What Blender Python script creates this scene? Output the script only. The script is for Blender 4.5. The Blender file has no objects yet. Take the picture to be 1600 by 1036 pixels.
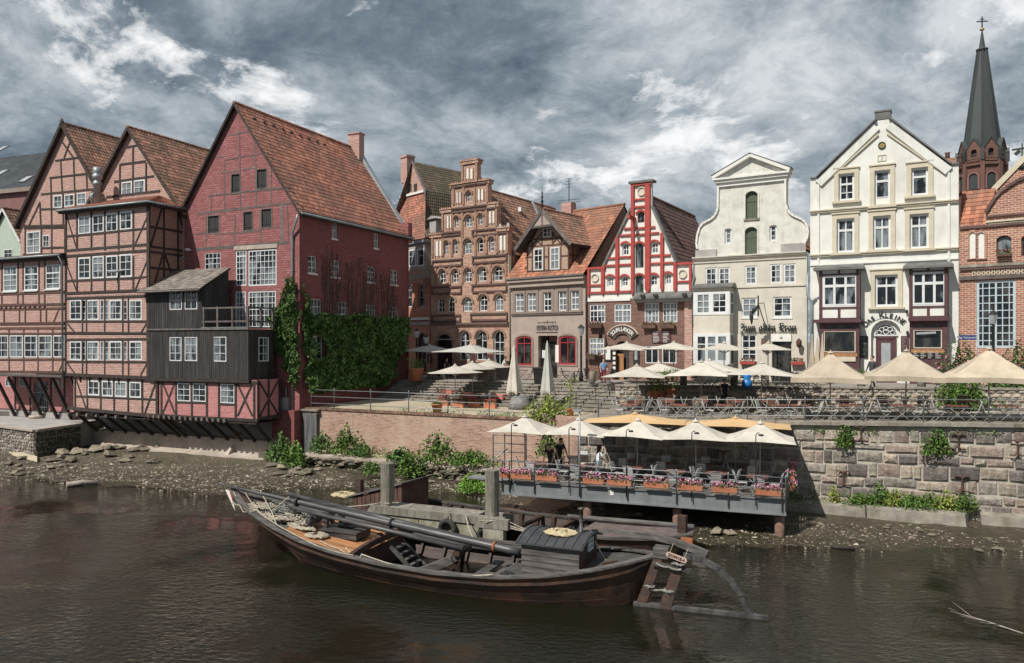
import bpy, math, random
import numpy as np
from mathutils import Vector as V, Matrix, noise
from mathutils.geometry import tessellate_polygon
sc = bpy.context.scene
col = sc.collection
RD = random.Random(11)
PI = math.pi
rad = math.radians
# ------------------------------------------------------------------ camera
H, F, CX, HY = 7.9,1200.0,800.0,533.0
cd = bpy.data.cameras.new('camera')
cam = bpy.data.objects.new('camera', cd)
col.objects.link(cam)
cam.location = (0,0, H)
cam.rotation_euler = (rad(90),0,0)
cd.sensor_width = 36.0
cd.lens = 27.0
cd.shift_y = 15.0 / 1600.0
cd.clip_start = 0.1
cd.clip_end = 2000.0
sc.camera = cam
sc.view_settings.view_transform = 'Standard'
sc.view_settings.look = 'None'
sc.view_settings.exposure = 0.16
sc.view_settings.gamma = 1.0
sc.view_settings.use_curve_mapping = False
sc.cycles.max_bounces = 6
sc.cycles.transparent_max_bounces = 12
sc.cycles.caustics_reflective = False
sc.cycles.caustics_refractive = False
# ------------------------------------------------------------------ sun and sky
SUN_DIR = V((-0.46,-0.455,0.762)).normalized()      # towards the sun
sl = bpy.data.lights.new('sun', 'SUN')
sl.energy = 4.3
sl.angle = rad(0.5)
sl.color = (1.0,0.95,0.87)
so = bpy.data.objects.new('sun', sl)
col.objects.link(so)
so.location = (-30,-30,60)
so.rotation_euler = SUN_DIR.to_track_quat('Z', 'Y').to_euler()
world = bpy.data.worlds.new("World")
sc.world = world
world.use_nodes = True
nt = world.node_tree
for n in list(nt.nodes):
 nt.nodes.remove(n)
class NT:
 """small node helper"""
 def __init__(s, tree):
  s.t = tree
 def n(s, typ, **kw):
  nd = s.t.nodes.new(typ)
  ins = kw.pop('ins', {})
  for k, v in kw.items():
   setattr(nd, k, v)
  for k, v in ins.items():
   if isinstance(v, bpy.types.NodeSocket):
    s.t.links.new(v, nd.inputs[k])
   else:
    nd.inputs[k].default_value = v
  return nd
 def math(s, op, a, b=0.0, c=None, clamp=False):
  ins = {0: a,1: b}
  if c is not None:
   ins[2] = c
  return s.n('ShaderNodeMath', operation=op, use_clamp=clamp, ins=ins).outputs[0]
 def ramp(s, fac, stops, interp='LINEAR'):
  nd = s.n('ShaderNodeValToRGB', ins={0: fac})
  cr = nd.color_ramp
  cr.interpolation = interp
  while len(cr.elements) > 1:
   cr.elements.remove(cr.elements[-1])
  cr.elements[0].position = stops[0][0]
  cr.elements[0].color = c4(stops[0][1])
  for p, c in stops[1:]:
   e = cr.elements.new(p)
   e.color = c4(c)
  return nd.outputs[0]
 def mix(s, fac, a, b, mode='MIX'):
  nd = s.n('ShaderNodeMix', data_type='RGBA', blend_type=mode)
  for i, v in ((0, fac),(6, a),(7, b)):
   if isinstance(v, bpy.types.NodeSocket):
    s.t.links.new(v, nd.inputs[i])
   else:
    nd.inputs[i].default_value = c4(v) if i else v
  return nd.outputs[2]
 def noise(s, vec, scale, detail=3, rough=0.55, dist=0.0, out=0):
  ins = {'Scale': scale, 'Detail': detail, 'Roughness': rough, 'Distortion': dist}
  if vec is not None:
   ins['Vector'] = vec
  return s.n('ShaderNodeTexNoise', ins=ins).outputs[out]
def c4(c):
 if isinstance(c,(int, float)):
  return (c, c, c,1)
 return tuple(c) + ((1,) if len(c) == 3 else ())
w = NT(nt)
sky = w.n('ShaderNodeTexSky', sky_type='NISHITA')
sky.sun_disc = False
sky.sun_elevation = math.asin(SUN_DIR.z)
sky.sun_rotation = math.atan2(SUN_DIR.x, SUN_DIR.y)
tc = w.n('ShaderNodeTexCoord').outputs['Generated']
sep = w.n('ShaderNodeSeparateXYZ', ins={0: tc})
zz = w.math('ADD', w.math('MAXIMUM', sep.outputs[2],0.0),0.34)
px_ = w.math('DIVIDE', sep.outputs[0], zz)
py_ = w.math('DIVIDE', sep.outputs[1], zz)
cv = w.n('ShaderNodeCombineXYZ', ins={0: px_,1: py_,2: 4.2}).outputs[0]
warp = w.noise(cv,1.6,4,0.5, out=1)
cvw = w.n('ShaderNodeVectorMath', operation='MULTIPLY_ADD', ins={0: warp,1: (0.32,0.32,0.32),2: cv}).outputs[0]
big = w.noise(cvw,1.25,12,0.63,0.0)
fine = w.noise(cvw,4.2,12,0.70,0.1)
dens = w.math('ADD', w.math('MULTIPLY', big,0.62), w.math('MULTIPLY', fine,0.38))
base = w.ramp(dens, [(0.38,(0.60,0.63,0.66)),(0.44,(0.40,0.445,0.48)),(0.485,(0.27,0.318,0.36)),(0.53,(0.165,0.21,0.255)),(0.60,(0.085,0.117,0.155))])
puff = w.noise(cvw,2.9,14,0.64,0.0)
hi = w.math('SUBTRACT', puff, w.math('MULTIPLY', big,0.35))
cloud = w.mix(w.ramp(hi, [(0.385,0.0),(0.43,0.6),(0.48,1.0)]), base,(0.86,0.87,0.88))
gapn = w.noise(cv,2.3,6,0.6,0.4)
gap = w.ramp(gapn, [(0.62,0.0),(0.72,0.35)])
cb = w.n('ShaderNodeBackground', ins={0: cloud,1: 1.0}).outputs[0]
sb = w.n('ShaderNodeBackground', ins={0: sky.outputs[0],1: 0.06}).outputs[0]
ms = w.n('ShaderNodeMixShader', ins={0: gap,1: cb,2: sb}).outputs[0]
w.n('ShaderNodeOutputWorld', ins={0: ms})
# ------------------------------------------------------------------ materials
MATS = {}
def mat(name, c1, c2=None, scale=2.0, rough=0.8, bump=0.0, bscale=None, metal=0.0, spec=0.5, stretch=(1,1,1), rnd=0.0, orand=0.0, dirt=None, dscale=0.4, lo=0.35, hi=0.65, detail=4, emit=None):
 """procedural surface: two tones by noise, per-piece brightness (rnd attribute / object random), patchy dirt, relief"""
 m = bpy.data.materials.new(name)
 m.use_nodes = True
 t = NT(m.node_tree)
 for n in list(m.node_tree.nodes):
  m.node_tree.nodes.remove(n)
 tcn = t.n('ShaderNodeTexCoord').outputs['Object']
 vec = t.n('ShaderNodeMapping', ins={0: tcn,3: stretch}).outputs[0]
 base = c4(c1)
 cs = None
 if c2 is not None:
  f = t.noise(vec, scale, detail,0.6)
  cs = t.ramp(f, [(lo, c1),(hi, c2)])
 else:
  cs = t.ramp(t.noise(vec, scale, detail), [(0.3, [x * 0.85 for x in c1]),(0.7, [min(1, x * 1.12) for x in c1])])
 if dirt is not None:
  f2 = t.noise(tcn, dscale,6,0.65,0.3)
  f3 = t.noise(t.n('ShaderNodeMapping', ins={0: tcn,3: (2.6,2.6,0.22)}).outputs[0],1.3,5,0.7)
  f2 = t.math('ADD', t.math('MULTIPLY', f2,0.6), t.math('MULTIPLY', f3,0.42))
  cs = t.mix(t.ramp(f2, [(0.48,0.0),(0.68,0.85)]), cs, dirt)
 if rnd or orand:
  v = 1.0
  if rnd:
   a = t.n('ShaderNodeAttribute', attribute_name='rnd').outputs['Fac']
   v = t.math('MULTIPLY_ADD', a, rnd * 2,1 - rnd)
  if orand:
   o = t.n('ShaderNodeObjectInfo').outputs['Random']
   v2 = t.math('MULTIPLY_ADD', o, orand * 2,1 - orand)
   v = t.math('MULTIPLY', v, v2) if rnd else v2
  cs = t.mix(1.0, cs, t.n('ShaderNodeCombineColor', ins={0: v,1: v,2: v}).outputs[0], 'MULTIPLY')
 b = t.n('ShaderNodeBsdfPrincipled', ins={'Base Color': cs, 'Roughness': rough, 'Metallic': metal, 'Specular IOR Level': spec})
 if bump:
  hgt = t.noise(vec, bscale or scale * 4,5,0.6)
  bn = t.n('ShaderNodeBump', ins={'Strength': 1.0, 'Distance': bump, 'Height': hgt}).outputs[0]
  m.node_tree.links.new(bn, b.inputs['Normal'])
 t.n('ShaderNodeOutputMaterial', ins={0: b.outputs[0]})
 MATS[name] = m
 return m
def brick_mat(name, c1, c2, mortar, bw=0.26, bh=0.085, ms=0.012, patch=None, pamt=0.5, rough=0.9, pscale=0.35):
 m = bpy.data.materials.new(name)
 m.use_nodes = True
 t = NT(m.node_tree)
 for n in list(m.node_tree.nodes):
  m.node_tree.nodes.remove(n)
 tcn = t.n('ShaderNodeTexCoord').outputs['Object']
 s = t.n('ShaderNodeSeparateXYZ', ins={0: tcn})
 xy = t.math('ADD', s.outputs[0], s.outputs[1])
 vec = t.n('ShaderNodeCombineXYZ', ins={0: xy,1: s.outputs[2],2: 0.0}).outputs[0]
 bt = t.n('ShaderNodeTexBrick', ins={'Vector': vec, 'Color1': c4(c1), 'Color2': c4(c2), 'Mortar': c4(mortar), 'Scale': 1.0, 'Mortar Size': ms, 'Mortar Smooth': 0.2, 'Bias': 0.0, 'Brick Width': bw, 'Row Height': bh})
 cs = bt.outputs[0]
 f = t.noise(t.n('ShaderNodeMapping', ins={0: tcn,3: (1.0,1.0,5.5)}).outputs[0],1.5,6,0.75)
 cs = t.mix(0.75, cs, t.ramp(f, [(0.3,0.60),(0.7,1.3)]), 'MULTIPLY')
 if patch is not None:
  f2 = t.noise(tcn, pscale,7,0.7,0.4)
  f3 = t.noise(t.n('ShaderNodeMapping', ins={0: tcn,3: (2.0,2.0,0.2)}).outputs[0],1.2,5,0.7)
  f2 = t.math('ADD', t.math('MULTIPLY', f2,0.68), t.math('MULTIPLY', f3,0.34))
  cs = t.mix(t.ramp(f2, [(0.45,0.0),(0.68, pamt)]), cs, patch)
 bn = t.n('ShaderNodeBump', ins={'Strength': 0.6, 'Distance': 0.012, 'Height': t.math('SUBTRACT',1.0, bt.outputs[1])}).outputs[0]
 b = t.n('ShaderNodeBsdfPrincipled', ins={'Base Color': cs, 'Roughness': rough, 'Normal': bn, 'Specular IOR Level': 0.25})
 t.n('ShaderNodeOutputMaterial', ins={0: b.outputs[0]})
 MATS[name] = m
 return m
def roof_mat(name, c1, c2, moss, mamt, mscale=0.35):
 m = mat(name, c1, c2, scale=0.9, rough=0.85, bump=0.01, bscale=14, rnd=0.38, dirt=None)
 t = NT(m.node_tree)
 b = [n for n in m.node_tree.nodes if n.type == 'BSDF_PRINCIPLED'][0]
 src = b.inputs['Base Color'].links[0].from_socket
 tcn = t.n('ShaderNodeTexCoord').outputs['Object']
 f = t.noise(tcn, mscale,8,0.72,0.3)
 f2 = t.noise(tcn,3.5,4,0.7)
 ff = t.math('ADD', t.math('MULTIPLY', f,0.7), t.math('MULTIPLY', f2,0.3))
 cs = t.mix(t.ramp(ff, [(0.44,0.0),(0.60, mamt)]), src, moss)
 m.node_tree.links.new(cs, b.inputs['Base Color'])
 return m
def glass_mat(name, dark=(0.012,0.015,0.018), light=(0.22,0.25,0.27)):
 """window glass seen by day: dark room behind, pale curtains here and there, sky in the gloss"""
 m = bpy.data.materials.new(name)
 m.use_nodes = True
 t = NT(m.node_tree)
 for n in list(m.node_tree.nodes):
  m.node_tree.nodes.remove(n)
 tcn = t.n('ShaderNodeTexCoord').outputs['Object']
 o = t.n('ShaderNodeObjectInfo').outputs['Random']
 off = t.n('ShaderNodeVectorMath', operation='MULTIPLY_ADD', ins={0: tcn,1: (1.6,1.6,0.6),2: t.n('ShaderNodeCombineXYZ', ins={0: t.math('MULTIPLY', o,57.0),1: t.math('MULTIPLY', o,31.0),2: 0.0}).outputs[0]}).outputs[0]
 f = t.noise(off,1.0,3,0.5)
 cs = t.ramp(t.math('MULTIPLY_ADD', o,0.16, t.math('SUBTRACT', f,0.08)), [(0.46, dark),(0.50, [v * .35 for v in light]),(0.60, light)])
 wob = t.noise(tcn,1.2,2,0.5)
 bn = t.n('ShaderNodeBump', ins={'Strength': 0.9, 'Distance': 0.04, 'Height': wob}).outputs[0]
 b = t.n('ShaderNodeBsdfPrincipled', ins={'Base Color': cs, 'Roughness': 0.06, 'Normal': bn, 'Specular IOR Level': 0.7, 'IOR': 1.5})
 t.n('ShaderNodeOutputMaterial', ins={0: b.outputs[0]})
 MATS[name] = m
 return m
white_frame = mat('white_paint',(0.62,0.64,0.64),(0.74,0.75,0.75),3,0.45)
glass = glass_mat('window_glass')
dark_glass = glass_mat('shop_glass', light=(0.06,0.06,0.055))
timber = mat('dark_timber',(0.022,0.016,0.014),(0.060,0.045,0.038),3,0.85,0.006,30, stretch=(1,1,1), orand=0.3)
brown_timber = mat('brown_timber',(0.075,0.038,0.030),(0.12,0.065,0.05),3,0.8,0.005,30, orand=0.25)
grey_timber = mat('grey_timber',(0.10,0.085,0.08),(0.17,0.145,0.135),3,0.9,0.006,25, orand=0.3)
brick_pink = brick_mat('pink_brick',(0.34,0.135,0.108),(0.50,0.26,0.21),(0.58,0.50,0.45), bh=0.12, ms=0.02, patch=(0.50,0.30,0.24), pamt=0.45)
brick_dark = brick_mat('side_brick',(0.30,0.13,0.09),(0.38,0.19,0.14),(0.42,0.36,0.3), patch=(0.24,0.13,0.1))
brick_red_paint = brick_mat('red_painted_brick',(0.31,0.115,0.115),(0.44,0.19,0.185),(0.22,0.095,0.095), bw=0.32, bh=0.15, ms=0.022, patch=(0.23,0.09,0.088), pamt=0.85)
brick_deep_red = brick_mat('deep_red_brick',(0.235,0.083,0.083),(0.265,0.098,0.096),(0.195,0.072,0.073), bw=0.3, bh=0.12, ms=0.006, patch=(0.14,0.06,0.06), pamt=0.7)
brick_brown = brick_mat('brown_brick',(0.26,0.125,0.085),(0.42,0.23,0.16),(0.46,0.39,0.32), patch=(0.20,0.12,0.09), pamt=0.5)
brick_gothic = brick_mat('gothic_brick',(0.34,0.155,0.10),(0.54,0.31,0.22),(0.58,0.50,0.42), bw=0.3, bh=0.11, ms=0.018, patch=(0.26,0.16,0.12), pamt=0.6, pscale=0.5)
brick_purple = brick_mat('purple_brown_brick',(0.16,0.075,0.055),(0.27,0.14,0.11),(0.26,0.2,0.17), patch=(0.15,0.10,0.09))
brick_right = brick_mat('orange_brick',(0.33,0.11,0.065),(0.47,0.21,0.13),(0.60,0.52,0.44), bw=0.32, bh=0.12, ms=0.02, patch=(0.28,0.13,0.1))
brick_quay = brick_mat('river_wall_brick',(0.26,0.125,0.095),(0.46,0.26,0.19),(0.52,0.44,0.37), bw=0.26, bh=0.09, ms=0.014, patch=(0.52,0.40,0.31), pamt=0.9, pscale=0.45)
tile_red = roof_mat('red_pantiles',(0.31,0.12,0.08),(0.41,0.18,0.122),(0.16,0.10,0.075),0.8,0.3)
tile_moss = roof_mat('mossy_pantiles',(0.25,0.125,0.088),(0.35,0.185,0.125),(0.085,0.073,0.052),0.95,0.28)
tile_dark = roof_mat('dark_brown_pantiles',(0.11,0.065,0.058),(0.17,0.10,0.085),(0.08,0.06,0.055),0.8)
tile_green = roof_mat('green_mossy_pantiles',(0.10,0.075,0.05),(0.16,0.11,0.075),(0.065,0.07,0.045),0.9)
tile_orange = roof_mat('orange_pantiles',(0.35,0.135,0.08),(0.44,0.19,0.115),(0.2,0.12,0.085),0.75)
slate = roof_mat('blue_slate',(0.035,0.042,0.05),(0.06,0.07,0.08),(0.03,0.035,0.04),0.6)
cream = mat('cream_render',(0.70,0.70,0.655),(0.77,0.77,0.73),1.2,0.9,0.004,20, dirt=(0.56,0.555,0.51), dscale=0.5)
beige = mat('beige_render',(0.57,0.53,0.45),(0.65,0.61,0.53),1.5,0.9,0.006,20, dirt=(0.46,0.43,0.37), dscale=0.6)
old_white = mat('weathered_white_render',(0.62,0.61,0.56),(0.72,0.71,0.65),2.0,0.9,0.015,12, dirt=(0.42,0.41,0.37), dscale=1.5)
trim_white = mat('white_trim',(0.70,0.69,0.64),(0.78,0.77,0.72),2.5,0.8)
trim_beige = mat('beige_stone_trim',(0.54,0.485,0.365),(0.62,0.565,0.445),2.5,0.85)
taupe = mat('taupe_render',(0.36,0.29,0.255),(0.42,0.345,0.30),1.5,0.9,0.004,20, dirt=(0.32,0.26,0.23), dscale=0.5)
taupe_dark = mat('taupe_trim',(0.24,0.19,0.165),(0.29,0.235,0.2),1.5,0.9)
red_trim = mat('red_painted_trim',(0.36,0.045,0.038),(0.46,0.075,0.06),3,0.7, dirt=(0.28,0.05,0.04), dscale=1.5)
red_frame = mat('red_window_frame',(0.34,0.035,0.045),(0.40,0.05,0.06),3,0.5)
maroon = mat('maroon_paint',(0.075,0.030,0.035),(0.10,0.045,0.05),3,0.6)
green_door = mat('green_wood',(0.075,0.095,0.065),(0.11,0.13,0.09),4,0.7, stretch=(6,6,1))
concrete = mat('concrete',(0.36,0.31,0.26),(0.50,0.43,0.37),1.2,0.95,0.02,8, dirt=(0.28,0.22,0.18), dscale=0.35)
grey_stone = mat('grey_stone',(0.22,0.20,0.17),(0.36,0.33,0.28),2.0,0.95,0.02,10, dirt=(0.14,0.12,0.08), dscale=0.8)
mossy_stone = mat('mossy_stone',(0.07,0.075,0.04),(0.15,0.14,0.10),1.5,0.95,0.03,6, orand=0.3)
plaster_grey = mat('grey_plaster',(0.30,0.28,0.27),(0.42,0.40,0.38),0.9,0.95,0.01,8)
black_board = mat('black_boards',(0.022,0.019,0.019),(0.055,0.050,0.048),1.0,0.75,0.008,20, stretch=(5,5,0.6), rnd=0.35)
steel = mat('galvanised_steel',(0.26,0.28,0.29),(0.36,0.38,0.39),3,0.5, metal=0.5)
pipe_m = mat('zinc_pipe',(0.22,0.26,0.27),(0.34,0.38,0.39),2,0.5, metal=0.4)
dark_metal = mat('dark_iron',(0.02,0.022,0.022),(0.04,0.042,0.042),4,0.55, metal=0.3)
girder_m = mat('grey_girder_paint',(0.17,0.19,0.20),(0.23,0.25,0.26),1.0,0.55, dirt=(0.14,0.14,0.14), dscale=1.5)
lead = mat('lead_sheet',(0.10,0.10,0.10),(0.18,0.18,0.17),2,0.7)
zinc_pale = mat('pale_zinc',(0.30,0.33,0.34),(0.42,0.45,0.46),1.5,0.5, metal=0.2)
shutter_m = mat('black_shutter',(0.02,0.018,0.02),(0.05,0.045,0.045),2,0.8, stretch=(8,8,0.6))
# ------------------------------------------------------------------ mesh building
class MB:
 def __init__(s):
  s.v = []
  s.f = []
  s.r = []
  s.mi = []
  s.sm = []
 def face(s, idx, r=0.5, mi=0, sm=False):
  s.f.append(idx)
  s.r.append(r)
  s.mi.append(mi)
  s.sm.append(sm)
 def quad(s, a, b, c, d, r=0.5, mi=0, sm=False):
  n = len(s.v)
  s.v += [tuple(a), tuple(b), tuple(c), tuple(d)]
  s.face((n, n + 1, n + 2, n + 3), r, mi, sm)
  return s
 def hexa(s, p, r=0.5, mi=0):
  """8 corners: bottom loop 0-3, top loop 4-7"""
  n = len(s.v)
  s.v += [tuple(x) for x in p]
  for q in ((3,2,1,0),(4,5,6,7),(0,1,5,4),(1,2,6,5),(2,3,7,6),(3,0,4,7)):
   s.face(tuple(n + k for k in q), r, mi)
  return s
 def box(s, x0, x1, y0, y1, z0, z1, r=0.5, mi=0):
  return s.hexa([(x0, y0, z0),(x1, y0, z0),(x1, y1, z0),(x0, y1, z0),(x0, y0, z1),(x1, y0, z1),(x1, y1, z1),(x0, y1, z1)], r, mi)
 def bar(s, p0, p1, wx, wy, up=(0,0,1), r=0.5, mi=0, taper=1.0):
  """rectangular bar from p0 to p1; wx across, wy along up"""
  p0, p1 = V(p0), V(p1)
  d = (p1 - p0)
  if d.length < 1e-6:
   return s
  d.normalize()
  up = V(up)
  if abs(d.dot(up)) > 0.98:
   up = V((1,0,0)) if abs(d.x) < 0.9 else V((0,1,0))
  x = d.cross(up).normalized()
  y = x.cross(d).normalized()
  P = []
  for q, k in ((p0,1.0),(p1, taper)):
   for sx, sy in ((-1,-1),(1,-1),(1,1),(-1,1)):
    P.append(q + x * (sx * wx * k / 2) + y * (sy * wy * k / 2))
  return s.hexa(P, r, mi)
 def tube(s, pts, rr, n=8, cap=True, r=0.5, mi=0, sm=True):
  """tube through points, rr radius or list"""
  pts = [V(p) for p in pts]
  if not isinstance(rr,(list, tuple)):
   rr = [rr] * len(pts)
  base = len(s.v)
  ref = None
  for i, p in enumerate(pts):
   d = (pts[min(i + 1, len(pts) - 1)] - pts[max(i - 1,0)])
   if d.length < 1e-9:
    d = V((0,0,1))
   d.normalize()
   if ref is None:
    ref = V((0,0,1)) if abs(d.z) < 0.9 else V((1,0,0))
   x = d.cross(ref).normalized()
   y = x.cross(d).normalized()
   ref = y
   for k in range(n):
    a = 2 * PI * k / n
    s.v.append(tuple(p + x * (math.cos(a) * rr[i]) + y * (math.sin(a) * rr[i])))
  for i in range(len(pts) - 1):
   for k in range(n):
    k2 = (k + 1) % n
    s.face((base + i * n + k, base + i * n + k2, base + (i + 1) * n + k2, base + (i + 1) * n + k), r, mi, sm)
  if cap:
   s.face(tuple(base + k for k in range(n))[::-1], r, mi)
   s.face(tuple(base + (len(pts) - 1) * n + k for k in range(n)), r, mi)
  return s
 def slab(s, outer, holes, y0, y1, r=0.5, mi=0):
  """polygon with holes in (x,z), extruded y0..y1"""
  loops = [outer] + list(holes)
  tris = tessellate_polygon([[V((p[0], p[1],0)) for p in L] for L in loops])
  flat = [p for L in loops for p in L]
  n = len(s.v)
  N = len(flat)
  s.v += [(p[0], y0, p[1]) for p in flat] + [(p[0], y1, p[1]) for p in flat]
  for t in tris:
   s.face(tuple(n + k for k in t), r, mi)
   s.face(tuple(n + N + k for k in t)[::-1], r, mi)
  o = 0
  for L in loops:
   m = len(L)
   for k in range(m):
    k2 = (k + 1) % m
    s.face((n + o + k, n + o + k2, n + N + o + k2, n + N + o + k), r, mi)
   o += m
  return s
 def slabz(s, outer, z0, z1, holes=(), r=0.5, mi=0):
  """polygon in (x,y) extruded z0..z1; z may be functions of (x,y)"""
  fz0 = z0 if callable(z0) else (lambda x, y: z0)
  fz1 = z1 if callable(z1) else (lambda x, y: z1)
  loops = [outer] + list(holes)
  tris = tessellate_polygon([[V((p[0], p[1],0)) for p in L] for L in loops])
  flat = [p for L in loops for p in L]
  n = len(s.v)
  N = len(flat)
  s.v += [(p[0], p[1], fz0(*p[:2])) for p in flat] + [(p[0], p[1], fz1(*p[:2])) for p in flat]
  for t in tris:
   s.face(tuple(n + k for k in t)[::-1], r, mi)
   s.face(tuple(n + N + k for k in t), r, mi)
  o = 0
  for L in loops:
   m = len(L)
   for k in range(m):
    k2 = (k + 1) % m
    s.face((n + o + k, n + o + k2, n + N + o + k2, n + N + o + k), r, mi)
   o += m
  return s
 def lathe(s, prof, n=12, c=(0,0), r=0.5, mi=0, sm=True):
  base = len(s.v)
  for (rr, z) in prof:
   for k in range(n):
    a = 2 * PI * k / n
    s.v.append((c[0] + rr * math.cos(a), c[1] + rr * math.sin(a), z))
  for i in range(len(prof) - 1):
   for k in range(n):
    k2 = (k + 1) % n
    s.face((base + i * n + k, base + i * n + k2, base + (i + 1) * n + k2, base + (i + 1) * n + k), r, mi, sm)
  s.face(tuple(base + k for k in range(n))[::-1], r, mi)
  s.face(tuple(base + (len(prof) - 1) * n + k for k in range(n)), r, mi)
  return s
 def mesh(s, name, mats):
  me = bpy.data.meshes.new(name)
  me.from_pydata(s.v, [], s.f)
  me.attributes.new('rnd', 'FLOAT', 'FACE').data.foreach_set('value', s.r)
  if not isinstance(mats,(list, tuple)):
   mats = [mats]
  for m in mats:
   me.materials.append(m)
  me.polygons.foreach_set('use_smooth', s.sm)
  me.polygons.foreach_set('material_index', s.mi)
  me.update()
  return me
WM = {}
def tag(o, label=None, cat=None, group=None, kind=None):
 if label:
  o['label'] = label
 if cat:
  o['category'] = cat
 if group:
  o['group'] = group
 if kind:
  o['kind'] = kind
 return o
def place(o, W, parent=None):
 """W: world matrix"""
 WM[o.name] = W
 if parent is not None:
  o.parent = parent
  o.matrix_basis = WM[parent.name].inverted() @ W
 else:
  o.matrix_basis = W
 return o
def obj(name, mb, m, parent=None, W=None, kind=None):
 me = mb.mesh(name, m) if isinstance(mb, MB) else mb
 o = bpy.data.objects.new(name, me)
 col.objects.link(o)
 if W is None:
  W = WM[parent.name].copy() if parent is not None else Matrix.Identity(4)
 place(o, W, parent)
 if kind:
  o['kind'] = kind
 return o
def thing(name, label, cat, W, group=None):
 o = bpy.data.objects.new(name, None)
 o.empty_display_size = 0.3
 col.objects.link(o)
 place(o, W)
 return tag(o, label, cat, group)
def TR(x, y, z=0, rz=0):
 return Matrix.Translation((x, y, z)) @ Matrix.Rotation(rz,4, 'Z')
def dup(root, W, label=None, group=None):
 r = root.copy()
 col.objects.link(r)
 place(r, W)
 if label:
  r['label'] = label
 if group:
  r['group'] = group
 for ch in list(root.children):
  c = ch.copy()
  col.objects.link(c)
  c.parent = r
  for g in ch.children:
   d = g.copy()
   col.objects.link(d)
   d.parent = c
 return r
def at(px, py, D):
 return V(((px - CX) / F * D, D, H - (py - HY) / F * D))
def onz(px, py, z):
 return at(px, py,(H - z) * F / (py - HY))
class Fr:
 """vertical plane frame: origin (X,Y), x axis u, y axis inwards, z absolute"""
 def __init__(s, X, Y, ux, uy):
  l = math.hypot(ux, uy)
  s.O = V((X, Y,0))
  s.u = V((ux / l, uy / l,0))
  s.n = V((-uy / l, ux / l,0))
  s.rz = math.atan2(uy, ux)
  s.W = Matrix.Translation(s.O) @ Matrix.Rotation(s.rz,4, 'Z')
 def at(s, px, py, b=0.0):
  d = V(((px - CX) / F,1,-(py - HY) / F))
  C = V((0,0, H))
  t = (b + (s.O - C).dot(s.n)) / d.dot(s.n)
  P = C + d * t
  return ((P - s.O).dot(s.u), P.z)
 def rect(s, r, b=0.0):
  x0, y0, x1, y1 = r
  yc, xc = (y0 + y1) / 2,(x0 + x1) / 2
  return (s.at(x0, yc, b)[0], s.at(x1, yc, b)[0], s.at(xc, y1, b)[1], s.at(xc, y0, b)[1])
 def M(s, a=0, b=0, z=0):
  return s.W @ Matrix.Translation((a, b, z))
 def w(s, a, b, z):
  return s.W @ V((a, b, z))
def fr2(px0, D0, px1, D1):
 x0, x1 = (px0 - CX) / F * D0,(px1 - CX) / F * D1
 f = Fr(x0, D0, x1 - x0, D1 - D0)
 f.L = math.hypot(x1 - x0, D1 - D0)
 return f
def fvp(px, D, vpx):
 """frame whose origin is at column px, distance D, whose lines run to the vanishing column vpx on the left"""
 return Fr((px - CX) / F * D, D,(CX - vpx),-F)
def archpts(a0, a1, z0, z1, rise, n=8):
 """rectangle with an arched top of the given rise (z1 is the crown)"""
 if rise <= 0.001:
  return [(a0, z0),(a1, z0),(a1, z1),(a0, z1)]
 hw = (a1 - a0) / 2
 rise = min(rise, hw)
 c = (a0 + a1) / 2
 zs = z1 - rise
 Rr = (hw * hw + rise * rise) / (2 * rise)
 zc = z1 - Rr
 th = math.asin(min(1, hw / Rr))
 pts = [(a0, z0),(a1, z0)]
 for k in range(n + 1):
  t = th - 2 * th * k / n
  pts.append((c + Rr * math.sin(t), zc + Rr * math.cos(t)))
 return pts
def window(fr, root, r, cols=2, rows=(0.5,), b=0.0, arch=0.0, fm=None, gm=None, fw=0.06, mw=0.035, sill=False, px=True, depth=0.10, name='window', casement=False, sillm=None, thick=None):
 """a glazed window as a part: frame with bars, > pane, > sill"""
 a0, a1, z0, z1 = fr.rect(r, b) if px else r
 fm = fm or white_frame
 gm = gm or glass
 w_, h_ = a1 - a0, z1 - z0
 rise = arch * w_ / 2
 mb = MB()
 out = archpts(-w_ / 2, w_ / 2,0, h_, rise)
 inn = archpts(-w_ / 2 + fw, w_ / 2 - fw, fw, h_ - fw, max(0, rise - fw * 0.6) if rise else 0)
 mb.slab(out, [inn],0, depth * 0.8)
 for k in range(1, cols):
  x = -w_ / 2 + w_ * k / cols
  ww = mw * (1.9 if (casement and cols % 2 == 0 and k == cols // 2) else 1)
  mb.box(x - ww / 2, x + ww / 2,0.012,0.05, fw * 0.9, h_ - fw * 0.9 - (rise * abs(x) / (w_ / 2) * 0.5))
 for q in rows:
  t = thick if (thick and q == rows[-1]) else mw
  zq = h_ * q
  ww = w_ / 2 - fw * 0.9
  if rise and zq > h_ - rise:
   ww *= 0.75
  mb.box(-ww, ww,0.009,0.053, zq - t / 2, zq + t / 2)
 W = fr.M((a0 + a1) / 2, b, z0)
 o = obj(name, mb, fm, root, W)
 g = MB()
 g.slab(inn, [], depth * 0.5, depth * 0.5 + 0.02)
 obj('pane', g, gm, o, W)
 if sill:
  q = MB().box(-w_ / 2 - 0.06, w_ / 2 + 0.06,-0.10,0.02,-0.10,-0.004)
  obj('sill', q, sillm or fm, o, W)
 return (a0, a1, z0, z1, rise)
def hole(w, m=0.0):
 a0, a1, z0, z1, rise = w
 return archpts(a0 - m, a1 + m, z0 - m, z1 + m, rise)
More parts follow.
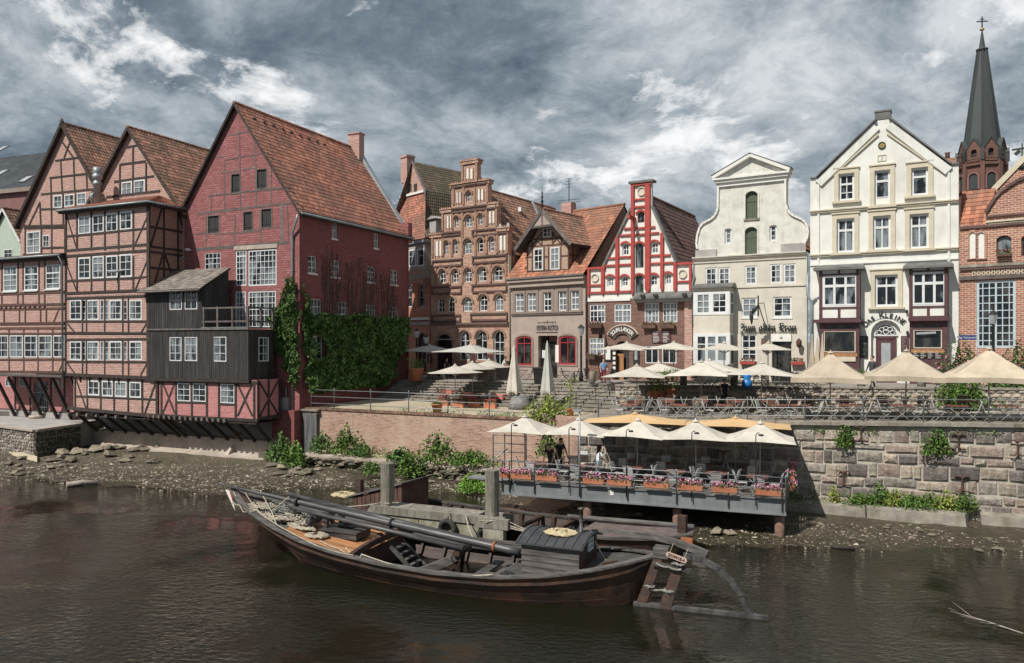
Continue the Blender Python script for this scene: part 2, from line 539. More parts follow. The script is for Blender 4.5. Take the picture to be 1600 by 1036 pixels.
def beam(fr, root, p0, p1, w=0.16, b=-0.03, t=0.08, m=None, px=True, name='timber_beam', kind=None):
 """a timber lying on the facade plane between two pixel points"""
 if px:
  p0, p1 = fr.at(*p0, b), fr.at(*p1, b)
 mb = MB()
 dx, dz = p1[0] - p0[0], p1[1] - p0[1]
 l = math.hypot(dx, dz)
 if l < 1e-4:
  return
 nx, nz = -dz / l * w / 2, dx / l * w / 2
 P = [(0 + nx,0 + nz),(dx + nx, dz + nz),(dx - nx, dz - nz),(-nx,-nz)]
 j = RD.uniform(0,0.006)
 mb.hexa([(P[3][0],-j, P[3][1]),(P[2][0],-j, P[2][1]),(P[2][0], t, P[2][1]),(P[3][0], t, P[3][1]),(P[0][0],-j, P[0][1]),(P[1][0],-j, P[1][1]),(P[1][0], t, P[1][1]),(P[0][0], t, P[0][1])])
 return obj(name, mb, m or timber, root, fr.M(p0[0], b, p0[1]), kind)
def wall(fr, root, outer, holes, m, b=0.0, th=0.3, name='wall', px=True):
 P = [fr.at(x, y, b) for x, y in outer] if px else outer
 mb = MB().slab(P, holes, b, b + th)
 return obj(name, mb, m, root, fr.M())
def bxs(fr, root, name, r, b0, b1, m, px=True, bb=0.0):
 """box on the facade given by pixel rectangle at plane bb, from depth b0 to b1"""
 a0, a1, z0, z1 = fr.rect(r, bb) if px else r
 mb = MB().box(-(a1 - a0) / 2,(a1 - a0) / 2, b0, b1,0, z1 - z0)
 return obj(name, mb, m, root, fr.M((a0 + a1) / 2,0, z0))
def moulding(fr, root, p0, p1, h=0.15, proud=0.12, m=None, b=0.0, name='string_course', prof=True):
 """horizontal moulding between two pixel points; level in the world (height taken at the middle)"""
 a0, z0 = fr.at(*p0, b)
 a1, z1 = fr.at(*p1, b)
 z = (z0 + z1) / 2
 mb = MB()
 mb.box(0, a1 - a0,-proud,0.02,-h / 2, h / 2)
 if prof:
  mb.box(-0.02, a1 - a0 + 0.02,-proud * 1.5,0.016, h * 0.18, h * 0.5 + 0.03)
 return obj(name, mb, m or trim_white, root, fr.M(a0, b, z))
def pantiles(A, B, C, D, tw=0.26, th=0.34, amp=0.045, seg=3, step=0.035):
 """tiled roof sheet: eave A->B, ridge D->C.  every tile a bowl and a lap, each with its own shade"""
 A, B, C, D = V(A), V(B), V(C), V(D)
 wv = max((B - A).length,(C - D).length)
 hv = max((D - A).length,(C - B).length)
 nc = max(1, int(wv / tw))
 nr = max(1, int(hv / th))
 nrm = (B - A).cross(D - A).normalized()
 if nrm.z < 0:
  nrm = -nrm
 mb = MB()
 N = nc * seg + 1
 prof = [amp * (0.5 - 0.5 * math.cos(2 * PI * (k % seg) / seg)) if seg > 1 else 0 for k in range(N)]
 R_ = random.Random(int(wv * 1000))
 for r in range(nr):
  v0, v1 = r / nr,(r + 1) / nr
  base = len(mb.v)
  sag0 = 0
  for v, lift in ((v0, step),(min(v1 + 0.01 / 1,1.0),0.0)):
   L, Rr_ = A.lerp(D, v), B.lerp(C, v)
   for k in range(N):
    u = k / (N - 1)
    p = L.lerp(Rr_, u) + nrm * (prof[k] + lift + 0.02 * noise.noise(V((u * wv * 0.5, v * hv * 0.5, wv))))
    mb.v.append(tuple(p))
  for k in range(N):       # the lap
   p = V(mb.v[base + k]) - nrm * (step + 0.01)
   mb.v.append(tuple(p))
  for c in range(nc):
   rr = R_.random()
   for q in range(seg):
    k = c * seg + q
    mb.face((base + k, base + k + 1, base + N + k + 1, base + N + k), rr,0, False)
    mb.face((base + 2 * N + k, base + 2 * N + k + 1, base + k + 1, base + k), rr * 0.5,0, False)
 return mb
def gable_roof(fr, root, aL, zL, aP, zP, aR, zR, b0, b1, m, barge=None, which='LR', tw=0.26, th=0.34, ridge=True, sheet=True, bw=0.16):
 """two tiled slopes over a gable, from depth b0 (front overhang) to b1"""
 out = []
 for s,(a, z) in (('L',(aL, zL)),('R',(aR, zR))):
  if s not in which:
   continue
  if s == 'L':
   mb = pantiles((a, b1, z),(a, b0, z),(aP, b0, zP),(aP, b1, zP), tw, th)
  else:
   mb = pantiles((a, b0, z),(a, b1, z),(aP, b1, zP),(aP, b0, zP), tw, th)
  o = obj('roof_tiles', mb, m, root, fr.M(), 'stuff')
  # roof deck underneath
  dz = 0.06
  u = MB()
  t = 0.10
  u.hexa([(a, b0 + .02, z - t - dz),(a, b1, z - t - dz),(aP, b1, zP - t - dz),(aP, b0 + .02, zP - t - dz),(a, b0 + .02, z - dz + 0.02),(a, b1, z - dz + 0.02),(aP, b1, zP - dz + 0.02),(aP, b0 + .02, zP - dz + 0.02)])
  obj('roof_deck', u, timber, root, fr.M())
  # bargeboard
  g = MB()
  g.bar((a, b0, z - 0.06),(aP, b0, zP - 0.06),0.05, bw, up=(0,0,1))
  obj('bargeboard', g, barge or timber, root, fr.M())
  out.append(o)
 if ridge:
  rm = MB()
  n = max(2, int((b1 - b0) / 0.4))
  for k in range(n):
   y0 = b0 + (b1 - b0) * k / n
   y1 = b0 + (b1 - b0) * (k + 1.12) / n
   rm.tube([(aP, y0, zP + 0.03),(aP, y1, zP + 0.015)], [0.13,0.11],7, True, RD.random())
  obj('ridge_tiles', rm, m, root, fr.M(), 'stuff')
 return out
def leaves(n, sampler, size, m, name, parent=None, W=None, kind=None, up=0.35, seed=3, lab=None, aspect=0.6):
 """many small leaf faces; sampler(rng)->(x,y,z) or None"""
 rg = random.Random(seed)
 vs, fs, rr = [], [], []
 for i in range(n):
  p = sampler(rg)
  if p is None:
   continue
  p = V(p[:3])
  d = V((rg.gauss(0,1), rg.gauss(0,1), rg.gauss(0,1) + up)).normalized()
  t = d.cross(V((rg.gauss(0,1), rg.gauss(0,1), rg.gauss(0,1)))).normalized()
  q = d.cross(t)
  s_ = size * rg.uniform(0.6,1.35)
  k = len(vs)
  vs += [tuple(p - t * s_), tuple(p + q * s_ * aspect), tuple(p + t * s_), tuple(p - q * s_ * aspect)]
  fs.append((k, k + 1, k + 2, k + 3))
  rr.append(rg.random())
 me = bpy.data.meshes.new(name)
 me.from_pydata(vs, [], fs)
 me.attributes.new('rnd', 'FLOAT', 'FACE').data.foreach_set('value', rr)
 me.materials.append(m)
 o = bpy.data.objects.new(name, me)
 col.objects.link(o)
 place(o, W if W is not None else (WM[parent.name].copy() if parent else Matrix.Identity(4)), parent)
 if kind:
  o['kind'] = kind
 return o
def text_mesh(s, size=1.0, extrude=0.01, align='CENTER', offset=0.0, spacing=1.0):
 cu = bpy.data.curves.new('lettering', 'FONT')
 cu.body = s
 cu.size = size
 cu.extrude = extrude
 cu.align_x = align
 cu.offset = offset
 cu.space_character = spacing
 cu.resolution_u = 3
 o = bpy.data.objects.new('lettering_tmp', cu)
 col.objects.link(o)
 dg = bpy.context.evaluated_depsgraph_get()
 me = bpy.data.meshes.new_from_object(o.evaluated_get(dg))
 bpy.data.objects.remove(o)
 return me
def lettering(fr, root, s, cx, cz, size, m, b=-0.02, offset=0.0, tilt=0.0, px=True, width=None, spacing=1.0, name='lettering', extrude=0.012):
 if px:
  a, z = fr.at(cx, cz, b)
 else:
  a, z = cx, cz
 me = text_mesh(s, size, extrude, offset=offset, spacing=spacing)
 if width:
  xs = [v.co.x for v in me.vertices]
  k = width / (max(xs) - min(xs))
  me.transform(Matrix.Diagonal((k,1,1,1)))
 me.transform(Matrix.Rotation(PI / 2,4, 'X'))
 me.transform(Matrix.Rotation(-tilt,4, 'Y'))
 me.materials.append(m)
 return obj(name, me, m, root, fr.M(a, b, z))
def drainpipe(fr, root, pts, r=0.055, b=-0.12, m=None):
 P = []
 for (x, y) in pts:
  a, z = fr.at(x, y, b)
  P.append((a, b, z))
 return obj('drainpipe', MB().tube(P, r,7), m or pipe_m, root, fr.M())
# =================================================================== LEFT BANK HOUSES
VPL = -1850.0
def DA(x): return 115900.0 / (x + 1850.0)     # plane of the set back gables
def DB(x): return 107700.0 / (x + 1850.0)     # plane of the projecting fronts
# ---------------------------------------------------------------- big red warehouse
fa = fvp(468, DA(468), VPL)                    # front; corner at a = 0, facade runs to negative a
root = thing('red_warehouse', 'big dark red brick warehouse with steep red tiled roof and ivy on its shaded side', 'house', fa.M(-5,5,0.2))
RW = root
WL = fa.at(280,341)[0]
zE = fa.at(466,326)[1]
apx = fa.at(369,166)
aP, zP = (WL / 2, apx[1])
wins = []
for r in ((320,395,345,421),):
 wins.append(window(fa, root, r,4,(1 / 3,2 / 3), b=0.02, mw=0.04))
wins.append(window(fa, root,(368.5,391,385.5,447),3,(1 / 6,2 / 6,3 / 6,4 / 6,5 / 6), b=0.02, fw=0.10, thick=0.09, mw=0.04))
wins.append(window(fa, root,(388,390,432.5,446.5),7,(1 / 6,2 / 6,3 / 6,4 / 6,5 / 6), b=0.02, fw=0.10, mw=0.04, casement=True))
wins.append(window(fa, root,(368,455,384.5,512),3,(1 / 6,2 / 6,3 / 6,4 / 6,5 / 6), b=0.02, fw=0.10, mw=0.04))
wins.append(window(fa, root,(388,454.5,431.5,512),7,(1 / 6,2 / 6,3 / 6,4 / 6,5 / 6), b=0.02, fw=0.10, mw=0.04))
holes = [hole(w_,-0.01) for w_ in wins]
for r in ((362,272.5,375,301),(402,265,416,294),(325.5,337.5,342,363.5),(381,331.5,394,359.5),(409,327,424,355)):
 a0, a1, z0, z1 = fa.rect(r)
 holes.append([(a0, z0),(a1, z0),(a1, z1),(a0, z1)])
 mb = MB()
 nb = 5
 for k in range(nb):
  x0 = (a1 - a0) * (k / nb - 0.5)
  mb.box(x0 + 0.008, x0 + (a1 - a0) / nb - 0.008, RD.uniform(0,.012),0.05,0.03, z1 - z0 - 0.03)
 s_ = obj('shutter', mb, shutter_m, root, fa.M((a0 + a1) / 2,0.06, z0))
 obj('hinge', MB().box(-(a1 - a0) / 2,(a1 - a0) / 2 - 0.1,-0.012,0.0,0.2,0.25), dark_metal, s_, fa.M((a0 + a1) / 2,0.06, z0))
 f_ = MB().slab([(a0 - 0.08, z0 - 0.1),(a1 + 0.08, z0 - 0.1),(a1 + 0.08, z1 + 0.07),(a0 - 0.08, z1 + 0.07)], [[(a0, z0),(a1, z0),(a1, z1),(a0, z1)]],-0.02,0.05)
 obj('shutter_frame', f_, grey_timber, root, fa.M())
wall(fa, root, [(WL,0.4),(-0.004,0.4),(-0.004, zE),(aP, zP),(WL, zE)], holes, brick_red_paint, px=False)
gable_roof(fa, root, WL - 0.25, zE - 0.35, aP, zP + 0.15,0.25, zE - 0.35,-0.28,13.6, tile_red, barge=timber, tw=0.27, th=0.36)
# faint weathered timbers flush in the painted brick
for p0, p1, ww in (((309,334),(466,315.5),.14),((306,390),(449,379),.22),((326,306),(452,292),.1),((345,270),(400,262),.08),((352,250),(420,238),.07),((358,212),(394,204),.08),((340,246),(352,244),.07),((330,306),(330,336),.09),((351,250),(351,334),.09),((374,205),(376,330),.09),((399,215),(400,325),.09),((423,255),(424,322),.09),((367,335),(366,385),.10),((343,366),(342,388),.08),((407,328),(407,381),.09),((440,320),(440,378),.22),((305,366),(325,364),.07),((345,366),(407,361),.07),((424,356),(438,355),.07),((385,300),(450,294),.07),((449,318),(451,380),.07),((322,340),(322,389),.07)):
 beam(fa, root, p0, p1, ww,-0.012,0.06, grey_timber)
moulding(fa, root,(366,391.5 - 5),(434,385.5),0.28,0.05, concrete, prof=False, name='lintel')
obj('drainpipe', MB().tube([(0.15,-0.35, zE - 0.45),(0.05,-0.35, zE - 0.8),(-0.45,-0.15, zE - 1.6),(-0.5,-0.1, zE - 2.0),(-0.5,-0.1,3.0)],0.075,8), pipe_m, root, fa.M())
# side wall
fs = Fr(fa.O.x, fa.O.y, fa.n.x, fa.n.y)
LS = 13.3
wins = []
for r in ((517,347.5,526,373),(583,365,590.5,388)):
 wins.append(window(fs, root, r,1,(0.5,), b=0.07, sill=True, mw=0.03))
for r in ((480,400,494,427),(515.5,407,529.5,433),(573,417,585.5,441),(609,422,620.5,445)):
 wins.append(window(fs, root, r,2,(0.33,0.66), b=0.07, sill=True, mw=0.04))
for r in ((480,467,501,491),(524.5,472,543.5,490.5),(569,476,586,494),(606,479,621,495)):
 wins.append(window(fs, root, r,4,(0.5,), b=0.07, sill=True, mw=0.045))
wins.append(window(fs, root,(486,524.5,503,561.6),2,(0.33,0.66), b=0.07, sill=True))
for r in ((546,528,556,562),(588,529,597,562)):
 wins.append(window(fs, root, r,2,(0.33,0.66), b=0.07, sill=True))
wall(fs, root, [(0.004,0.4),(LS,0.4),(LS, zE),(0.004, zE)], [hole(w_,-0.01) for w_ in wins], brick_deep_red, px=False)
obj('eaves_board', MB().box(0.0, LS + 0.2,-0.24,-0.02, zE - 0.42, zE - 0.16), timber, root, fs.M())
obj('gutter', MB().tube([(-0.2,-0.34, zE - 0.34),(LS + 0.3,-0.34, zE - 0.34)],0.08,8), pipe_m, root, fs.M())
# back gable wall rising over the roof with lead capping, and chimney
fb = Fr(fs.w(LS,0,0).x, fs.w(LS,0,0).y,-fa.u.x,-fa.u.y)
wb = MB().slab([(0,0.5),(-WL,0.5),(-WL, zE),(-aP, zP - 0.05),(0, zE)], [],0.02,0.3)
obj('wall', wb, brick_deep_red, root, fb.M())
cp = MB()
cp.bar((0.2, LS + 0.05, zE + 0.1 - 0.5),(aP, LS + 0.05, zP + 0.5),0.5,0.25)
obj('parapet_capping', cp, zinc_pale, root, fa.M())
obj('chimney', MB().box(-0.55,0.55,-0.35,0.35,-1.2,1.0).box(-0.62,0.62,-0.42,0.42,1.0,1.12), brick_pink, root, fa.M(aP + 0.35, LS - 0.2, zP + 0.2))
obj('parapet_kneeler', MB().box(-0.4,0.4,-0.3,0.3,-1.0,0.6), brick_red_paint, root, fa.M(-0.2, LS - 0.1, zE + 0.3))
# roof vents
for k in range(9):
 yy = 0.9 + k * 0.95
 uu = 0.88
 x_, z_ = (0.25) + (aP - 0.25) * uu,(zE - .35) + (zP + .15 - zE + .35) * uu
 obj('roof_vent', MB().box(-0.10,0.10,-0.10,0.10,-0.05,0.10), dark_metal, root, fa.M(x_, yy, z_ + 0.04))
# outside lamp on a bracket
obj('floodlight', MB().box(-.12,.12,-.5,-.3,-.08,.08).box(-.02,.02,-.3,0,-.02,.02), white_frame, root, fa.M(fa.at(300,391)[0],0, fa.at(300,391)[1]))
# corner pier at the foot, running down to the river
bx = MB().box(fa.at(433,650)[0],-0.01,-0.5,-0.004,0.3, fa.at(450,640)[1])
obj('corner_pier', bx, brick_deep_red, root, fa.M())
obj('drainpipe', MB().tube([(fa.at(449,600)[0],-0.12,4.9),(fa.at(449,600)[0],-0.12,3.3)],0.05,7), pipe_m, root, fa.M())
# ---------------------------------------------------------------- boarded annexe
fx = fvp(388.5, DB(388.5), VPL)
root = thing('boarded_annexe', 'black boarded river annexe with balcony over a pink timber framed storey on struts', 'house', fx.M(-2,1,0.5))
fxs = Fr(fx.O.x, fx.O.y, fx.n.x, fx.n.y)
a230 = fx.at(230.5,500)[0]
def boards(fr, root, a0, a1, z0, z1, holes, topf=None, bwid=0.17, name='boards'):
 """vertical weatherboards with cover strips, cut round the windows"""
 mb = MB()
 n = int((a1 - a0) / bwid)
 for k in range(n):
  x0, x1 = a0 + (a1 - a0) * k / n, a0 + (a1 - a0) * (k + 1) / n
  segs = [(z0 + RD.uniform(-.03,.02), topf((x0 + x1) / 2) if topf else z1)]
  for (h0, h1, q0, q1, _) in holes:
   if x1 > h0 + 0.02 and x0 < h1 - 0.02:
    ns = []
    for s0, s1 in segs:
     if q0 > s0 and q1 < s1:
      ns += [(s0, q0),(q1, s1)]
     else:
      ns.append((s0, s1))
    segs = ns
  j = RD.uniform(0,0.012)
  rr = RD.random()
  for s0, s1 in segs:
   mb.box(x0 + .006, x1 - .006,-0.03 - j,0.0, s0, s1, rr)
   mb.box(x1 - .03, x1 + .02,-0.05,-0.035 - j, s0, s1, rr * .6)
 return obj(name, mb, black_board, root, fr.M(), 'stuff')
z517 = fx.at(388,514.5)[1]
z594 = fx.at(388,594)[1]
wl = [window(fx, root, r,2,(0.33,0.66), b=-0.03) for r in ((265,526.7,283.5,564),(288.6,526.5,308,564),(333.5,526,353.5,565))]
wu = [window(fx, root, r,2,(0.5,), b=-0.03) for r in ((265,455,284,484),(288.6,454,308,483.4))]
a318 = fx.at(316,480)[0]
obj('wall', MB().slab([(a230, z594),(-0.004, z594),(-0.004, z517),(a230, z517)], [hole(w_) for w_ in wl],0.0,0.2), black_board, root, fx.M())
boards(fx, root, a230,0, z594, z517, wl)
ztop = fx.at(300,447)[1]
obj('wall', MB().slab([(a230, z517 + .02),(a318, z517 + .02),(a318, ztop),(a230, ztop)], [hole(w_) for w_ in wu],0.0,0.2), black_board, root, fx.M())
boards(fx, root, a230, a318, z517 + .1, ztop, wu)
obj('cornice_board', MB().box(a230 - .05,0.05,-0.12,-0.051, z517 - 0.02, z517 + 0.09), grey_timber, root, fx.M())
# sides
ws = [window(fxs, root,(404,527,420,564.7),2,(0.33,0.66), b=-0.03)]
dside = 2.2
obj('wall', MB().slab([(0.004, z594),(dside, z594),(dside, z517),(0.004, z517)], [hole(w_) for w_ in ws],0.0,0.2), black_board, root, fxs.M())
boards(fxs, root,0, dside, z594, z517, ws)
fxu = Fr(fx.w(a318,0,0).x, fx.w(a318,0,0).y, fx.n.x, fx.n.y)
zb = ztop + 1.25
obj('wall', MB().slab([(0.004, z517),(dside, z517),(dside, zb),(0.004, ztop)], [],0.0,0.2), black_board, root, fxu.M())
boards(fxu, root,0, dside, z517 + .1, zb, [], topf=lambda x: ztop + (zb - ztop) * x / dside)
# lean-to roof of slate sheets
A_, B_, C_, D_ = (a230 - .35,-0.45, ztop - 0.22),(a318 + .25,-0.45, ztop - 0.22),(a318 + .25, dside, zb + 0.1),(a230 - .35, dside, zb + 0.1)
obj('roof_tiles', pantiles(A_, B_, C_, D_,0.3,0.28,0.0,1,0.02), mat('weathered_slates',(0.14,0.125,0.11),(0.24,0.21,0.18),3,0.9, rnd=0.3), root, fx.M(), 'stuff')
obj('roof_deck', MB().hexa([(A_[0], A_[1], A_[2] - .14),(B_[0], B_[1], B_[2] - .14),(C_[0], C_[1], C_[2] - .14),(D_[0], D_[1], D_[2] - .14),(A_[0], A_[1], A_[2] - .02),(B_[0], B_[1], B_[2] - .02),(C_[0], C_[1], C_[2] - .02),(D_[0], D_[1], D_[2] - .02)]), timber, root, fx.M())
obj('gutter', MB().tube([(A_[0],-0.52, A_[2] - .1),(B_[0],-0.52, A_[2] - .1)],0.07,7), grey_timber, root, fx.M())
# balcony floor and railing
obj('balcony_floor', MB().box(a318,0.12,-0.12, dside, z517 + .09, z517 + .16), lead, root, fx.M())
br = MB()
z1 = z517 + 1.35
pp = []
for t in (0.02,0.33,0.66,0.99):
 pp.append((a318 + 0.1 + (0 - a318 - .1) * t,-0.02))
for (x, y) in pp:
 obj('balcony_post', MB().box(-.06,.06,-.06,.06,0,1.30), grey_timber, root, fx.M(x, y, z517 + .16))
for k in (1,2):
 obj('balcony_post', MB().box(-.06,.06,-.06,.06,0,1.30), grey_timber, root, fx.M(-.02, k * dside / 2, z517 + .16))
for zz_ in (0.35,1.22):
 obj('balcony_rail', MB().box(a318,0.0,-.05,.02, zz_ - .05, zz_ + .05), grey_timber, root, fx.M(0,0, z517 + .16))
 obj('balcony_rail', MB().box(-.05,.02,0, dside, zz_ - .05, zz_ + .05), grey_timber, root, fx.M(0,0, z517 + .16))
bw_ = MB()
for k in range(40):
 x = a318 + (0 - a318) * k / 40
 bw_.bar((x,-0.015,.35),(x + 0.0,-0.015,1.2),0.012,0.012)
obj('balcony_wires', bw_, dark_metal, root, fx.M(0,0, z517 + .16), 'stuff')
# pink timber framed storey below
b2 = 0.18
z656 = fx.at(402,655, b2)[1]
wp = [window(fx, root, r,2,(0.33,0.66), b=b2 - .02) for r in ((277,598.7,297,627),(301,599,321.5,627.5),(344.5,600,366,630))]
pinkp = brick_mat('pink_painted_brick',(0.47,0.20,0.20),(0.54,0.26,0.25),(0.40,0.18,0.18), bw=0.28, bh=0.09, ms=0.008, patch=(0.60,0.28,0.25), pamt=0.5)
aR = fx.at(402,620, b2)[0]
aL2 = fx.at(249,620, b2)[0]
obj('wall', MB().slab([(aL2, z656),(aR - .004, z656),(aR - .004, z594),(aL2, z594)], [hole(w_) for w_ in wp], b2, b2 + .2), pinkp, root, fx.M())
fxp = Fr(fx.w(aR, b2,0).x, fx.w(aR, b2,0).y, fx.n.x, fx.n.y)
obj('wall', MB().slab([(0.004, z656),(2.1, z656),(2.1, z594),(0.004, z594)], [],0,.2), pinkp, root, fxp.M())
for x in (252,275,299.5,323,342,368,397):
 beam(fx, root,(x,595),(x,655),0.17, b2 - .03)
for p0, p1 in (((254,598),(273,646)),((273,598),(254,646)),((371,600),(394,650)),((394,600),(371,650))):
 beam(fx, root, p0, p1,0.13, b2 - .025)
for y0, y1, xa, xb in ((628.5,629.5,276,322),(631.5,632,342,368)):
 beam(fx, root,(xa, y0),(xb, y1),0.12, b2 - .03)
beam(fx, root,(249,596),(402,598),0.16, b2 - .035)
beam(fx, root,(220,648),(402,657.5),0.2, b2 - .12,.1)
for s0, s1 in (((0.15, z656 + .1),(1.9, z594 - .1)),((1.9, z656 + .1),(0.15, z594 - .1))):
 beam(fxp, root, s0, s1,0.12,-.03, px=False)
for s0 in (0.08,1.0,2.0):
 beam(fxp, root,(s0, z656),(s0, z594),0.16,-.035, px=False)
beam(fxp, root,(0, z656 + .03),(2.1, z656 + .03),0.2,-.06, px=False)
beam(fx, root,(230,592.5),(388.5,596),0.2,-.04,.12)
# joist ends, floor, struts to the river wall
for k in range(15):
 x = a230 + 0.2 + k * 0.48
 if x < aR:
  obj('joist_end', MB().box(-.08,.08,-.12,.5,-.1,.1), grey_timber, root, fx.M(x,0.0, z656 - .16))
  obj('joist_end', MB().box(-.07,.07,-.06,.35,-.08,.08), timber, root, fx.M(x,0.02, z594 - .12))
obj('floor_boards', MB().box(aL2 - 1.2, aR,.1,2.2, z656 - .32, z656 - .26), timber, root, fx.M())
for x in (283,305,328,350,371,396):
 a, z = fx.at(x,655, b2)
 o = MB().bar((a,0.15, z - .15),(a,1.75,1.35),0.17,0.2)
 obj('strut', o, timber, root, fx.M())
for x0, x1 in ((272,330),(300,270),(365,410),(380,340)):
 a0, z0 = fx.at(x0,680,1.6)
 a1, z1_ = fx.at(x1,660,1.6)
 obj('cross_brace', MB().bar((a0,1.6, z0),(a1,1.6, z1_),.08,.1), grey_timber, root, fx.M())
# ---------------------------------------------------------------- half timbered house with bay
fb_ = fvp(232, DB(232), VPL)
root = thing('timber_framed_bay_house', 'pink brick half timbered gable house with a four storey projecting bay of white windows', 'house', fb_.M(-3,1,0.5))
HB = root
bl = fb_.at(101,450)[0]
zc = fb_.at(166,326)[1]
zb1 = fb_.at(166,587)[1]
W_ = []
for r in ((122,338,141,366),(144,335.5,162,364),(165,333,183.5,362.3),(187,330,206,359)):
 W_.append(window(fb_, root, r,2,(0.5,), b=-0.01, fw=.11, mw=.045))
for r in ((122,402,141,436),(144,400,162,435),(165,399,183.5,434),(186.5,397,206,433)):
 W_.append(window(fb_, root, r,2,(0.33,0.66), b=-0.01, fw=.11, mw=.045))
for y0, y1 in ((468.5,500),(533,563)):
 for x0, x1 in ((109,127),(135.5,154),(171,190),(202,221.5)):
  W_.append(window(fb_, root,(x0, y0, x1, y1),2,(0.33,0.66), b=-0.01, fw=.10, mw=.04))
 for x0, x1 in ((129.5,134),(157,162),(164.5,169.5),(193,198.5)):
  W_.append(window(fb_, root,(x0, y0 + .5, x1, y1),1,(0.33,0.66), b=0.0, fw=.035, mw=.04))
wall(fb_, root, [(bl, zb1),(-.004, zb1),(-.004, zc),(bl, zc)], [hole(w_) for w_ in W_], brick_pink, px=False, th=.2)
tb = lambda p0, p1, w_=.15, b=-.035, **k: beam(fb_, HB, p0, p1, w_, b,.09, **k)
for x in (103,120,142.5,163.5,185,208):
 tb((x,329),(x,391))
 tb((x,400),(x,456))
tb((231,316),(231,590),.26,-.05)
tb((102,330),(102,585),.14,-.05)
for x in (128.5,134.8,163.2,191.5,200.5):
 tb((x,464),(x,521),.11)
 tb((x,530),(x,586),.11)
for p0, p1, ww in (((101,369.5),(230,356.5),.13),((101,391.5),(230,381.8),.17),((101,400.5),(230,391.3),.17),((101,439),(206,434.5),.14),((208,434),(230,432.5),.1),((101,458.5),(230,453.5),.17),((101,466.5),(230,462.3),.17),((101,502),(230,502.3),.13),((101,520.5),(230,521),.17),((101,531),(230,529.5),.15),((101,565),(230,565.8),.13),((101,585),(232,590.5),.22),((101,330),(232,317),.2)):
 tb(p0, p1, ww,-.04)
for p0, p1 in (((104,338),(120,390)),((230,338),(211,381)),((104,414),(120,456)),((230,406),(211,453)),((105,506),(117,520)),((229,505),(219,521)),((105,568),(117,584)),((229,568),(219,587))):
 tb(p0, p1,.10,-.03)
# bay side
fbs = Fr(fb_.O.x, fb_.O.y, fb_.n.x, fb_.n.y)
sd = 3.7
wall(fbs, root, [(.004, zb1),(sd, zb1),(sd, zc),(.004, zc)], [], brick_dark, px=False, th=.2)
for s_ in (1.25,2.45):
 beam(fbs, root,(s_, zb1),(s_, zc),.14,-.035, px=False)
for y in (354,385,393,418,455):
 z = fb_.at(231, y)[1]
 beam(fbs, root,(.1, z),(sd, z),.15,-.04, px=False)
zs = [fb_.at(231, y)[1] for y in (320,354,385,393,418)]
beam(fbs, root,(.15, zs[2]),(1.1, zs[0]),.13,-.03, px=False)
beam(fbs, root,(2.5, zs[0] - .1),(3.4, zs[2]),.13,-.03, px=False)
beam(fbs, root,(1.2, zs[3]),(.5, zs[4] - 1),.13,-.03, px=False)
beam(fbs, root,(1.3, zs[3]),(2.2, zs[4] - 1),.13,-.03, px=False)
# lower storey set back a little
b2 = .16
zl0 = fb_.at(166,645, b2)[1]
wl = [window(fb_, root, r,2,(0.5,), b=b2 - .03, fw=.1) for r in ((137,594.5,155,618),(159,595,176,619.5),(179,596,197.5,620.5),(202,596.5,220,621.5))]
all_ = fb_.at(115,610, b2)[0]
wall(fb_, root, [(all_, zl0),(.55, zl0),(.55, zb1),(all_, zb1)], [hole(w_) for w_ in wl], brick_pink, b=b2, px=False, th=.2)
for x in (117,136,157,178,200,222):
 tb((x,590),(x,645),.13, b2 - .04)
tb((245,594),(245,650),.24, b2 - .05)
tb((116,619),(243,624),.11, b2 - .04)
tb((119,594),(134,638),.11, b2 - .03)
tb((242,600),(226,646),.13, b2 - .03)
tb((105,637.5),(249,651),.22,-.05)
for k in range(7):
 a = bl + .5 + k * .98
 obj('joist_end', MB().box(-.09,.09,-.14,.5,-.1,.1), grey_timber, root, fb_.M(a,0, zl0 - .2))
 obj('bracket', MB().bar((0,.05,-.1),(0,.3,-.7),.12,.12), timber, root, fb_.M(a,-.02, zb1))
obj('floor_boards', MB().box(bl + .7,0.5,.05,3.2, zl0 - .3, zl0 - .24), timber, root, fb_.M())
for x in (118,142,163,184,205,226,248,258):
 a, z = fb_.at(x,645,0)
 obj('strut', MB().bar((a,0.05, zl0 - .15),(a,1.75,1.35),.17,.2), timber, root, fb_.M())
# cornice and hipped pent roof of the bay
obj('cornice', MB().box(bl - .25,.3,-.34,-.06, zc - .1, zc + .12), timber, root, fb_.M())
obj('cornice', MB().box(-.0, sd,-.34,-.06, zc - .1, zc + .12), timber, root, fbs.M())
obj('gutter', MB().tube([(bl - .3,-.42, zc + .1),(.42,-.42, zc + .1),(.42, sd - .4, zc + .1)],.08,7), pipe_m, root, fb_.M())
zr = zc + 1.15
q = .42
obj('roof_tiles', pantiles((bl - .3,-q, zc + .16),(q,-q, zc + .16),(-2.0,2.6, zr),(bl + .6,2.6, zr),.26,.3), tile_red, root, fb_.M(), 'stuff')
obj('roof_tiles', pantiles((q,-q, zc + .16),(q,3.1, zc + .16),(-2.0,3.1, zr),(-2.0,2.6, zr),.26,.3), tile_red, root, fb_.M(), 'stuff')
obj('roof_deck', MB().hexa([(bl - .3,-q, zc + .02),(q,-q, zc + .02),(q,3, zc + .02),(bl - .3,3, zc + .02),(bl - .3,-q, zc + .1),(q,-q, zc + .1),(-2,2.7, zr - .08),(bl + .6,2.7, zr - .08)]), timber, root, fb_.M())
obj('drainpipe', MB().tube([(.5, sd - .6, zc + .05),(.5, sd - .6, zc - .3),(.3, sd - .45, zc - .6),(.3, sd - .45,14.2),(-.3,2.2,13.3),(-3.2,-.55,12.6)],.07,8), pipe_m, root, fb_.M())
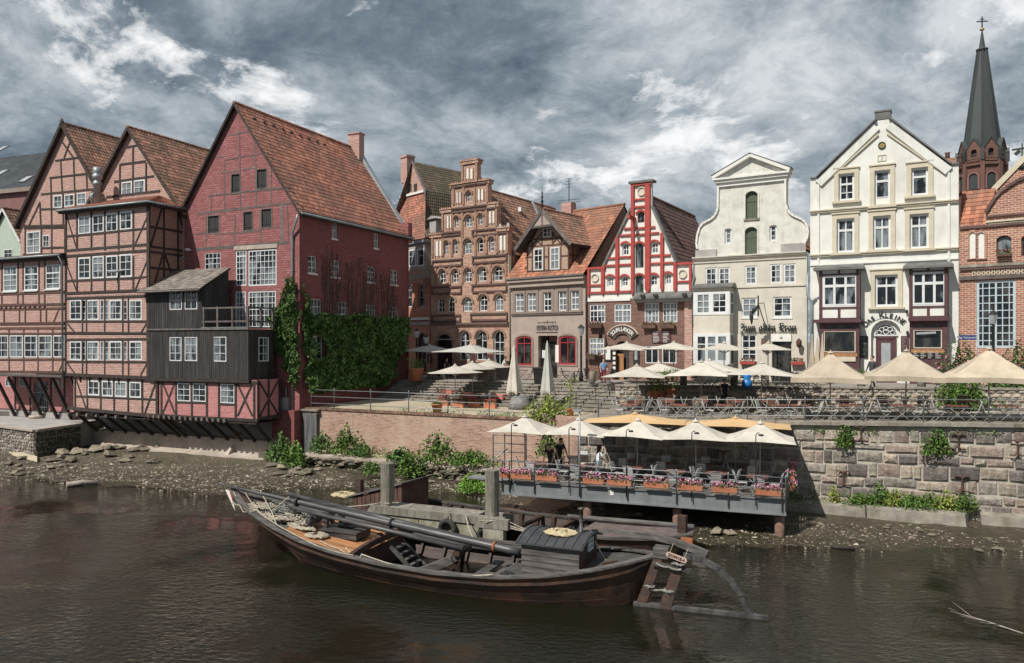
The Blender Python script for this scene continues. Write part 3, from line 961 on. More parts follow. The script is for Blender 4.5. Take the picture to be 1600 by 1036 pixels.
# main gable of the bay house behind
fg = fvp(205, DA(205), VPL)
gz = fg.at(205,204)[1]
gR = fg.at(288,330)
gL = (-gR[0], gR[1])
W_ = [window(fg, root, r,2,(0.5,), b=-.01, fw=.11) for r in ((189.5,283.5,206,306.5),(208.5,281,226,304.5))]
wall(fg, root, [(gL[0],3),(gR[0],3),(gR[0], gR[1]),(0, gz),(gL[0], gL[1])], [hole(w_) for w_ in W_], brick_pink, px=False)
gable_roof(fg, root, gL[0] - .3, gL[1] - .35,0, gz + .18, gR[0] + .25, gR[1] - .35,-.35,13, tile_moss, tw=.27, th=.36, bw=.22)
tg = lambda p0, p1, w_=.15, b=-.035: beam(fg, HB, p0, p1, w_, b,.09)
for p0, p1 in (((198,230),(214,227)),((187,257),(227,252)),((178,284),(240,275)),((187,257),(187,308)),((207.5,230),(207.5,280)),((207.3,281),(207.3,306)),((228,254),(228,302)),((188,283),(188,308)),((166,308),(250,298))):
 tg(p0, p1,.15)
fgs = Fr(fg.w(gR[0],0,0).x, fg.w(gR[0],0,0).y, fg.n.x, fg.n.y)
wall(fgs, root, [(.004,3),(12,3),(12, gR[1]),(.004, gR[1])], [], brick_dark, px=False)
# steel flue standing on the pent roof
fl = MB()
cx_ = fb_.at(152,300,1.6)
z0_, z1_ = zc + .4, fb_.at(152,262,1.6)[1]
fl.lathe([(.22, z0_),(.22, z1_ - 1.3),(.30, z1_ - 1.25),(.30, z1_ - 1.1),(.23, z1_ - 1.05),(.23, z1_ - .85),(.34, z1_ - .8),(.34, z1_ - .55),(.24, z1_ - .5),(.30, z1_ - .4),(.30, z1_)],12)
obj('flue', fl, pipe_m, root, fb_.M(cx_[0],1.6,0))
obj('flue_elbow', MB().tube([(-1.0,.9,.55),(-.9,.5,.95),(-.5,.1,1.2),(-.1,0,1.2)],.3,10), pipe_m, root, fb_.M(cx_[0],1.6, zc + .2))
# ---------------------------------------------------------------- leftmost half timbered house
fc = fvp(102, DB(102), VPL)
root = thing('leftmost_timber_framed_house', 'leftmost half timbered gable house with mossy pent roof over long rows of white windows', 'house', fc.M(-3,1,1.5))
HC = root
tc_ = lambda p0, p1, w_=.15, b=-.035, m=None: beam(fc, HC, p0, p1, w_, b,.09, m)
zt = fc.at(50,405)[1]
zb_ = fc.at(50,583)[1]
zm = fc.at(50,511)[1]
cl = fc.at(-14,500)[0]
W_ = []
for r in ((5.5,416,26.5,455),(38,415.6,59.3,453.5),(71.5,413.5,93.5,451.5)):
 W_.append(window(fc, root, r,2,(0.22,0.44,0.66), b=-.02, fw=.08, thick=.10, mw=.05, sill=True))
wall(fc, root, [(cl, zm + .004),(0, zm + .004),(0, zt),(cl, zt)], [hole(w_) for w_ in W_], brick_pink, px=False, th=.2)
W_ = []
for x0, x1 in ((-9,12.5),(15,35.6),(38,57.8),(60,80.7),(83,101)):
 W_.append(window(fc, root,(x0,524, x1,558.5),2,(0.33,0.66), b=-.02, fw=.08, mw=.05))
wall(fc, root, [(cl, zb_),(0, zb_),(0, zm - .004),(cl, zm - .004)], [hole(w_) for w_ in W_], brick_pink, px=False, th=.2)
for p0, p1, ww in (((-12,410),(102,404),.2),((-12,460),(102,456),.16),((-12,477.5),(101,475),.18),((-12,483.5),(101,481.5),.14),((-12,506),(101,505),.2),((-12,513),(101,512.5),.14),((-12,521.5),(101,521),.12),((-12,562),(101,561.5),.13),((-12,581),(101,582),.2)):
 tc_(p0, p1, ww,-.04, brown_timber)
for x in (2.5,27.5,35.5,60.5,69.5,95.5):
 tc_((x,408),(x,475),.13, m=brown_timber)
for x in (6,30,39,63,72,97):
 tc_((x,482),(x,506),.13, m=brown_timber)
tc_((92,482),(83,504),.11,-.03, brown_timber)
for x in (13.7,36.8,59,82):
 tc_((x,512),(x,581),.11, m=brown_timber)
tc_((98,566),(92,580),.10,-.03, brown_timber)
for k in range(12):
 a = cl + .2 + k * .55
 if a < -.1:
  obj('joist_end', MB().box(-.07,.07,-.10,.1,-.08,.08), brown_timber, root, fc.M(a,0, fc.at(50,479.5)[1]))
obj('jetty_plate', MB().box(cl,.1,-.35,.1,-.1,.06), grey_timber, root, fc.M(0,0, fc.at(50,586)[1]))
# pent roof
ze = zt + .08
obj('cornice', MB().box(cl,.05,-.3,-.05, zt - .05, zt + .12), timber, root, fc.M())
zr2 = ze + .75
obj('roof_tiles', pantiles((cl,-.45, ze + .08),(.1,-.45, ze + .08),(.1,3.4, zr2),(cl,3.4, zr2),.26,.3), tile_moss, root, fc.M(), 'stuff')
obj('roof_deck', MB().hexa([(cl,-.4, ze - .04),(.08,-.4, ze - .04),(.08,3.4, ze - .04),(cl,3.4, ze - .04),(cl,-.4, ze + .03),(.08,-.4, ze + .03),(.08,3.4, zr2 - .07),(cl,3.4, zr2 - .07)]), timber, root, fc.M())
obj('gutter', MB().tube([(cl,-.5, ze + .02),(.1,-.5, ze + .02)],.08,7), pipe_m, root, fc.M())
obj('drainpipe', MB().tube([(-.06,-.5, ze),(-.06,-.2, ze - .5),(-.06,-.15, fc.at(101,606)[1])],.07,7), pipe_m, root, fc.M())
# ground storey, recessed behind struts
b3 = 1.5
zq = 2.07
z3 = fc.at(50,588)[1]
al3, ar3 = fc.at(-20,620, b3)[0], fc.at(116,620, b3)[0]
a0, a1, q0, q1 = fc.rect((52.5,597,75,647), b3)
wg = [window(fc, root,(8.5,592,19,604),2,(), b=b3 - .02, fw=.05), window(fc, root,(30,592,41,604),2,(), b=b3 - .02, fw=.05), window(fc, root,(82,594,92,605),2,(), b=b3 - .02, fw=.05)]
wall(fc, root, [(al3, zq),(ar3, zq),(ar3, z3),(al3, z3)], [[(a0, zq + .25),(a1, zq + .25),(a1, q1),(a0, q1)]] + [hole(w_) for w_ in wg], pinkp, b=b3, px=False, th=.25)
dr = MB().box(a0, a1, b3 + .12, b3 + .16, zq + .25, q1)
d_ = obj('door', dr, dark_glass, root, fc.M())
g = MB()
for k in range(9):
 x = a0 + (a1 - a0) * k / 8
 g.bar((x, b3 + .03, zq + .25),(x, b3 + .03, q1),.022,.022)
for z in (zq + .3, zq + .8, zq + 1.9, q1 - .06):
 g.bar((a0, b3 + .03, z),(a1, b3 + .03, z),.03,.03)
obj('iron_grille', g, steel, d_, fc.M())
obj('plinth', MB().box(al3, ar3, b3 - .06, b3 - .004, zq, zq + .45), plaster_grey, root, fc.M())
obj('doorstep', MB().lathe([(.55,0),(.55,.18),(.5,.2)],14), concrete, root, fc.M((a0 + a1) / 2, b3 - .3, zq))
for x in (-5,15,38,62,84):
 a = fc.at(x,592,0)[0]
 obj('strut', MB().bar((a,-.1, z3 - .1),(a, b3 - .12, zq + .05),.17,.2), timber, root, fc.M())
for x in (-2,24,47.5,80,101):
 a = fc.at(x,620, b3)[0]
 beam(fc, root,(a, zq + .4),(a, z3),.15, b3 - .04, px=False)
beam(fc, root,(al3, zq + .47),(ar3, zq + .47),.12, b3 - .05, px=False)
obj('floor_boards', MB().box(cl,0,-.2, b3, z3 - .05, z3 + .02), timber, root, fc.M())
# upper gable
fh = fvp(102, DA(102), VPL)
gz = fh.at(102,197)[1]
gl_ = fh.at(32,349)
hw = -gl_[0]
W_ = [window(fh, root, r,2,(0.5,), b=-.02, fw=.09) for r in ((83.5,305,96.5,325),(100.5,303.5,115.5,322.5),(120,301,134.5,320))]
W_.append(window(fh, root,(41.5,361.5,62.5,396),2,(0.33,0.66), b=-.02, fw=.10, mw=.05))
W_.append(window(fh, root,(66.5,367,77,387),2,(0.5,), b=-.02, fw=.08))
wall(fh, root, [(-hw,3),(hw,3),(hw, gl_[1]),(0, gz),(-hw, gl_[1])], [hole(w_) for w_ in W_], brick_pink, px=False)
gable_roof(fh, root,-hw - .3, gl_[1] - .3,0, gz + .15, hw + .3, gl_[1] - .3,-.35,12, tile_moss, tw=.27, th=.36, bw=.26)
obj('finial', MB().lathe([(.12,-.2),(.16,.1),(.05,.35)],8), grey_timber, root, fh.M(0,-.3, gz + .2))
th_ = lambda p0, p1, w_=.14, b=-.035: beam(fh, HC, p0, p1, w_, b,.09)
for p0, p1 in (((86,251),(129,245)),((77,278),(143,270.5)),((64,303.5),(150,295)),((97,222),(114,246)),((111,216),(99.5,247)),((94.5,251),(97,303)),((114.5,247),(116.5,300)),((134,256),(136,297)),((79,277),(80.5,352)),((98.3,303),(98.5,352)),((117.8,302),(118,322)),((62,327),(136,325)),((62,316),(63.5,352)),((45,352),(62,316)),((37,353),(102,352)),((37,356.5),(102,355.5)),((80.5,356),(80.5,398)),((101,356),(101,398)),((39,358),(39,398)),((64.5,358),(64.5,397)),((64,387.5),(101,386.5)),((36,398),(101,396.5))):
 th_(p0, p1)
# ---------------------------------------------------------------- slate roofed building, far left
fd = fvp(75, DA(75) * 1.12,-2400)
root = thing('slate_roofed_building', 'dark slate roofed building with skylights at the far left edge', 'house', fd.M(-5,2,2))
e0, r0 = fd.at(60,305), fd.at(75,272,3)
zE_ = fd.at(20,296)[1]
zR_ = zE_ + 5.2
A_, B_ = (-16,-.3, zE_),(.6,-.3, zE_)
obj('roof_tiles', pantiles(A_, B_,(-3.4,6.5, zR_),(-16,6.5, zR_),.35,.3,0,1,.02), slate, root, fd.M(), 'stuff')
obj('roof_tiles', pantiles((.6,-.3, zE_),(.6,13, zE_),(-3.4,7.0, zR_),(-3.4,6.5, zR_),.35,.3,0,1,.02), slate, root, fd.M(), 'stuff')
obj('wall', MB().box(-16,.2,0,.3,3, zE_ + .02), brick_mat('dull_pink_render',(0.26,0.14,0.13),(0.28,0.15,0.14),(0.25,0.14,0.13), patch=(0.2,0.1,0.1)), root, fd.M())
obj('wall', MB().box(-.1,.19,.31,12,3, zE_ + .02), MATS['dull_pink_render'], root, fd.M())
obj('cornice', MB().box(-16,.6,-.34,-.31, zE_ - .35, zE_ + .02), taupe_dark, root, fd.M())
sk = (V((-16,6.5, zR_)) - V(A_)).normalized()
for px__, py__ in ((4,233),(41,281),(3,271),(63,283)):
 for it in range(1):
  # intersect the ray with the roof slope
  Wm = fd.W.inverted()
  C = Wm @ V((0,0, H))
  d = (Wm.to_3x3() @ V(((px__ - CX) / F,1,-(py__ - HY) / F)))
  nrm = V((0,-(zR_ - zE_),6.8)).normalized()
  t = (V(A_) - C).dot(nrm) / d.dot(nrm)
  P = C + d * t
  ang = math.atan2(zR_ - zE_,6.8)
  mbk = MB().box(-.45,.45,-.6,.6,.02,.10)
  fr_ = obj('skylight', mbk, lead, root, fd.W @ Matrix.Translation(P) @ Matrix.Rotation(ang,4, 'X'))
  obj('pane', MB().box(-.36,.36,-.5,.5,.105,.12), zinc_pale, fr_, fd.W @ Matrix.Translation(P) @ Matrix.Rotation(ang,4, 'X'))
fe = fvp(34, DA(34) * 1.04, VPL)
root = thing('pale_green_gabled_house', 'small pale green gabled house squeezed in at the left edge', 'house', fe.M(-1,1,2))
ap_ = fe.at(8,328)
er_ = fe.at(33,372)
hw = er_[0] - ap_[0]
w1 = window(fe, root,(6,389.5,19,403),2,(.5,), b=-.02)
palegreen = mat('pale_green_render',(0.40,0.48,0.40),(0.46,0.53,0.45),1.5,.9)
wall(fe, root, [(ap_[0] - hw,3),(er_[0],3), er_, ap_,(ap_[0] - hw, er_[1])], [hole(w1)], palegreen, px=False)
gable_roof(fe, root, ap_[0] - hw - .2, er_[1] - .3, ap_[0], ap_[1] + .1, er_[0] + .2, er_[1] - .3,-.25,5, tile_moss, barge=white_frame)
# =================================================================== BUILDINGS ON THE QUAY
def zpl(X, Y=0): return 5.0 + 0.018 * X
# ---------------------------------------------------------------- corner house with bay
f1 = fr2(612,74,674,69)
root = thing('corner_house_with_bay', 'tall narrow brick house with chimney, hipped mossy roof and a white windowed bay', 'house', f1.M(3,2,4.8))
xe = f1.at(672,450)[0]
zE_ = f1.at(655,375)[1]
pal = [f1.at(606,286), f1.at(622,250), f1.at(641,294)]
wa = window(f1, root,(655,442,665.5,480),1,(.4,.7), arch=1, b=.15, fw=.09)
wa2 = window(f1, root,(636,442,646,480),1,(.4,.7), arch=1, b=.15, fw=.09)
wd = window(f1, root,(655,520,668,580),1,(), arch=1, b=.15, gm=dark_glass, fm=brown_timber)
wall(f1, root, [(-4,4.5),(xe,4.5),(xe, zE_),(-4, zE_)], [hole(wa), hole(wa2), hole(wd)], brick_mat('bright_orange_brick',(0.46,0.15,0.09),(0.56,0.24,0.16),(0.5,0.38,0.3), patch=(0.4,0.18,0.12)), px=False)
obj('string_course', MB().box(-4, xe,-.15,-.004, f1.at(655,500)[1], f1.at(655,496)[1]), trim_white, root, f1.M())
obj('string_course', MB().box(-4, xe,-.1,-.004, f1.at(655,508)[1], f1.at(655,503)[1]), plaster_grey, root, f1.M())
# bay
bb = -1.0
fbay = Fr(f1.w(0, bb,0).x, f1.w(0, bb,0).y, f1.u.x, f1.u.y)
zb0, zb1_ = fbay.at(655,433)[1], fbay.at(655,380)[1]
xl, xr = fbay.at(630,400)[0], fbay.at(663,400)[0]
wv = [window(fbay, root,(638.5,390,649.5,416.5),1,(.6,), b=-.02, fw=.12), window(fbay, root,(651.5,388.5,662.5,416),1,(.6,), b=-.02, fw=.12)]
obj('bay', MB().slab([(xl, zb0),(xr, zb0),(xr, zb1_),(xl, zb1_)], [hole(w_) for w_ in wv],0,.2).box(xr - .2, xr - .003,.2,1.0, zb0, zb1_).box(xl, xr,.0,1.0, zb0 - .1, zb0 - .004), plaster_grey, root, fbay.M())
for k in range(4):
 obj('bay_panel', MB().box(.08,.62,-.05,0,.1,.55), brick_pink, root, fbay.M(xl + .1 + k * (xr - xl - .2) / 4,0, zb0 + .1))
obj('bay_cornice', MB().box(xl - .15, xr + .15,-.2,1.0, zb1_, zb1_ + .25), pipe_m, root, fbay.M())
obj('bay_corbel', MB().slab([(xl + .2, zb0 - .1),(xl + .5, zb0 - .5),(xr - .5, zb0 - .5),(xr - .2, zb0 - .1)], [],.1,1.0), brick_pink, root, fbay.M())
# roof: small gable at the front, long mossy slope with a dormer
zA = pal[1][1] + .1
xA = pal[1][0]
xL, xR = f1.at(604,375)[0], f1.at(672,375)[0]
obj('gable_wall', MB().slab([(pal[0][0], f1.at(625,300)[1]),(pal[2][0], f1.at(625,300)[1]),(pal[2][0], pal[2][1]),(xA, zA - .15),(pal[0][0], pal[0][1])], [],1.7,2.0), brick_pink, root, f1.M())
for x in (617.5,626):
 obj('attic_opening', MB().box(-.25,.25,1.66,1.695,0,.75), shutter_m, root, f1.M(f1.at(x,296)[0],0, f1.at(x,296)[1]))
zg = f1.at(625,300)[1]
obj('ledge', MB().box(pal[0][0] - .1, pal[2][0] + .1,1.4,1.7, zg - .1, zg + .12), trim_white, root, f1.M())
obj('roof_tiles', pantiles((xL,-.3, zE_),(xR - .35,-.3, zE_),(pal[2][0] + .1,1.66, zg),(pal[0][0] - .3,1.66, zg),.25,.3), tile_red, root, f1.M(), 'stuff')
pts = [(xR,-.3, zE_),(pal[2][0] + .95,.7, zE_ + 1.9),(pal[2][0] + .15,1.6, zg),(xA,1.6, zA)]
top = [(xR + .3,11, zE_ + .2),(pal[2][0] + .95,11, zE_ + 1.9),(pal[2][0] + .15,11, zg),(xA,10, zA - .2)]
for k in range(3):
 obj('roof_tiles', pantiles(pts[k], top[k], top[k + 1], pts[k + 1],.25,.3), tile_green, root, f1.M(), 'stuff')
obj('roof_tiles', pantiles((xL,11, zE_),(xL,-.3, zE_),(xA,1.6, zA),(xA,10, zA - .2),.3,.35), tile_green, root, f1.M(), 'stuff')
for k in range(3):
 obj('bargeboard', MB().bar(pts[k], pts[k + 1],.12,.2), grey_timber, root, f1.M())
obj('chimney', MB().box(-.55,.55,-.45,.45,-1.5,1.25).box(-.62,.62,-.52,.52,1.0,1.15), brick_pink, root, f1.M(f1.at(637,260,2.6)[0],2.6, f1.at(637,263,2.6)[1]))
obj('skylight', MB().box(-.3,.3,-.4,.4,0,.12), zinc_pale, root, f1.M(pal[2][0] + .95,4.4, zE_ + 2.6) @ Matrix.Rotation(rad(60),4, 'Y'))
dm = MB().box(-.5,.5,-.4,.9,-.6,.7)
dm.slab([(-.7,.7),(.7,.7),(0,1.0)], [],-.6,.9)
obj('dormer', dm, plaster_grey, root, f1.M(xR - .3,.9, zE_ + 1.1))
# ---------------------------------------------------------------- stepped gable house
f2 = fr2(674,66,797,61.5)
root = thing('stepped_gable_house', 'brown brick merchant house with a tall stepped gable, white blind niches and arched windows', 'house', f2.M(3,2,4.8))
SG = root
W_ = []
def aw(r, cols=2, rows=(.35,.68), **k):
 W_.append(window(f2, SG, r, cols, rows, b=.17, arch=k.pop('arch',1.0), fw=.085, mw=.05, **k))
aw((730,299,738.3,315.7),2,(.45,))
aw((712.2,338,719,354.6),1,(.35,.7)); aw((728,336.5,739.5,355)); aw((749,334,756.2,351),1,(.35,.7))
for r in ((696,376.5,702.7,398),(710,375,716.9,397.5),(748.3,372,756.7,394.4),(765.8,370,774.2,393)):
 aw(r,1,(.3,.6))
aw((726.4,373.4,739,397.5))
for r in ((687.5,421,698.6,443),(708,421,718.2,442.5),(727.3,419,739,441),(748,417.5,762,440),(772.2,416,787,439)):
 aw(r)
for r in ((685,465,696.2,488.5),(701.2,464,712.6,488),(725,465,739.6,487),(750,460,763.6,486.5),(774.6,459.5,788.6,486)):
 aw(r)
for r in ((719.5,516.6,735.8,563),(745.3,516.6,763,563),(772.4,516.3,790,571)):
 aw(r,2,(.33,.66))
aw((684,522,708.5,592),1,(.72,), gm=dark_glass, fm=dark_metal)
outl = [(674,600),(673.5,366),(690.3,364),(690,327.5),(705.3,325),(705,290),(721.3,287),(721,252),(746.5,249.5),(746.5,283),(763.5,282),(763.5,320),(778,318.5),(778,357.5),(795,355.5),(797,600)]
# level the step tops: use one height per pair
P = [f2.at(x, y) for x, y in outl]
def lv(i, j):
 z = (P[i][1] + P[j][1]) / 2
 P[i] = (P[i][0], z); P[j] = (P[j][0], z)
lv(1,14); lv(2,13); P[1] = (P[1][0], P[2][1]); P[14] = (P[14][0], P[13][1])
lv(3,12); lv(4,11); P[3] = (P[3][0], P[4][1]); P[12] = (P[12][0], P[11][1])
lv(5,10); lv(6,9); P[5] = (P[5][0], P[6][1]); P[10] = (P[10][0], P[9][1])
lv(7,8)
P[0] = (P[0][0],4.6); P[15] = (P[15][0],4.6)
# set back field, then piers and arches in front of it
obj('wall', MB().slab(P, [hole(w_,-.01) for w_ in W_],0,.45), brick_gothic, root, f2.M())
def crenel(a0, a1, z, n=None, m=None):
 """brick coping of a step with little upright bricks"""
 mb = MB().box(a0 - .10, a1 + .10,-.12,.55, z - .30, z - .05)
 mb.box(a0 - .16, a1 + .16,-.18,.60, z - .05, z + .04)
 n = int((a1 - a0) / .2)
 for k in range(n):
  x = a0 + (a1 - a0) * (k + .5) / n
  mb.box(x - .055, x + .055,-.15,.5, z + .04, z + .14, RD.random())
 obj('step_coping', mb, m or brick_gothic, SG, f2.M(), 'stuff')
crenel(P[7][0], P[8][0], P[7][1])
crenel(P[6][0] - .0, P[9][0], P[6][1]); crenel(P[5][0], P[6][0] - .2, P[5][1]); crenel(P[9][0] + .2, P[10][0], P[9][1])
crenel(P[4][0], P[11][0], P[4][1]) if False else None
for i, j in ((3,4),(11,12),(1,2),(13,14)):
 crenel(P[i][0], P[j][0], P[i][1])
def band(x0, x1, y0, y1, yy=None):
 """recessed frieze panel with dark moulded brick edges"""
 a0, a1, z0, z1 = f2.rect((x0, y0, x1, y1))
 mb = MB()
 mb.box(a0, a1,-.12,.01, z0 - .07, z0 + .07)
 mb.box(a0, a1,-.12,.01, z1 - .07, z1 + .07)
 mb.box(a0, a0 + .13,-.12,.01, z0, z1)
 mb.box(a1 - .13, a1,-.12,.01, z0, z1)
 obj('frieze_moulding', mb, tile_dark, SG, f2.M())
for r in ((675,722,448.5,458.5),(738,793,444.5,455.5),(674.5,720.7,493,502),(735.7,793.6,490,500),(675.5,723,406.5,415.5),(738.5,793,399.8,409.5),(690.5,721,363,367.5),(738,794,358,366),(706,777,322.5,328.5),(706,763,286.5,289.5)):
 band(*r)
# heavy ledge over the ground floor
a0, z0 = f2.at(675,506); a1, z1 = f2.at(795,504)
obj('ledge', MB().box(a0, a1,-.22,.01, z0 - .12, z0 + .05), tile_dark, root, f2.M())
# arch mouldings over every window
for w_ in W_:
 a0, a1, z0, z1, rise = w_
 out = archpts(a0 - .20, a1 + .20, z0, z1 + .20,(a1 - a0) / 2 + .2)
 inn = archpts(a0 - .04, a1 + .04, z0 - .01, z1 + .04,(a1 - a0) / 2 + .04)
 ring = out[2:] + inn[2:][::-1]
 mb = MB()
 n = len(out) - 2
 for k in range(n - 1):
  o0, o1, i0, i1 = out[2 + k], out[3 + k], inn[2 + k], inn[3 + k]
  mb.hexa([(i0[0],-.10, i0[1]),(i1[0],-.10, i1[1]),(i1[0],.0, i1[1]),(i0[0],.0, i0[1]),(o0[0],-.10, o0[1]),(o1[0],-.10, o1[1]),(o1[0],.0, o1[1]),(o0[0],.0, o0[1])], RD.random())
 obj('arch_moulding', mb, brick_brown, root, f2.M())
# vertical roll mouldings between bays
for (x, y0, y1) in ((692.5,372,400),(706.5,372,400),(722.5,330,400),(743.5,330,400),(760.5,368,396),(777,362,396),(707,333,358),(724.5,293,320),(742.5,292,320),(760,326,353),(709,294,320),(762,288,316),(692,333,360),(776,324,354),(681,418,445),(703,416,445),(722.7,416,443),(743.5,414,443),(767,412,441),(791,410,440),(793,362,396),(676,372,402),(722.8,256,283),(745,254,282)):
 a, zt_ = f2.at(x, y0)
 a2, zb2 = f2.at(x, y1)
 obj('pilaster', MB().box(-.1,.1,-.09,.0, zb2, zt_), brick_brown, root, f2.M(a,0,0))
# white blind niches
for x0, x1, y0, y1 in ((713.5,716.2,300,317),(717.3,719.9,300,317),(746.9,750,295.6,312.6),(752,755.2,295.4,312.4),(729,732.5,263,279.4),(735.2,738.5,263,279.4),(698.4,701.6,337.3,356.6),(703,705.8,337,356.3),(764.6,767.8,330.3,349),(769.4,772.4,330,348.7),(681,685,376.7,400),(687,689.8,376.3,399.6),(781,785.2,368,391),(787,790,367.7,390.7)):
 a0, a1, z0, z1 = f2.rect((x0, y0, x1, y1))
 mb = MB().slab(archpts(a0 - .02, a1 + .02, z0, z1,.12), [],-.02,0)
 n_ = obj('blind_niche', mb, trim_white, root, f2.M())
 e = MB().box(a0 - .10, a0 - .025,-.09,.0, z0 - .1, z1).box(a1 + .025, a1 + .10,-.09,.0, z0 - .1, z1)
 obj('niche_edge', e, brick_gothic, n_, f2.M(), 'stuff')
# roof behind
zr_ = f2.at(741,272,.6)[1]
xc_ = (P[0][0] + P[15][0]) / 2
gable_roof(f2, root, P[1][0] + .3, P[1][1] - 2.2, xc_, P[5][1] - .2, P[14][0] + .25, P[14][1] - 2.2,.5,14, tile_dark if False else tile_moss, tw=.26, th=.34)
fs2 = Fr(f2.w(P[15][0],0,0).x, f2.w(P[15][0],0,0).y, f2.n.x, f2.n.y)
wall(fs2, root, [(.46,4.6),(14,4.6),(14, P[14][1] - 2.3),(.46, P[14][1] - 2.3)], [], brick_brown, px=False)
obj('roof_vent', MB().box(-.15,.15,-.2,.2,-.1,.3), trim_white, root, f2.M(xc_ + 1.2,6, P[5][1] - 1.6))
bp = MB()
for k in range(14):
 bp.bar((xc_ + .3 + k * .2,9.4, P[5][1] - .2 - k * .38),(xc_ + .5 + k * .2,9.4, P[5][1] - .2 - (k + 1) * .38),.3,.12)
obj('lead_flashing', bp, zinc_pale, root, f2.M())
obj('drainpipe', MB().tube([(P[15][0] + .1,-.1, f2.at(797,400)[1]),(P[15][0] + .1,-.1,5.0)],.07,7), green_door, root, f2.M())
# bracket sign over the door
bs = MB().bar((0,-.05,0),(0,-1.1,0),.04,.04)
o = obj('bracket_sign', bs, dark_metal, root, f2.M(f2.at(676,520)[0],0, f2.at(676,524)[1]))
obj('sign_board', MB().box(-.3,.3,-1.05,-1.0,-.9,-.15), maroon, o, f2.M(f2.at(676,520)[0],0, f2.at(676,524)[1]))
bs = MB().bar((0,-.05,0),(0,-.9,0),.04,.04).box(-.03,.03,-.9,-.2,-.6,-.1)
obj('bracket_sign', bs, dark_metal, root, f2.M(f2.at(755,528)[0],0, f2.at(755,528)[1]))
obj('door_canopy', MB().box(-.9,.9,-.7,0,0,.08), zinc_pale, root, f2.M(f2.at(697,531)[0],0, f2.at(697,531)[1]))
for x in (671,738,765):
 obj('menu_board', MB().box(-.25,.25,-.08,-.003,-.8,0), maroon, root, f2.M(f2.at(x + 1,553)[0],0, f2.at(x,553)[1]))
# ---------------------------------------------------------------- taupe restaurant with timber framed dormer
f3 = fr2(798.5,61,915,56.2)
root = thing('taupe_restaurant', 'taupe rendered restaurant with red ground floor windows and a large timber framed dormer', 'house', f3.M(3,2,5))
OR = root
zc3 = (f3.at(799,441)[1] + f3.at(915,432)[1]) / 2
W_ = []
for r in ((806,459,819.3,487),(825.6,458,838.6,486.3),(849.8,456.7,862.6,486.5),(873.5,455.2,886.2,485.7),(892.6,454,906,484.6)):
 W_.append(window(f3, root, r,2,(.3,.64), b=.05, fw=.09, mw=.06, thick=.10))
W2 = [window(f3, root,(806.8,525,831.6,571),2,(.75,), b=.02, fw=.14, mw=.06, fm=red_frame, gm=dark_glass, arch=.25), window(f3, root,(873.7,524,900.6,570),2,(.75,), b=.02, fw=.14, mw=.06, fm=red_frame, gm=dark_glass, arch=.25)]
a0, a1, z0, z1 = f3.rect((841,524.5,871,590))
dh = [(a0,5.1),(a1,5.1),(a1, z1),(a0, z1)]
wall(f3, root, [(0,4.7),(f3.L - .01,4.7),(f3.L - .01, zc3),(0, zc3)], [hole(w_,-.01) for w_ in W_ + W2] + [dh], taupe, px=False)
obj('door_recess', MB().box(a0, a1,.6,.65,5.1, z1), MATS['dull_pink_render'], root, f3.M())
obj('door', MB().box(a0 + .65, a1 - .35,.52,.58,5.1, z1 - .5).box(a0 + .05, a0 + .6,.45,.58,5.1, z1 - .02), dark_glass, root, f3.M())
obj('framed_menu', MB().box(-.2,.2,-.05,-.004,0,.6), white_frame, root, f3.M(a0 + .3,.4,6.6))
obj('menu_board', MB().box(-.16,.16,-.06,-.004,0,1.3), trim_white, root, f3.M(a1 + .0,0,6.3))
for w_ in W_:
 q0, q1, s0, s1, _ = w_
 fr_ = MB().slab([(q0 - .26, s0 - .12),(q1 + .26, s0 - .12),(q1 + .26, s1 + .28),(q0 - .26, s1 + .28)], [[(q0, s0),(q1, s0),(q1, s1),(q0, s1)]],-.06,-.003)
 obj('window_surround', fr_, taupe_dark, root, f3.M())
for w_ in W2:
 q0, q1, s0, s1, _ = w_
 fr_ = MB().slab(archpts(q0 - .16, q1 + .16, s0 - .1, s1 + .18,.5), [archpts(q0, q1, s0, s1,.12)],-.05,-.003)
 obj('window_surround', fr_, taupe_dark, root, f3.M())
moulding(f3, root,(800,491.5),(911,488),.16,.12, taupe_dark)
obj('cornice', MB().box(-.1, f3.L + .1,-.45,0, zc3 - .12, zc3 + .1).box(-.05, f3.L + .05,-.28,-.003, zc3 - .5, zc3 - .121), taupe, root, f3.M())
obj('gutter', MB().box(-.15, f3.L + .15,-.55,-.38, zc3 + .11, zc3 + .22), lead, root, f3.M())
lettering(f3, root, "\u00d6STERIA RUSTICA".replace('\u00d6', 'O'),855,515.6,.52, dark_metal, b=-.06, offset=.0, width=2.1)
obj('sign_rule', MB().box(-1.05,1.05,-.05,-.02,0,.03), dark_metal, root, f3.M(f3.at(855,519)[0],0, f3.at(855,519.4)[1]))
ln = MB()
ln.bar((-.85,-.04,0),(.85,-.04,.02),.02,.02)
for x in (-.85,-.25,0.05,.5,.85):
 ln.bar((x,-.04,.0),(x,-.04,-.12),.02,.02)
ln.bar((.05,-.04,0),(.05,-.04,.16),.02,.02)
obj('sign_scroll', ln, dark_metal, root, f3.M(f3.at(855,503)[0],0, f3.at(855,503.5)[1]))
for x, y in ((804,534),(836,503)):
 pass
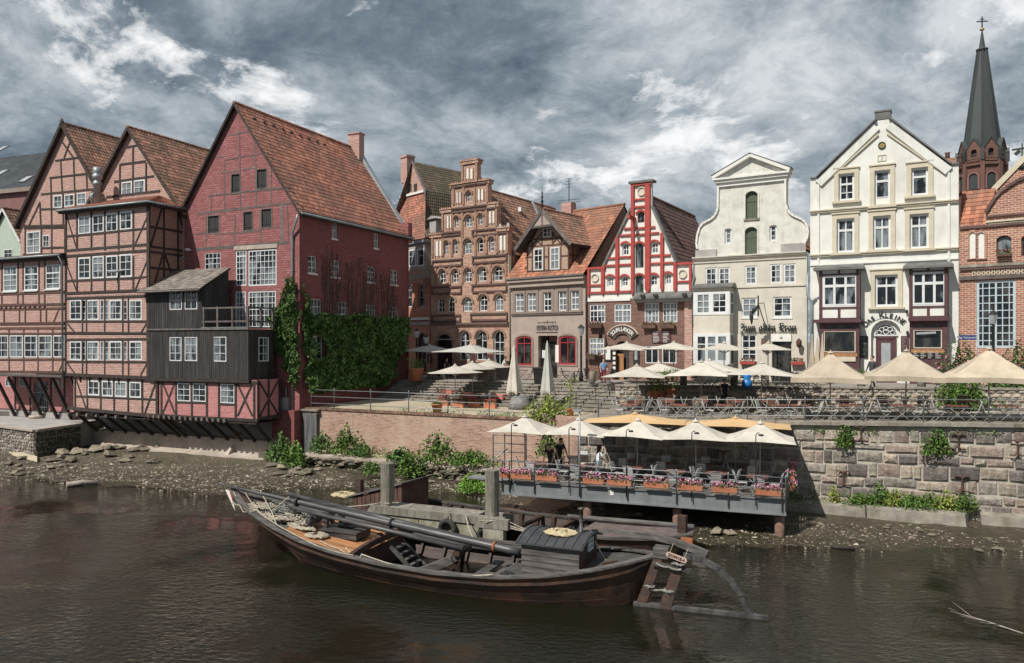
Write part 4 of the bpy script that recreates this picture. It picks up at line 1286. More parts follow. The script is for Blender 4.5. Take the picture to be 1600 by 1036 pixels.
# dormer
fd3 = f3
zd0, zd1 = zc3 + .1, f3.at(857,386)[1]
dl, dr_ = f3.at(823.5,420)[0], f3.at(888.6,420)[0]
aw3 = [window(f3, root, r,2,(.4,.68), b=-.07, fw=.10, mw=.06) for r in ((833.8,388,848.2,422.5),(859.5,386,874,421.5))]
aw3.append(window(f3, root,(848,355.5,861,370.7),2,(.5,), b=-.07, fw=.09, mw=.05))
ax = f3.at(850,326.7)
dm_ = (dl + dr_) / 2
wall(f3, root, [(dl, zd0),(dr_, zd0),(dr_, zd1),(dm_, ax[1] - .45),(dl, zd1)], [hole(w_,-.01) for w_ in aw3], brick_mat('buff_brick',(0.42,0.27,0.20),(0.50,0.34,0.26),(0.5,0.42,0.34), patch=(0.36,0.24,0.18)), px=False, b=-.05, th=.2)
tbb = lambda p0, p1, w_=.11: beam(f3, OR, p0, p1, w_,-.085,.05, brown_timber)
for x in (824,831.5,850,857,876,888):
 tbb((x,386),(x,437))
for x in (831,846.5,863,877):
 tbb((x,362),(x,384))
for p0, p1 in (((823,385.5),(889,380.5)),((826,374),(885,372)),((823,424),(889,421)),((823,402),(832,401)),((849,401),(858,400.5)),((875,400),(889,399)),((823,437),(889,435)),((833,425),(848,436)),((848,425),(833,436)),((859,424),(875,435)),((875,424),(859,435)),((832,372),(846,382)),((846,364),(833,382)),((863,364),(876,381)),((876,366),(863,380))):
 tbb(p0, p1,.09)
obj('side_wall', MB().box(-.2,-.003,.15,5, zd0, zd1), brick_dark, root, f3.M(dr_,0,0))
obj('side_wall', MB().box(.003,.2,.15,5, zd0, zd1), brick_dark, root, f3.M(dl,0,0))
for k in range(4):
 obj('timber_beam', MB().box(-.003,.04,.4 + k * 1.1,.52 + k * 1.1, zd0, zd1), brown_timber, root, f3.M(dr_,0,0))
for k in (1,2):
 obj('timber_beam', MB().box(-.003,.045,0,5, zd0 + (zd1 - zd0) * k / 3, zd0 + (zd1 - zd0) * k / 3 + .12), brown_timber, root, f3.M(dr_,0,0))
eL, eR = f3.at(804.5,389,-.8), f3.at(892.5,381,-.8)
zee = (eL[1] + eR[1]) / 2
hw_ = (eR[0] - eL[0]) / 2
xc3 = (eR[0] + eL[0]) / 2
zax = f3.at(850,327,-.8)[1]
gable_roof(f3, root, xc3 - hw_, zee, xc3, zax, xc3 + hw_, zee,-.85,6.5, tile_moss, barge=grey_timber, tw=.25, th=.32, bw=.28)
# carved gable infill
gi = MB()
zi = f3.at(850,353,-.75)[1]
kk = (zi - zee) / (zax - zee)
gi.slab([(xc3 - hw_ * (1 - kk), zi),(xc3 + hw_ * (1 - kk), zi),(xc3, zax - .05)], [],-.8,-.74)
gobj = obj('gable_infill', gi, taupe, root, f3.M())
for dx in (-.42,.42):
 cdm = MB()
 for k in range(6):
  a = k * PI / 3
  cdm.bar((dx,-.82, zi + .42),(dx + .2 * math.cos(a),-.82, zi + .42 + .2 * math.sin(a)),.07,.03)
 obj('rosette', cdm, trim_white, gobj, f3.M())
obj('collar_beam', MB().box(xc3 - hw_ * (1 - kk) - .1, xc3 + hw_ * (1 - kk) + .1,-.84,-.70, zi - .1, zi + .06), grey_timber, root, f3.M())
obj('king_post', MB().box(-.06,.06,-.84,-.70, zi, zax), grey_timber, root, f3.M(xc3,0,0))
obj('finial', MB().lathe([(.08,0),(.06,.5),(.13,.6),(.05,.75),(.09,.95),(.03,1.1),(.06,1.25),(.015,1.4),(.01,1.9)],8), dark_metal, root, f3.M(xc3,-.8, zax))
# main roof, ridge along the street
rg = f3.at(965.6,321.7,5.0)
zrid = rg[1]
obj('roof_tiles', pantiles((-.2,-.4, zc3 + .2),(f3.L + .1,-.4, zc3 + .2),(f3.L + .1,5.0, zrid),(-.2,5.0, zrid),.26,.34), tile_orange, root, f3.M(), 'stuff')
obj('roof_tiles', pantiles((f3.L + .1,10.4, zc3 + .2),(-.2,10.4, zc3 + .2),(-.2,5.0, zrid),(f3.L + .1,5.0, zrid),.26,.34), tile_orange, root, f3.M(), 'stuff')
fe3 = Fr(f3.w(f3.L,0,0).x, f3.w(f3.L,0,0).y, f3.n.x, f3.n.y)
obj('side_wall', MB().slab([(.31,4.7),(10.2,4.7),(10.2, zc3),(5, zrid - .1),(.31, zc3)], [],-.02,.3), brick_brown, root, fe3.M())
obj('ridge_tiles', MB().tube([(-.2,5, zrid + .05),(f3.L + .15,5, zrid + .05)],.13,7), tile_orange, root, f3.M())
obj('chimney', MB().box(-.5,.5,-.35,.35,-1.0,.8), brick_pink, root, f3.M(f3.at(888.5,327,5)[0],5, zrid))
ant = MB().bar((0,0,0),(0,0,2.2),.05,.05)
for z_ in (1.5,1.75,2.0,2.2):
 ant.bar((-.3,0, z_),(.3,0, z_),.03,.03)
for dz in (.3,.5):
 ant.bar((-1.3,0, dz),(1.2,0, dz - .1),.03,.03)
obj('aerial', ant, dark_metal, root, f3.M(f3.at(889,322,5)[0],5, zrid + .6))
# ---------------------------------------------------------------- red and white pilaster gable
f4 = fr2(918.5,56,1082.5,52)
root = thing('red_white_gable_pub', 'brown brick pub with a cream gable ribbed in red pilasters and curved name board', 'house', f4.M(4,2,5.1))
SC = root
A4 = lambda x, y: f4.at(x, y)
zgb = (A4(940,466)[1] + A4(1060,466)[1]) / 2
zgm = zgb
tow = (A4(987.5,300)[0], A4(1018,300)[0])
zt4 = A4(1003,286)[1]
sL, sR = A4(944,414), A4(1058,412)
zs4 = (sL[1] + sR[1]) / 2
tL, tR = A4(987.5,329)[1], A4(1018,323)[1]
tz = (tL + tR) / 2
W_ = []
def w4(r, cols=2, rows=(.5,), **k):
 W_.append(window(f4, SC, r, cols, rows, b=k.pop('b',.12), fw=k.pop('fw',.10), mw=.05, arch=k.pop('arch',.5), **k))
w4((996.8,331,1008,348.5),1,(), gm=glass, fm=maroon)
w4((993.6,380,1006.8,419),2,(), fm=green_door, fw=.05)
w4((993.6,429.6,1006.8,461),2,(), fm=green_door, fw=.05)
for r in ((973.2,380,984,399.6),(1018.2,377.7,1029.8,396.5),(949.7,431.3,960,448),(971.7,431.3,982.6,448),(1016.7,429,1028.4,446.7),(1039.4,427,1050.4,444.7)):
 w4(r)
pL = (A4(919,430)[0], A4(945,430)[0]); pR = (A4(1054.5,425)[0], A4(1081.5,425)[0])
zped = (A4(919,421)[1] + A4(1080,413)[1]) / 2
out4 = [(0, zgb),(f4.L - .02, zgb),(f4.L - .02, zped),(pR[0], zped),(pR[0], zs4),(tow[1], tz),(tow[1], zt4),(tow[0], zt4),(tow[0], tz),(pL[1], zs4),(pL[1], zped),(0, zped)]
obj('wall', MB().slab(out4, [hole(w_,-.01) for w_ in W_],0,.3), trim_white, root, f4.M())
def rbar(x0, x1, y0, y1, pr=.16, nm='pilaster'):
 a0, a1, z0, z1 = f4.rect((x0, y0, x1, y1))
 return obj(nm, MB().box(-(a1 - a0) / 2,(a1 - a0) / 2,-pr,-.003,0, z1 - z0), red_trim, SC, f4.M((a0 + a1) / 2,0, z0))
for x0, x1, y0, y1 in ((986.8,991.5,287,456),(1008.5,1016.5,287,452),(962.5,967.5,371,454),(1032.6,1037.5,364,450),(940,945,416,455),(1053,1058,412,452),(919,922.5,421,458),(1077.5,1081.5,413,452)):
 o = rbar(x0, x1, y0, y1)
 a0, a1, z0, z1 = f4.rect((x0, y0, x1, y1))
 obj('pilaster_foot', MB().slab([(-(a1 - a0) / 2,0),((a1 - a0) / 2,0),(0,-.35)], [],-.15,-.003), red_trim, o, f4.M((a0 + a1) / 2,0, z0))
def hbar(x0, x1, y, h=.12, pr=.12):
 a0, z0 = f4.at(x0, y); a1, z1 = f4.at(x1, y - (x1 - x0) * .045)
 obj('red_band', MB().box(a0, a1,-pr,-.003,(z0 + z1) / 2 - h / 2,(z0 + z1) / 2 + h / 2), red_trim, SC, f4.M())
for x0, x1, y in ((991.5,1008.5,312),(991.5,1008.5,323.5),(975,986,357.5),(1016.5,1024,355),(969,986,368),(991.5,1008,367),(1016.5,1030,364.5),(949,962,404),(967.5,986,402),(1016.5,1032,399.5),(1037.5,1048,399),(945,962,415.3),(967.5,986,414),(1016.5,1032,412),(1037.5,1053,411),(1058,1077,440.5),(922.5,940,446),(991.5,1008,357)):
 hbar(x0, x1, y)
hbar(919,986,458,.14)
for xa, xb in ((919,945),(1054.5,1081.5)):
 a0, a1 = A4(xa,418)[0], A4(xb,418)[0]
 obj('pedestal_cap', MB().box(a0 - .08, a1 + .08,-.18,.35, zped - .02, zped + .14), red_trim, root, f4.M())
obj('tower_cap', MB().box(tow[0] - .18, tow[1] + .18,-.25,.5, zt4, zt4 + .16), lead, root, f4.M())
obj('red_band', MB().box(tow[0], tow[1],-.17,-.163, zt4 - .18, zt4), red_trim, root, f4.M())
for cx_, cy_, r_ in ((930,434,.30),(1067,428,.30),(1002.8,299,.32)):
 a, z = f4.at(cx_, cy_)
 rg_ = [(a + r_ * math.cos(t * PI / 10), z + r_ * math.sin(t * PI / 10)) for t in range(20)]
 ri = [(a + r_ * .8 * math.cos(t * PI / 10), z + r_ * .8 * math.sin(t * PI / 10)) for t in range(20)]
 o = obj('roundel', MB().slab(rg_, [ri],-.10,-.003), trim_beige, root, f4.M())
 cr = [(a + r_ * .78 * math.cos(t * PI / 10), z + r_ * .78 * math.sin(t * PI / 10)) for t in range(-6,15)]
 obj('roundel_face', MB().slab(ri, [],-.02,-.004), beige, o, f4.M())
for w_ in W_:
 a0, a1, z0, z1, rise = w_
 out = archpts(a0 - .14, a1 + .14, z0, z1 + .14, rise + .12)
 inn = archpts(a0 - .01, a1 + .01, z0, z1 + .01, rise + .01)
 mb = MB()
 for k in range(len(out) - 3):
  o0, o1, i0, i1 = out[2 + k], out[3 + k], inn[2 + k], inn[3 + k]
  mb.hexa([(i0[0],-.12, i0[1]),(i1[0],-.12, i1[1]),(i1[0],.0, i1[1]),(i0[0],.0, i0[1]),(o0[0],-.12, o0[1]),(o1[0],-.12, o1[1]),(o1[0],.0, o1[1]),(o0[0],.0, o0[1])])
 obj('red_arch', mb, red_trim, root, f4.M())
obj('hoist_beam', MB().bar((A4(992,343)[0],0, A4(992,343)[1]),(A4(992,343)[0],-1.2, A4(992,343)[1] + .05),.2,.24), red_trim, root, f4.M())
# verges and roof
for sgn,(x_, z_),(x2, z2) in ((-1,(pL[1], zs4),(tow[0], tz)),(1,(pR[0], zs4),(tow[1], tz))):
 obj('verge_coping', MB().bar((x_ + sgn * .1,.1, z_ + .0),(x2 + sgn * .05,.1, z2 + .1),.5,.16), lead, root, f4.M())
kx = (tow[0] + tow[1]) / 2
sl_ = (tz - zs4) / (pL[1] - tow[0])
zpk = tz + abs(sl_) * (tow[1] - tow[0]) / 2 - .25
gable_roof(f4, root, pL[1] - .5, zs4 - .9, kx, zpk, pR[0] + .5, zs4 - .9,.32,12, tile_dark, tw=.3, th=.36)
fs4 = Fr(f4.w(f4.L - .3,0,0).x, f4.w(f4.L - .3,0,0).y, f4.n.x, f4.n.y)
wall(fs4, root, [(.31,5),(12,5),(12, zped - .8),(.31, zped - .8)], [], brick_brown, px=False)
# brick lower storeys
W_ = []
for r in ((921.5,475.6,946,504),(960,475,986.3,503.6),(1007,473,1030,504),(1035.5,472.4,1058.7,503.6)):
 W_.append(window(f4, SC, r,4,(.33,.66), b=.05, fw=.08, mw=.04, casement=True, thick=.10))
W_.append(window(f4, SC,(921,528,944,554),4,(.33,.66), b=.05, fw=.08, mw=.04, casement=True, thick=.1))
for r in ((1008,540,1029.4,568),(1034.3,540,1057.4,568)):
 W_.append(window(f4, SC, r,2,(.8,), b=.05, fw=.08, mw=.06, gm=dark_glass))
ad0, ad1 = A4(961,560)[0], A4(983,560)[0]
zd_ = A4(972,533)[1]
darch = archpts(ad0, ad1,5.12, zd_,1.0)
obj('wall', MB().slab([(0,4.8),(f4.L - .02,4.8),(f4.L - .02, zgb - .004),(0, zgb - .004)], [hole(w_,-.01) for w_ in W_] + [darch],.02,.32), brick_purple, root, f4.M())
obj('door_recess', MB().box(ad0, ad1,.6,.66,5.12, zd_), black_board, root, f4.M())
obj('door', MB().box(ad0 + .08,(ad0 + ad1) / 2,.30,.36,5.12, zd_ - .9), mat('oak_door',(0.32,0.15,0.06),(0.42,0.21,0.09),2,.6, stretch=(5,5,.6)), root, f4.M())
obj('fascia_board', MB().box(0, A4(985,466)[0],-.06,.015, zgb - .15, zgb + .06), trim_white, root, f4.M())
pr0 = A4(994,460)[0]
obj('pent_eaves', MB().hexa([(pr0,-.65, zgb - .1),(f4.L + .1,-.65, zgb - .1),(f4.L + .1,-.0, zgb - .1),(pr0,0, zgb - .1),(pr0,-.65, zgb + .05),(f4.L + .1,-.65, zgb + .05),(f4.L + .1,-.0, zgb + .4),(pr0,0, zgb + .4)]), lead, root, f4.M())
obj('soffit', MB().box(pr0, f4.L,-.45,.015, zgb - .32, zgb - .104), plaster_grey, root, f4.M())
for x in (1010,1030,1075):
 obj('floodlight', MB().box(-.15,.15,-.85,-.65,.05,.2), dark_metal, root, f4.M(A4(x,455)[0],0, zgb))
brick_edge = MB()
obj('brick_pier', MB().box(f4.L - .55, f4.L - .02,-.1,.019,4.9, zgb - .32), brick_pink, root, f4.M())
# curved name board
sc_c = f4.at(973.2,537)[0], f4.at(973.2,537)[1]
Rm = f4.at(973.2,514)[1] - sc_c[1]
bd = []
n = 14
ha = rad(57)
for rr_ in (Rm + .26, Rm - .26):
 row = [(sc_c[0] + rr_ * math.sin(-ha + 2 * ha * k / n), sc_c[1] + rr_ * math.cos(-ha + 2 * ha * k / n)) for k in range(n + 1)]
 bd += row if rr_ > Rm else row[::-1]
nb = obj('name_board', MB().slab(bd, [],-.16,-.06), mat('board_brown',(0.06,0.04,0.035),(0.08,0.055,0.05)), root, f4.M())
bd2 = []
for rr_ in (Rm + .33, Rm - .33):
 h2 = ha + .05
 row = [(sc_c[0] + rr_ * math.sin(-h2 + 2 * h2 * k / n), sc_c[1] + rr_ * math.cos(-h2 + 2 * h2 * k / n)) for k in range(n + 1)]
 bd2 += row if rr_ > Rm else row[::-1]
obj('board_rim', MB().slab(bd2, [],-.10,.0), trim_beige, nb, f4.M())
word = "SCHALLANDER"
for k, ch in enumerate(word):
 t = rad(-47) + rad(94) * k / (len(word) - 1)
 a_, z_ = sc_c[0] + (Rm - .15) * math.sin(t), sc_c[1] + (Rm - .15) * math.cos(t)
 lettering(f4, nb, ch, a_, z_,.40, trim_white, b=-.175, offset=.004, tilt=-t, px=False, name='letter')
# boards beside the door, menu, window boxes
a0, a1, z0, z1 = f4.rect((1019,516,1048,535))
mbd = obj('menu_board', MB().box(a0, a1,-.07,.015, z0, z1), maroon, root, f4.M())
mk = MB()
for row in range(8):
 zz_ = z1 - .1 - row * .10
 for (s0, s1) in ((.07,.42),(.6,.93)):
  mk.box(a0 + (a1 - a0) * s0, a0 + (a1 - a0) * (s1 - RD.random() * .12),-.078,-.072, zz_ - .03, zz_)
obj('menu_lines', mk, trim_white, mbd, f4.M(), 'stuff')
a0, a1, z0, z1 = f4.rect((945.6,539.4,955.8,564))
o = obj('notice_board', MB().box(a0, a1,-.07,.015, z0, z1), dark_metal, root, f4.M())
obj('notice_paper', MB().box(a0 + .07, a1 - .07,-.08,-.072, z0 + .1, z1 - .08), trim_white, o, f4.M())
a0, a1, z0, z1 = f4.rect((957.5,548,963.5,590))
o = obj('light_panel', MB().box(a0, a1,-.1,.015, z0, z1), dark_metal, root, f4.M())
for k in range(4):
 obj('panel_slot', MB().box(a0 + .05, a1 - .05,-.11,-.102, z1 - .35 * k - .28, z1 - .35 * k - .08), trim_white, o, f4.M())
a0, a1, z0, z1 = f4.rect((990,545,999,569))
o = obj('blackboard', MB().box(a0, a1,-.07,.015, z0, z1), dark_metal, root, f4.M())
obj('chalk_drawing', MB().box(a0 + .1, a1 - .12,-.08,-.072, z0 + .3, z1 - .15), zinc_pale, o, f4.M())
o = obj('hanging_sign', MB().bar((0,0,0),(0,-1.0,0),.04,.05).box(-.02,.02,-.95,-.35,-.75,-.05), dark_metal, root, f4.M(A4(944,513)[0],0, A4(944,513)[1]))
leafy = mat('leaf_green',(0.05,0.10,0.025),(0.10,0.17,0.045),3,.6, rnd=.45, spec=.3)
petal_red = mat('red_petals',(0.30,0.03,0.05),(0.45,0.07,0.10),3,.6, rnd=.3)
petal_pink = mat('pink_petals',(0.60,0.16,0.30),(0.75,0.30,0.45),3,.6, rnd=.3)
terracotta = mat('terracotta',(0.42,0.15,0.08),(0.50,0.20,0.11),3,.8, orand=.15)
def window_box(fr, root, r, pet=None, m=None, b=-.05):
 a0, a1, z0, z1 = fr.rect(r)
 o = obj('window_box', MB().box(-(a1 - a0) / 2,(a1 - a0) / 2, b - .3, b,0, z1 - z0), m or brown_timber, root, fr.M((a0 + a1) / 2,0, z0))
 L = a1 - a0
 leaves(90, lambda g: (g.uniform(-L / 2, L / 2), b - .15 + g.uniform(-.15,.12), z1 - z0 + g.uniform(-.02,.22)),.06, leafy, 'box_plants', o, kind='stuff', seed=int(L * 1000))
 leaves(50, lambda g: (g.uniform(-L / 2, L / 2), b - .17 + g.uniform(-.15,.1), z1 - z0 + g.uniform(.05,.25)),.045, pet or petal_red, 'box_flowers', o, kind='stuff', seed=int(L * 1700))
for r in ((922.5,507,942.5,512.5),(1005,507.5,1026.5,513),(1033,507.5,1055.5,513),(919,556,941,561.5)):
 window_box(f4, root, r)
# ---------------------------------------------------------------- weathered baroque gable inn
f5 = fr2(1083,52,1262,48.2)
root = thing('baroque_gable_inn', 'beige inn with a weathered curved baroque gable, green loading doors and blackletter name', 'house', f5.M(4,2,5.2))
KR = root
A5 = f5.at
zst = (A5(1090,404.5)[1] + A5(1258,395)[1]) / 2
W_ = []
for r, c in (((1102,418,1120.5,447),2),((1122.5,417.7,1141,446.5),2),((1164,415,1182.7,444.7),2),((1203,412.2,1221.5,443),2),((1224,411.8,1244,442.8),2)):
 W_.append(window(f5, KR, r, c,(.33,.66), b=.04, fw=.12, mw=.045))
for r in ((1159,465,1183.2,496),(1207.6,463.4,1237.5,496)):
 W_.append(window(f5, KR, r,2,(.33,.66), b=.06, fw=.12, mw=.045, sill=True))
W_.append(window(f5, KR,(1158.6,522.4,1182.7,564),2,(.25,.5,.75), b=.06, fw=.1, mw=.05))
a0, a1, z0, z1 = f5.rect((1206,534,1236.5,590))
dh = [(a0,5.2),(a1,5.2),(a1, z1),(a0, z1)]
wall(f5, root, [(0,4.9),(f5.L - .05,4.9),(f5.L - .05, zst),(0, zst)], [hole(w_,-.01) for w_ in W_] + [dh], beige, px=False)
obj('door', MB().box(a0, a1,.35,.42,5.2, z1).box(a0 + .1, a0 + .25,.2,.35,5.2, z1), dark_glass, root, f5.M())
q0, q1, s0, s1 = f5.rect((1206,522,1236.8,533.5))
o = obj('transom_sign', MB().box(q0, q1,-.12,-.004, s0, s1), trim_white, root, f5.M())
em = MB().bar(((q0 + q1) / 2,-.13, s0 + .12),((q0 + q1) / 2,-.13, s1 - .1),.03,.02).bar(((q0 + q1) / 2 - .1,-.13,(s0 + s1) / 2),((q0 + q1) / 2 + .1,-.13,(s0 + s1) / 2),.06,.02)
obj('emblem', em, green_door, o, f5.M())
# gable outline
L_ = [(1090,404),(1090,389),(1088.6,380),(1090,367),(1093.5,355.5),(1098,349.5),(1104.5,346),(1111,342.5),(1116.7,337.5),(1120,332),(1122,325.5),(1122.8,286)]
R_ = [(1227.5,277),(1227.5,318),(1230.5,327.5),(1235,333.5),(1241,337.5),(1247,340),(1253,342.6),(1258,347),(1261.3,353),(1263,363),(1261,373),(1257.5,379.5),(1257,394.5)]
PL = [A5(*p) for p in L_]
PR = [A5(*p) for p in R_]
PL[0] = (PL[0][0], zst + .004)
PR[-1] = (PR[-1][0], zst + .004)
zen = (PL[-1][1] + PR[0][1]) / 2
PL[-1] = (PL[-1][0], zen)
PR[0] = (PR[0][0], zen)
G_ = []
for r, c in (((1165,298.5,1184,341.5),0),((1164,354.6,1183.2,398),0)):
 q0, q1, s0, s1 = f5.rect(r)
 G_.append(archpts(q0, q1, s0, s1,.22))
 mb = MB()
 for k in range(6):
  x0 = q0 + (q1 - q0) * k / 6
  mb.box(x0 + .006, x0 + (q1 - q0) / 6 - .006,.16,.22, s0, s1 - .05)
 mb.box(q0, q1,.13,.16, s0 + (s1 - s0) * .62, s0 + (s1 - s0) * .66)
 o = obj('loading_door', mb, green_door, root, f5.M())
 obj('door_sill', MB().box(q0 - .12, q1 + .12,-.08,.1, s0 - .12, s0), grey_stone, root, f5.M())
 ar = archpts(q0 - .1, q1 + .1, s0 - .1, s1 + .12,.3)
 obj('door_surround', MB().slab(ar, [archpts(q0, q1, s0, s1,.22)],-.05,-.003), old_white, root, f5.M())
for r in ((1132.7,357,1144,381.4),(1202.7,351.8,1214.6,377)):
 w_ = window(f5, KR, r,1,(.33,.66), b=.12, fw=.12, arch=.25)
 G_.append(hole(w_,-.01))
obj('gable_wall', MB().slab(PL + PR, G_,.0,.4), old_white, root, f5.M())
# rounded coping along both scrolls
for Q in (PL[1:], PR[:-1]):
 mb = MB()
 for k in range(len(Q) - 1):
  p, q = V((Q[k][0],.18, Q[k][1])), V((Q[k + 1][0],.18, Q[k + 1][1]))
  mb.bar(p, q + (q - p).normalized() * .04,.56,.10, up=(0,1,0)) if False else mb.bar(p, q + (q - p).normalized() * .05,.12,.62, up=(0,1,0))
 obj('scroll_coping', mb, trim_white, root, f5.M())
obj('gable_base', MB().box(PL[0][0] - .12, PL[0][0] + 1.3,-.12,-.003, PL[0][1], PL[1][1] - .1), plaster_grey, root, f5.M())
obj('gable_base', MB().box(PR[-1][0] - 1.4, PR[-1][0] + .1,-.12,-.003, PR[-1][1], PR[-2][1]), plaster_grey, root, f5.M())
eL, eR = A5(1118,282)[0], A5(1232.5,275)[0]
zcap = zen
obj('entablature', MB().box(eL + .1, eR - .1,-.14,.5, zcap - .25, zcap).box(eL, eR,-.28,.55, zcap, zcap + .18).box(eL - .1, eR + .1,-.4,.6, zcap + .181, zcap + .30), trim_white, root, f5.M())
xp = A5(1174,243.7)
xm = (eL + eR) / 2
obj('pediment', MB().slab([(eL + .1, zcap + .30),(eR - .1, zcap + .30),(xm, xp[1] - .1)], [],-.1,.45), old_white, root, f5.M())
for x_ in (eL - .12, eR + .12):
 obj('raking_cornice', MB().bar((x_,.05, zcap + .36),(xm,.05, xp[1]),.9,.2, up=(0,0,1)), trim_white, root, f5.M())
obj('pediment_lead', MB().bar((eL - .2,.05, zcap + .50),(xm,.05, xp[1] + .13),.95,.04).bar((eR + .2,.05, zcap + .50),(xm,.05, xp[1] + .13),.95,.04), lead, root, f5.M())
moulding(f5, root,(1083,405),(1259,395),.14,.14, beige)
moulding(f5, root,(1083,412.5),(1259,402.5 - 1.5),.07,.07, beige, prof=False)
moulding(f5, root,(1148,449),(1259,445.6),.08,.07, beige, prof=False)
gable_roof(f5, root, PL[1][0] + .6, PL[1][1] - .2, xm, zen - .6, PR[-2][0] - .3, PL[1][1] - .2,.42,12, tile_red, tw=.3, th=.36)
# bay window
bl5, br5 = 0.0, A5(1142,475)[0]
bb = -1.0
ff = Fr(f5.w(0, bb,0).x, f5.w(0, bb,0).y, f5.u.x, f5.u.y)
xr5 = ff.at(1140,475)[0]
xl5 = ff.at(1083.5,475)[0]
ztb = ff.at(1112,450)[1]
WB = []
for r in ((1089,459.5,1108.5,489),(1113.5,458.5,1134.5,488)):
 WB.append(window(ff, KR, r,2,(.3,.62), b=-.03, fw=.05, mw=.05))
for r in ((1089,525,1103,565),(1105,525,1119,564.6),(1121,524.6,1135.5,564.3)):
 WB.append(window(ff, KR, r,1,(.68,), b=-.03, fw=.05, mw=.06))
bay = obj('bay_window', MB().slab([(xl5,5.0),(xr5,5.0),(xr5, ztb),(xl5, ztb)], [hole(w_,-.005) for w_ in WB],0,.2).box(xr5 - .2, xr5 - .003,.2,.98,5.0, ztb).box(xl5, xl5 + .2,.2,.98,5, ztb), beige, root, ff.M())
z0_, z1_ = ff.at(1112,492)[1], ff.at(1112,456)[1]
for (za, zb_) in ((z0_, z1_),(ff.at(1112,570)[1], ff.at(1112,521)[1])):
 obj('white_panel', MB().slab([(xl5, za),(xr5 + .02, za),(xr5 + .02, zb_),(xl5, zb_)], [hole(w_,-.004) for w_ in WB if w_[2] > za and w_[3] < zb_],-.04,-.004), white_frame, bay, ff.M())
 obj('side_window', MB().box(0,.03,.1,.85, za + .08, zb_ - .08), glass, bay, ff.M(xr5,0,0))
 obj('side_frame', MB().box(0,.05,.03,.12, za, zb_).box(0,.05,.83,.95, za, zb_).box(0,.05,.12,.83, za, za + .1).box(0,.05,.12,.83, zb_ - .1, zb_).box(0,.045,.12,.83,(za + zb_) / 2 - .03,(za + zb_) / 2 + .03), white_frame, bay, ff.M(xr5,0,0))
obj('bay_roof', MB().hexa([(xl5 - .1,-.25, ztb),(xr5 + .25,-.25, ztb),(xr5 + .25,1, ztb),(xl5 - .1,1, ztb),(xl5 - .1,-.25, ztb + .12),(xr5 + .25,-.25, ztb + .12),(xr5 + .1,1, ztb + .38),(xl5 - .1,1, ztb + .38)]), lead, root, ff.M())
# blackletter name, written with a broad nib
NIB = {'Z': ([[(.05,.86),(.2,.98),(.45,.88),(.62,.98)], [(.6,.95),(.3,.55)], [(.25,.56),(.5,.5),(.55,.25),(.42,.02),(.12,-.08)], [(.12,.1),(.02,-.02)], [(.08,.72),(.2,.78)]],.68), 'u': ([[(.05,.62),(.13,.55),(.13,.1),(.2,.02),(.34,.12)], [(.34,.62),(.42,.55),(.42,.1),(.5,.02)]],.56), 'm': ([[(.02,.58),(.1,.62),(.1,.05),(.16,0)], [(.12,.52),(.28,.64),(.34,.55),(.34,.05),(.4,0)], [(.36,.52),(.52,.64),(.58,.55),(.58,.08),(.66,.0)]],.72), 'a': ([[(.08,.5),(.2,.62),(.38,.58)], [(.1,.5),(.08,.12),(.2,.0),(.36,.1)], [(.36,.6),(.38,.1),(.46,0)]],.52), 'l': ([[(.08,.98),(.14,.92),(.14,.08),(.24,0)]],.28), 't': ([[(.14,.85),(.14,.08),(.26,0)], [(.02,.6),(.3,.6)]],.34), 'e': ([[(.1,.5),(.1,.12),(.2,0),(.36,.1)], [(.1,.5),(.22,.62),(.34,.48),(.14,.3)]],.42), 'n': ([[(.02,.58),(.1,.62),(.1,.05),(.16,0)], [(.12,.52),(.32,.64),(.38,.55),(.38,.08),(.46,.0)]],.52), 'K': ([[(.02,.75),(.12,.98),(.3,.9),(.42,1.0),(.55,.92)], [(.22,.88),(.2,.1),(.05,-.02)], [(.22,.5),(.42,.62),(.52,.72)], [(.3,.5),(.45,.3),(.5,.08),(.62,0)], [(.02,.45),(.1,.5)], [(.55,.8),(.62,.9)]],.7), 'r': ([[(.02,.58),(.1,.62),(.1,.05),(.18,0)], [(.12,.5),(.24,.64),(.36,.56)]],.40), ' ': ([],.38)}
def blackletter(fr, root, s, a0, a1, z, hgt, m, b):
 tot = sum(NIB[c][1] for c in s)
 kx_ = (a1 - a0) / tot
 x = a0
 nib = V((.07 * kx_,0,.075 * hgt))
 for c in s:
  st, adv = NIB[c]
  if st:
   mb = MB()
   for line in st:
    for (p, q) in zip(line[:-1], line[1:]):
     P_, Q_ = V((p[0] * kx_,0, p[1] * hgt)), V((q[0] * kx_,0, q[1] * hgt))
     pts_ = [P_ - nib, P_ + nib, Q_ + nib, Q_ - nib]
     d_ = V((0,.05,0))
     mb.hexa([tuple(t - d_) for t in pts_] + [tuple(t) for t in pts_])
   obj('letter', mb, m, root, fr.M(x, b, z))
  x += adv * kx_
sg = obj('sign_rail', MB().box(A5(1157,516)[0], A5(1243,516)[0],-.08,-.04,0,.025), dark_metal, root, f5.M(0,0, A5(1200,519)[1]))
blackletter(f5, sg, 'Zum alten Kran', A5(1157,516)[0], A5(1245,516)[0], A5(1200,517.5)[1],.50, dark_metal,-.1)
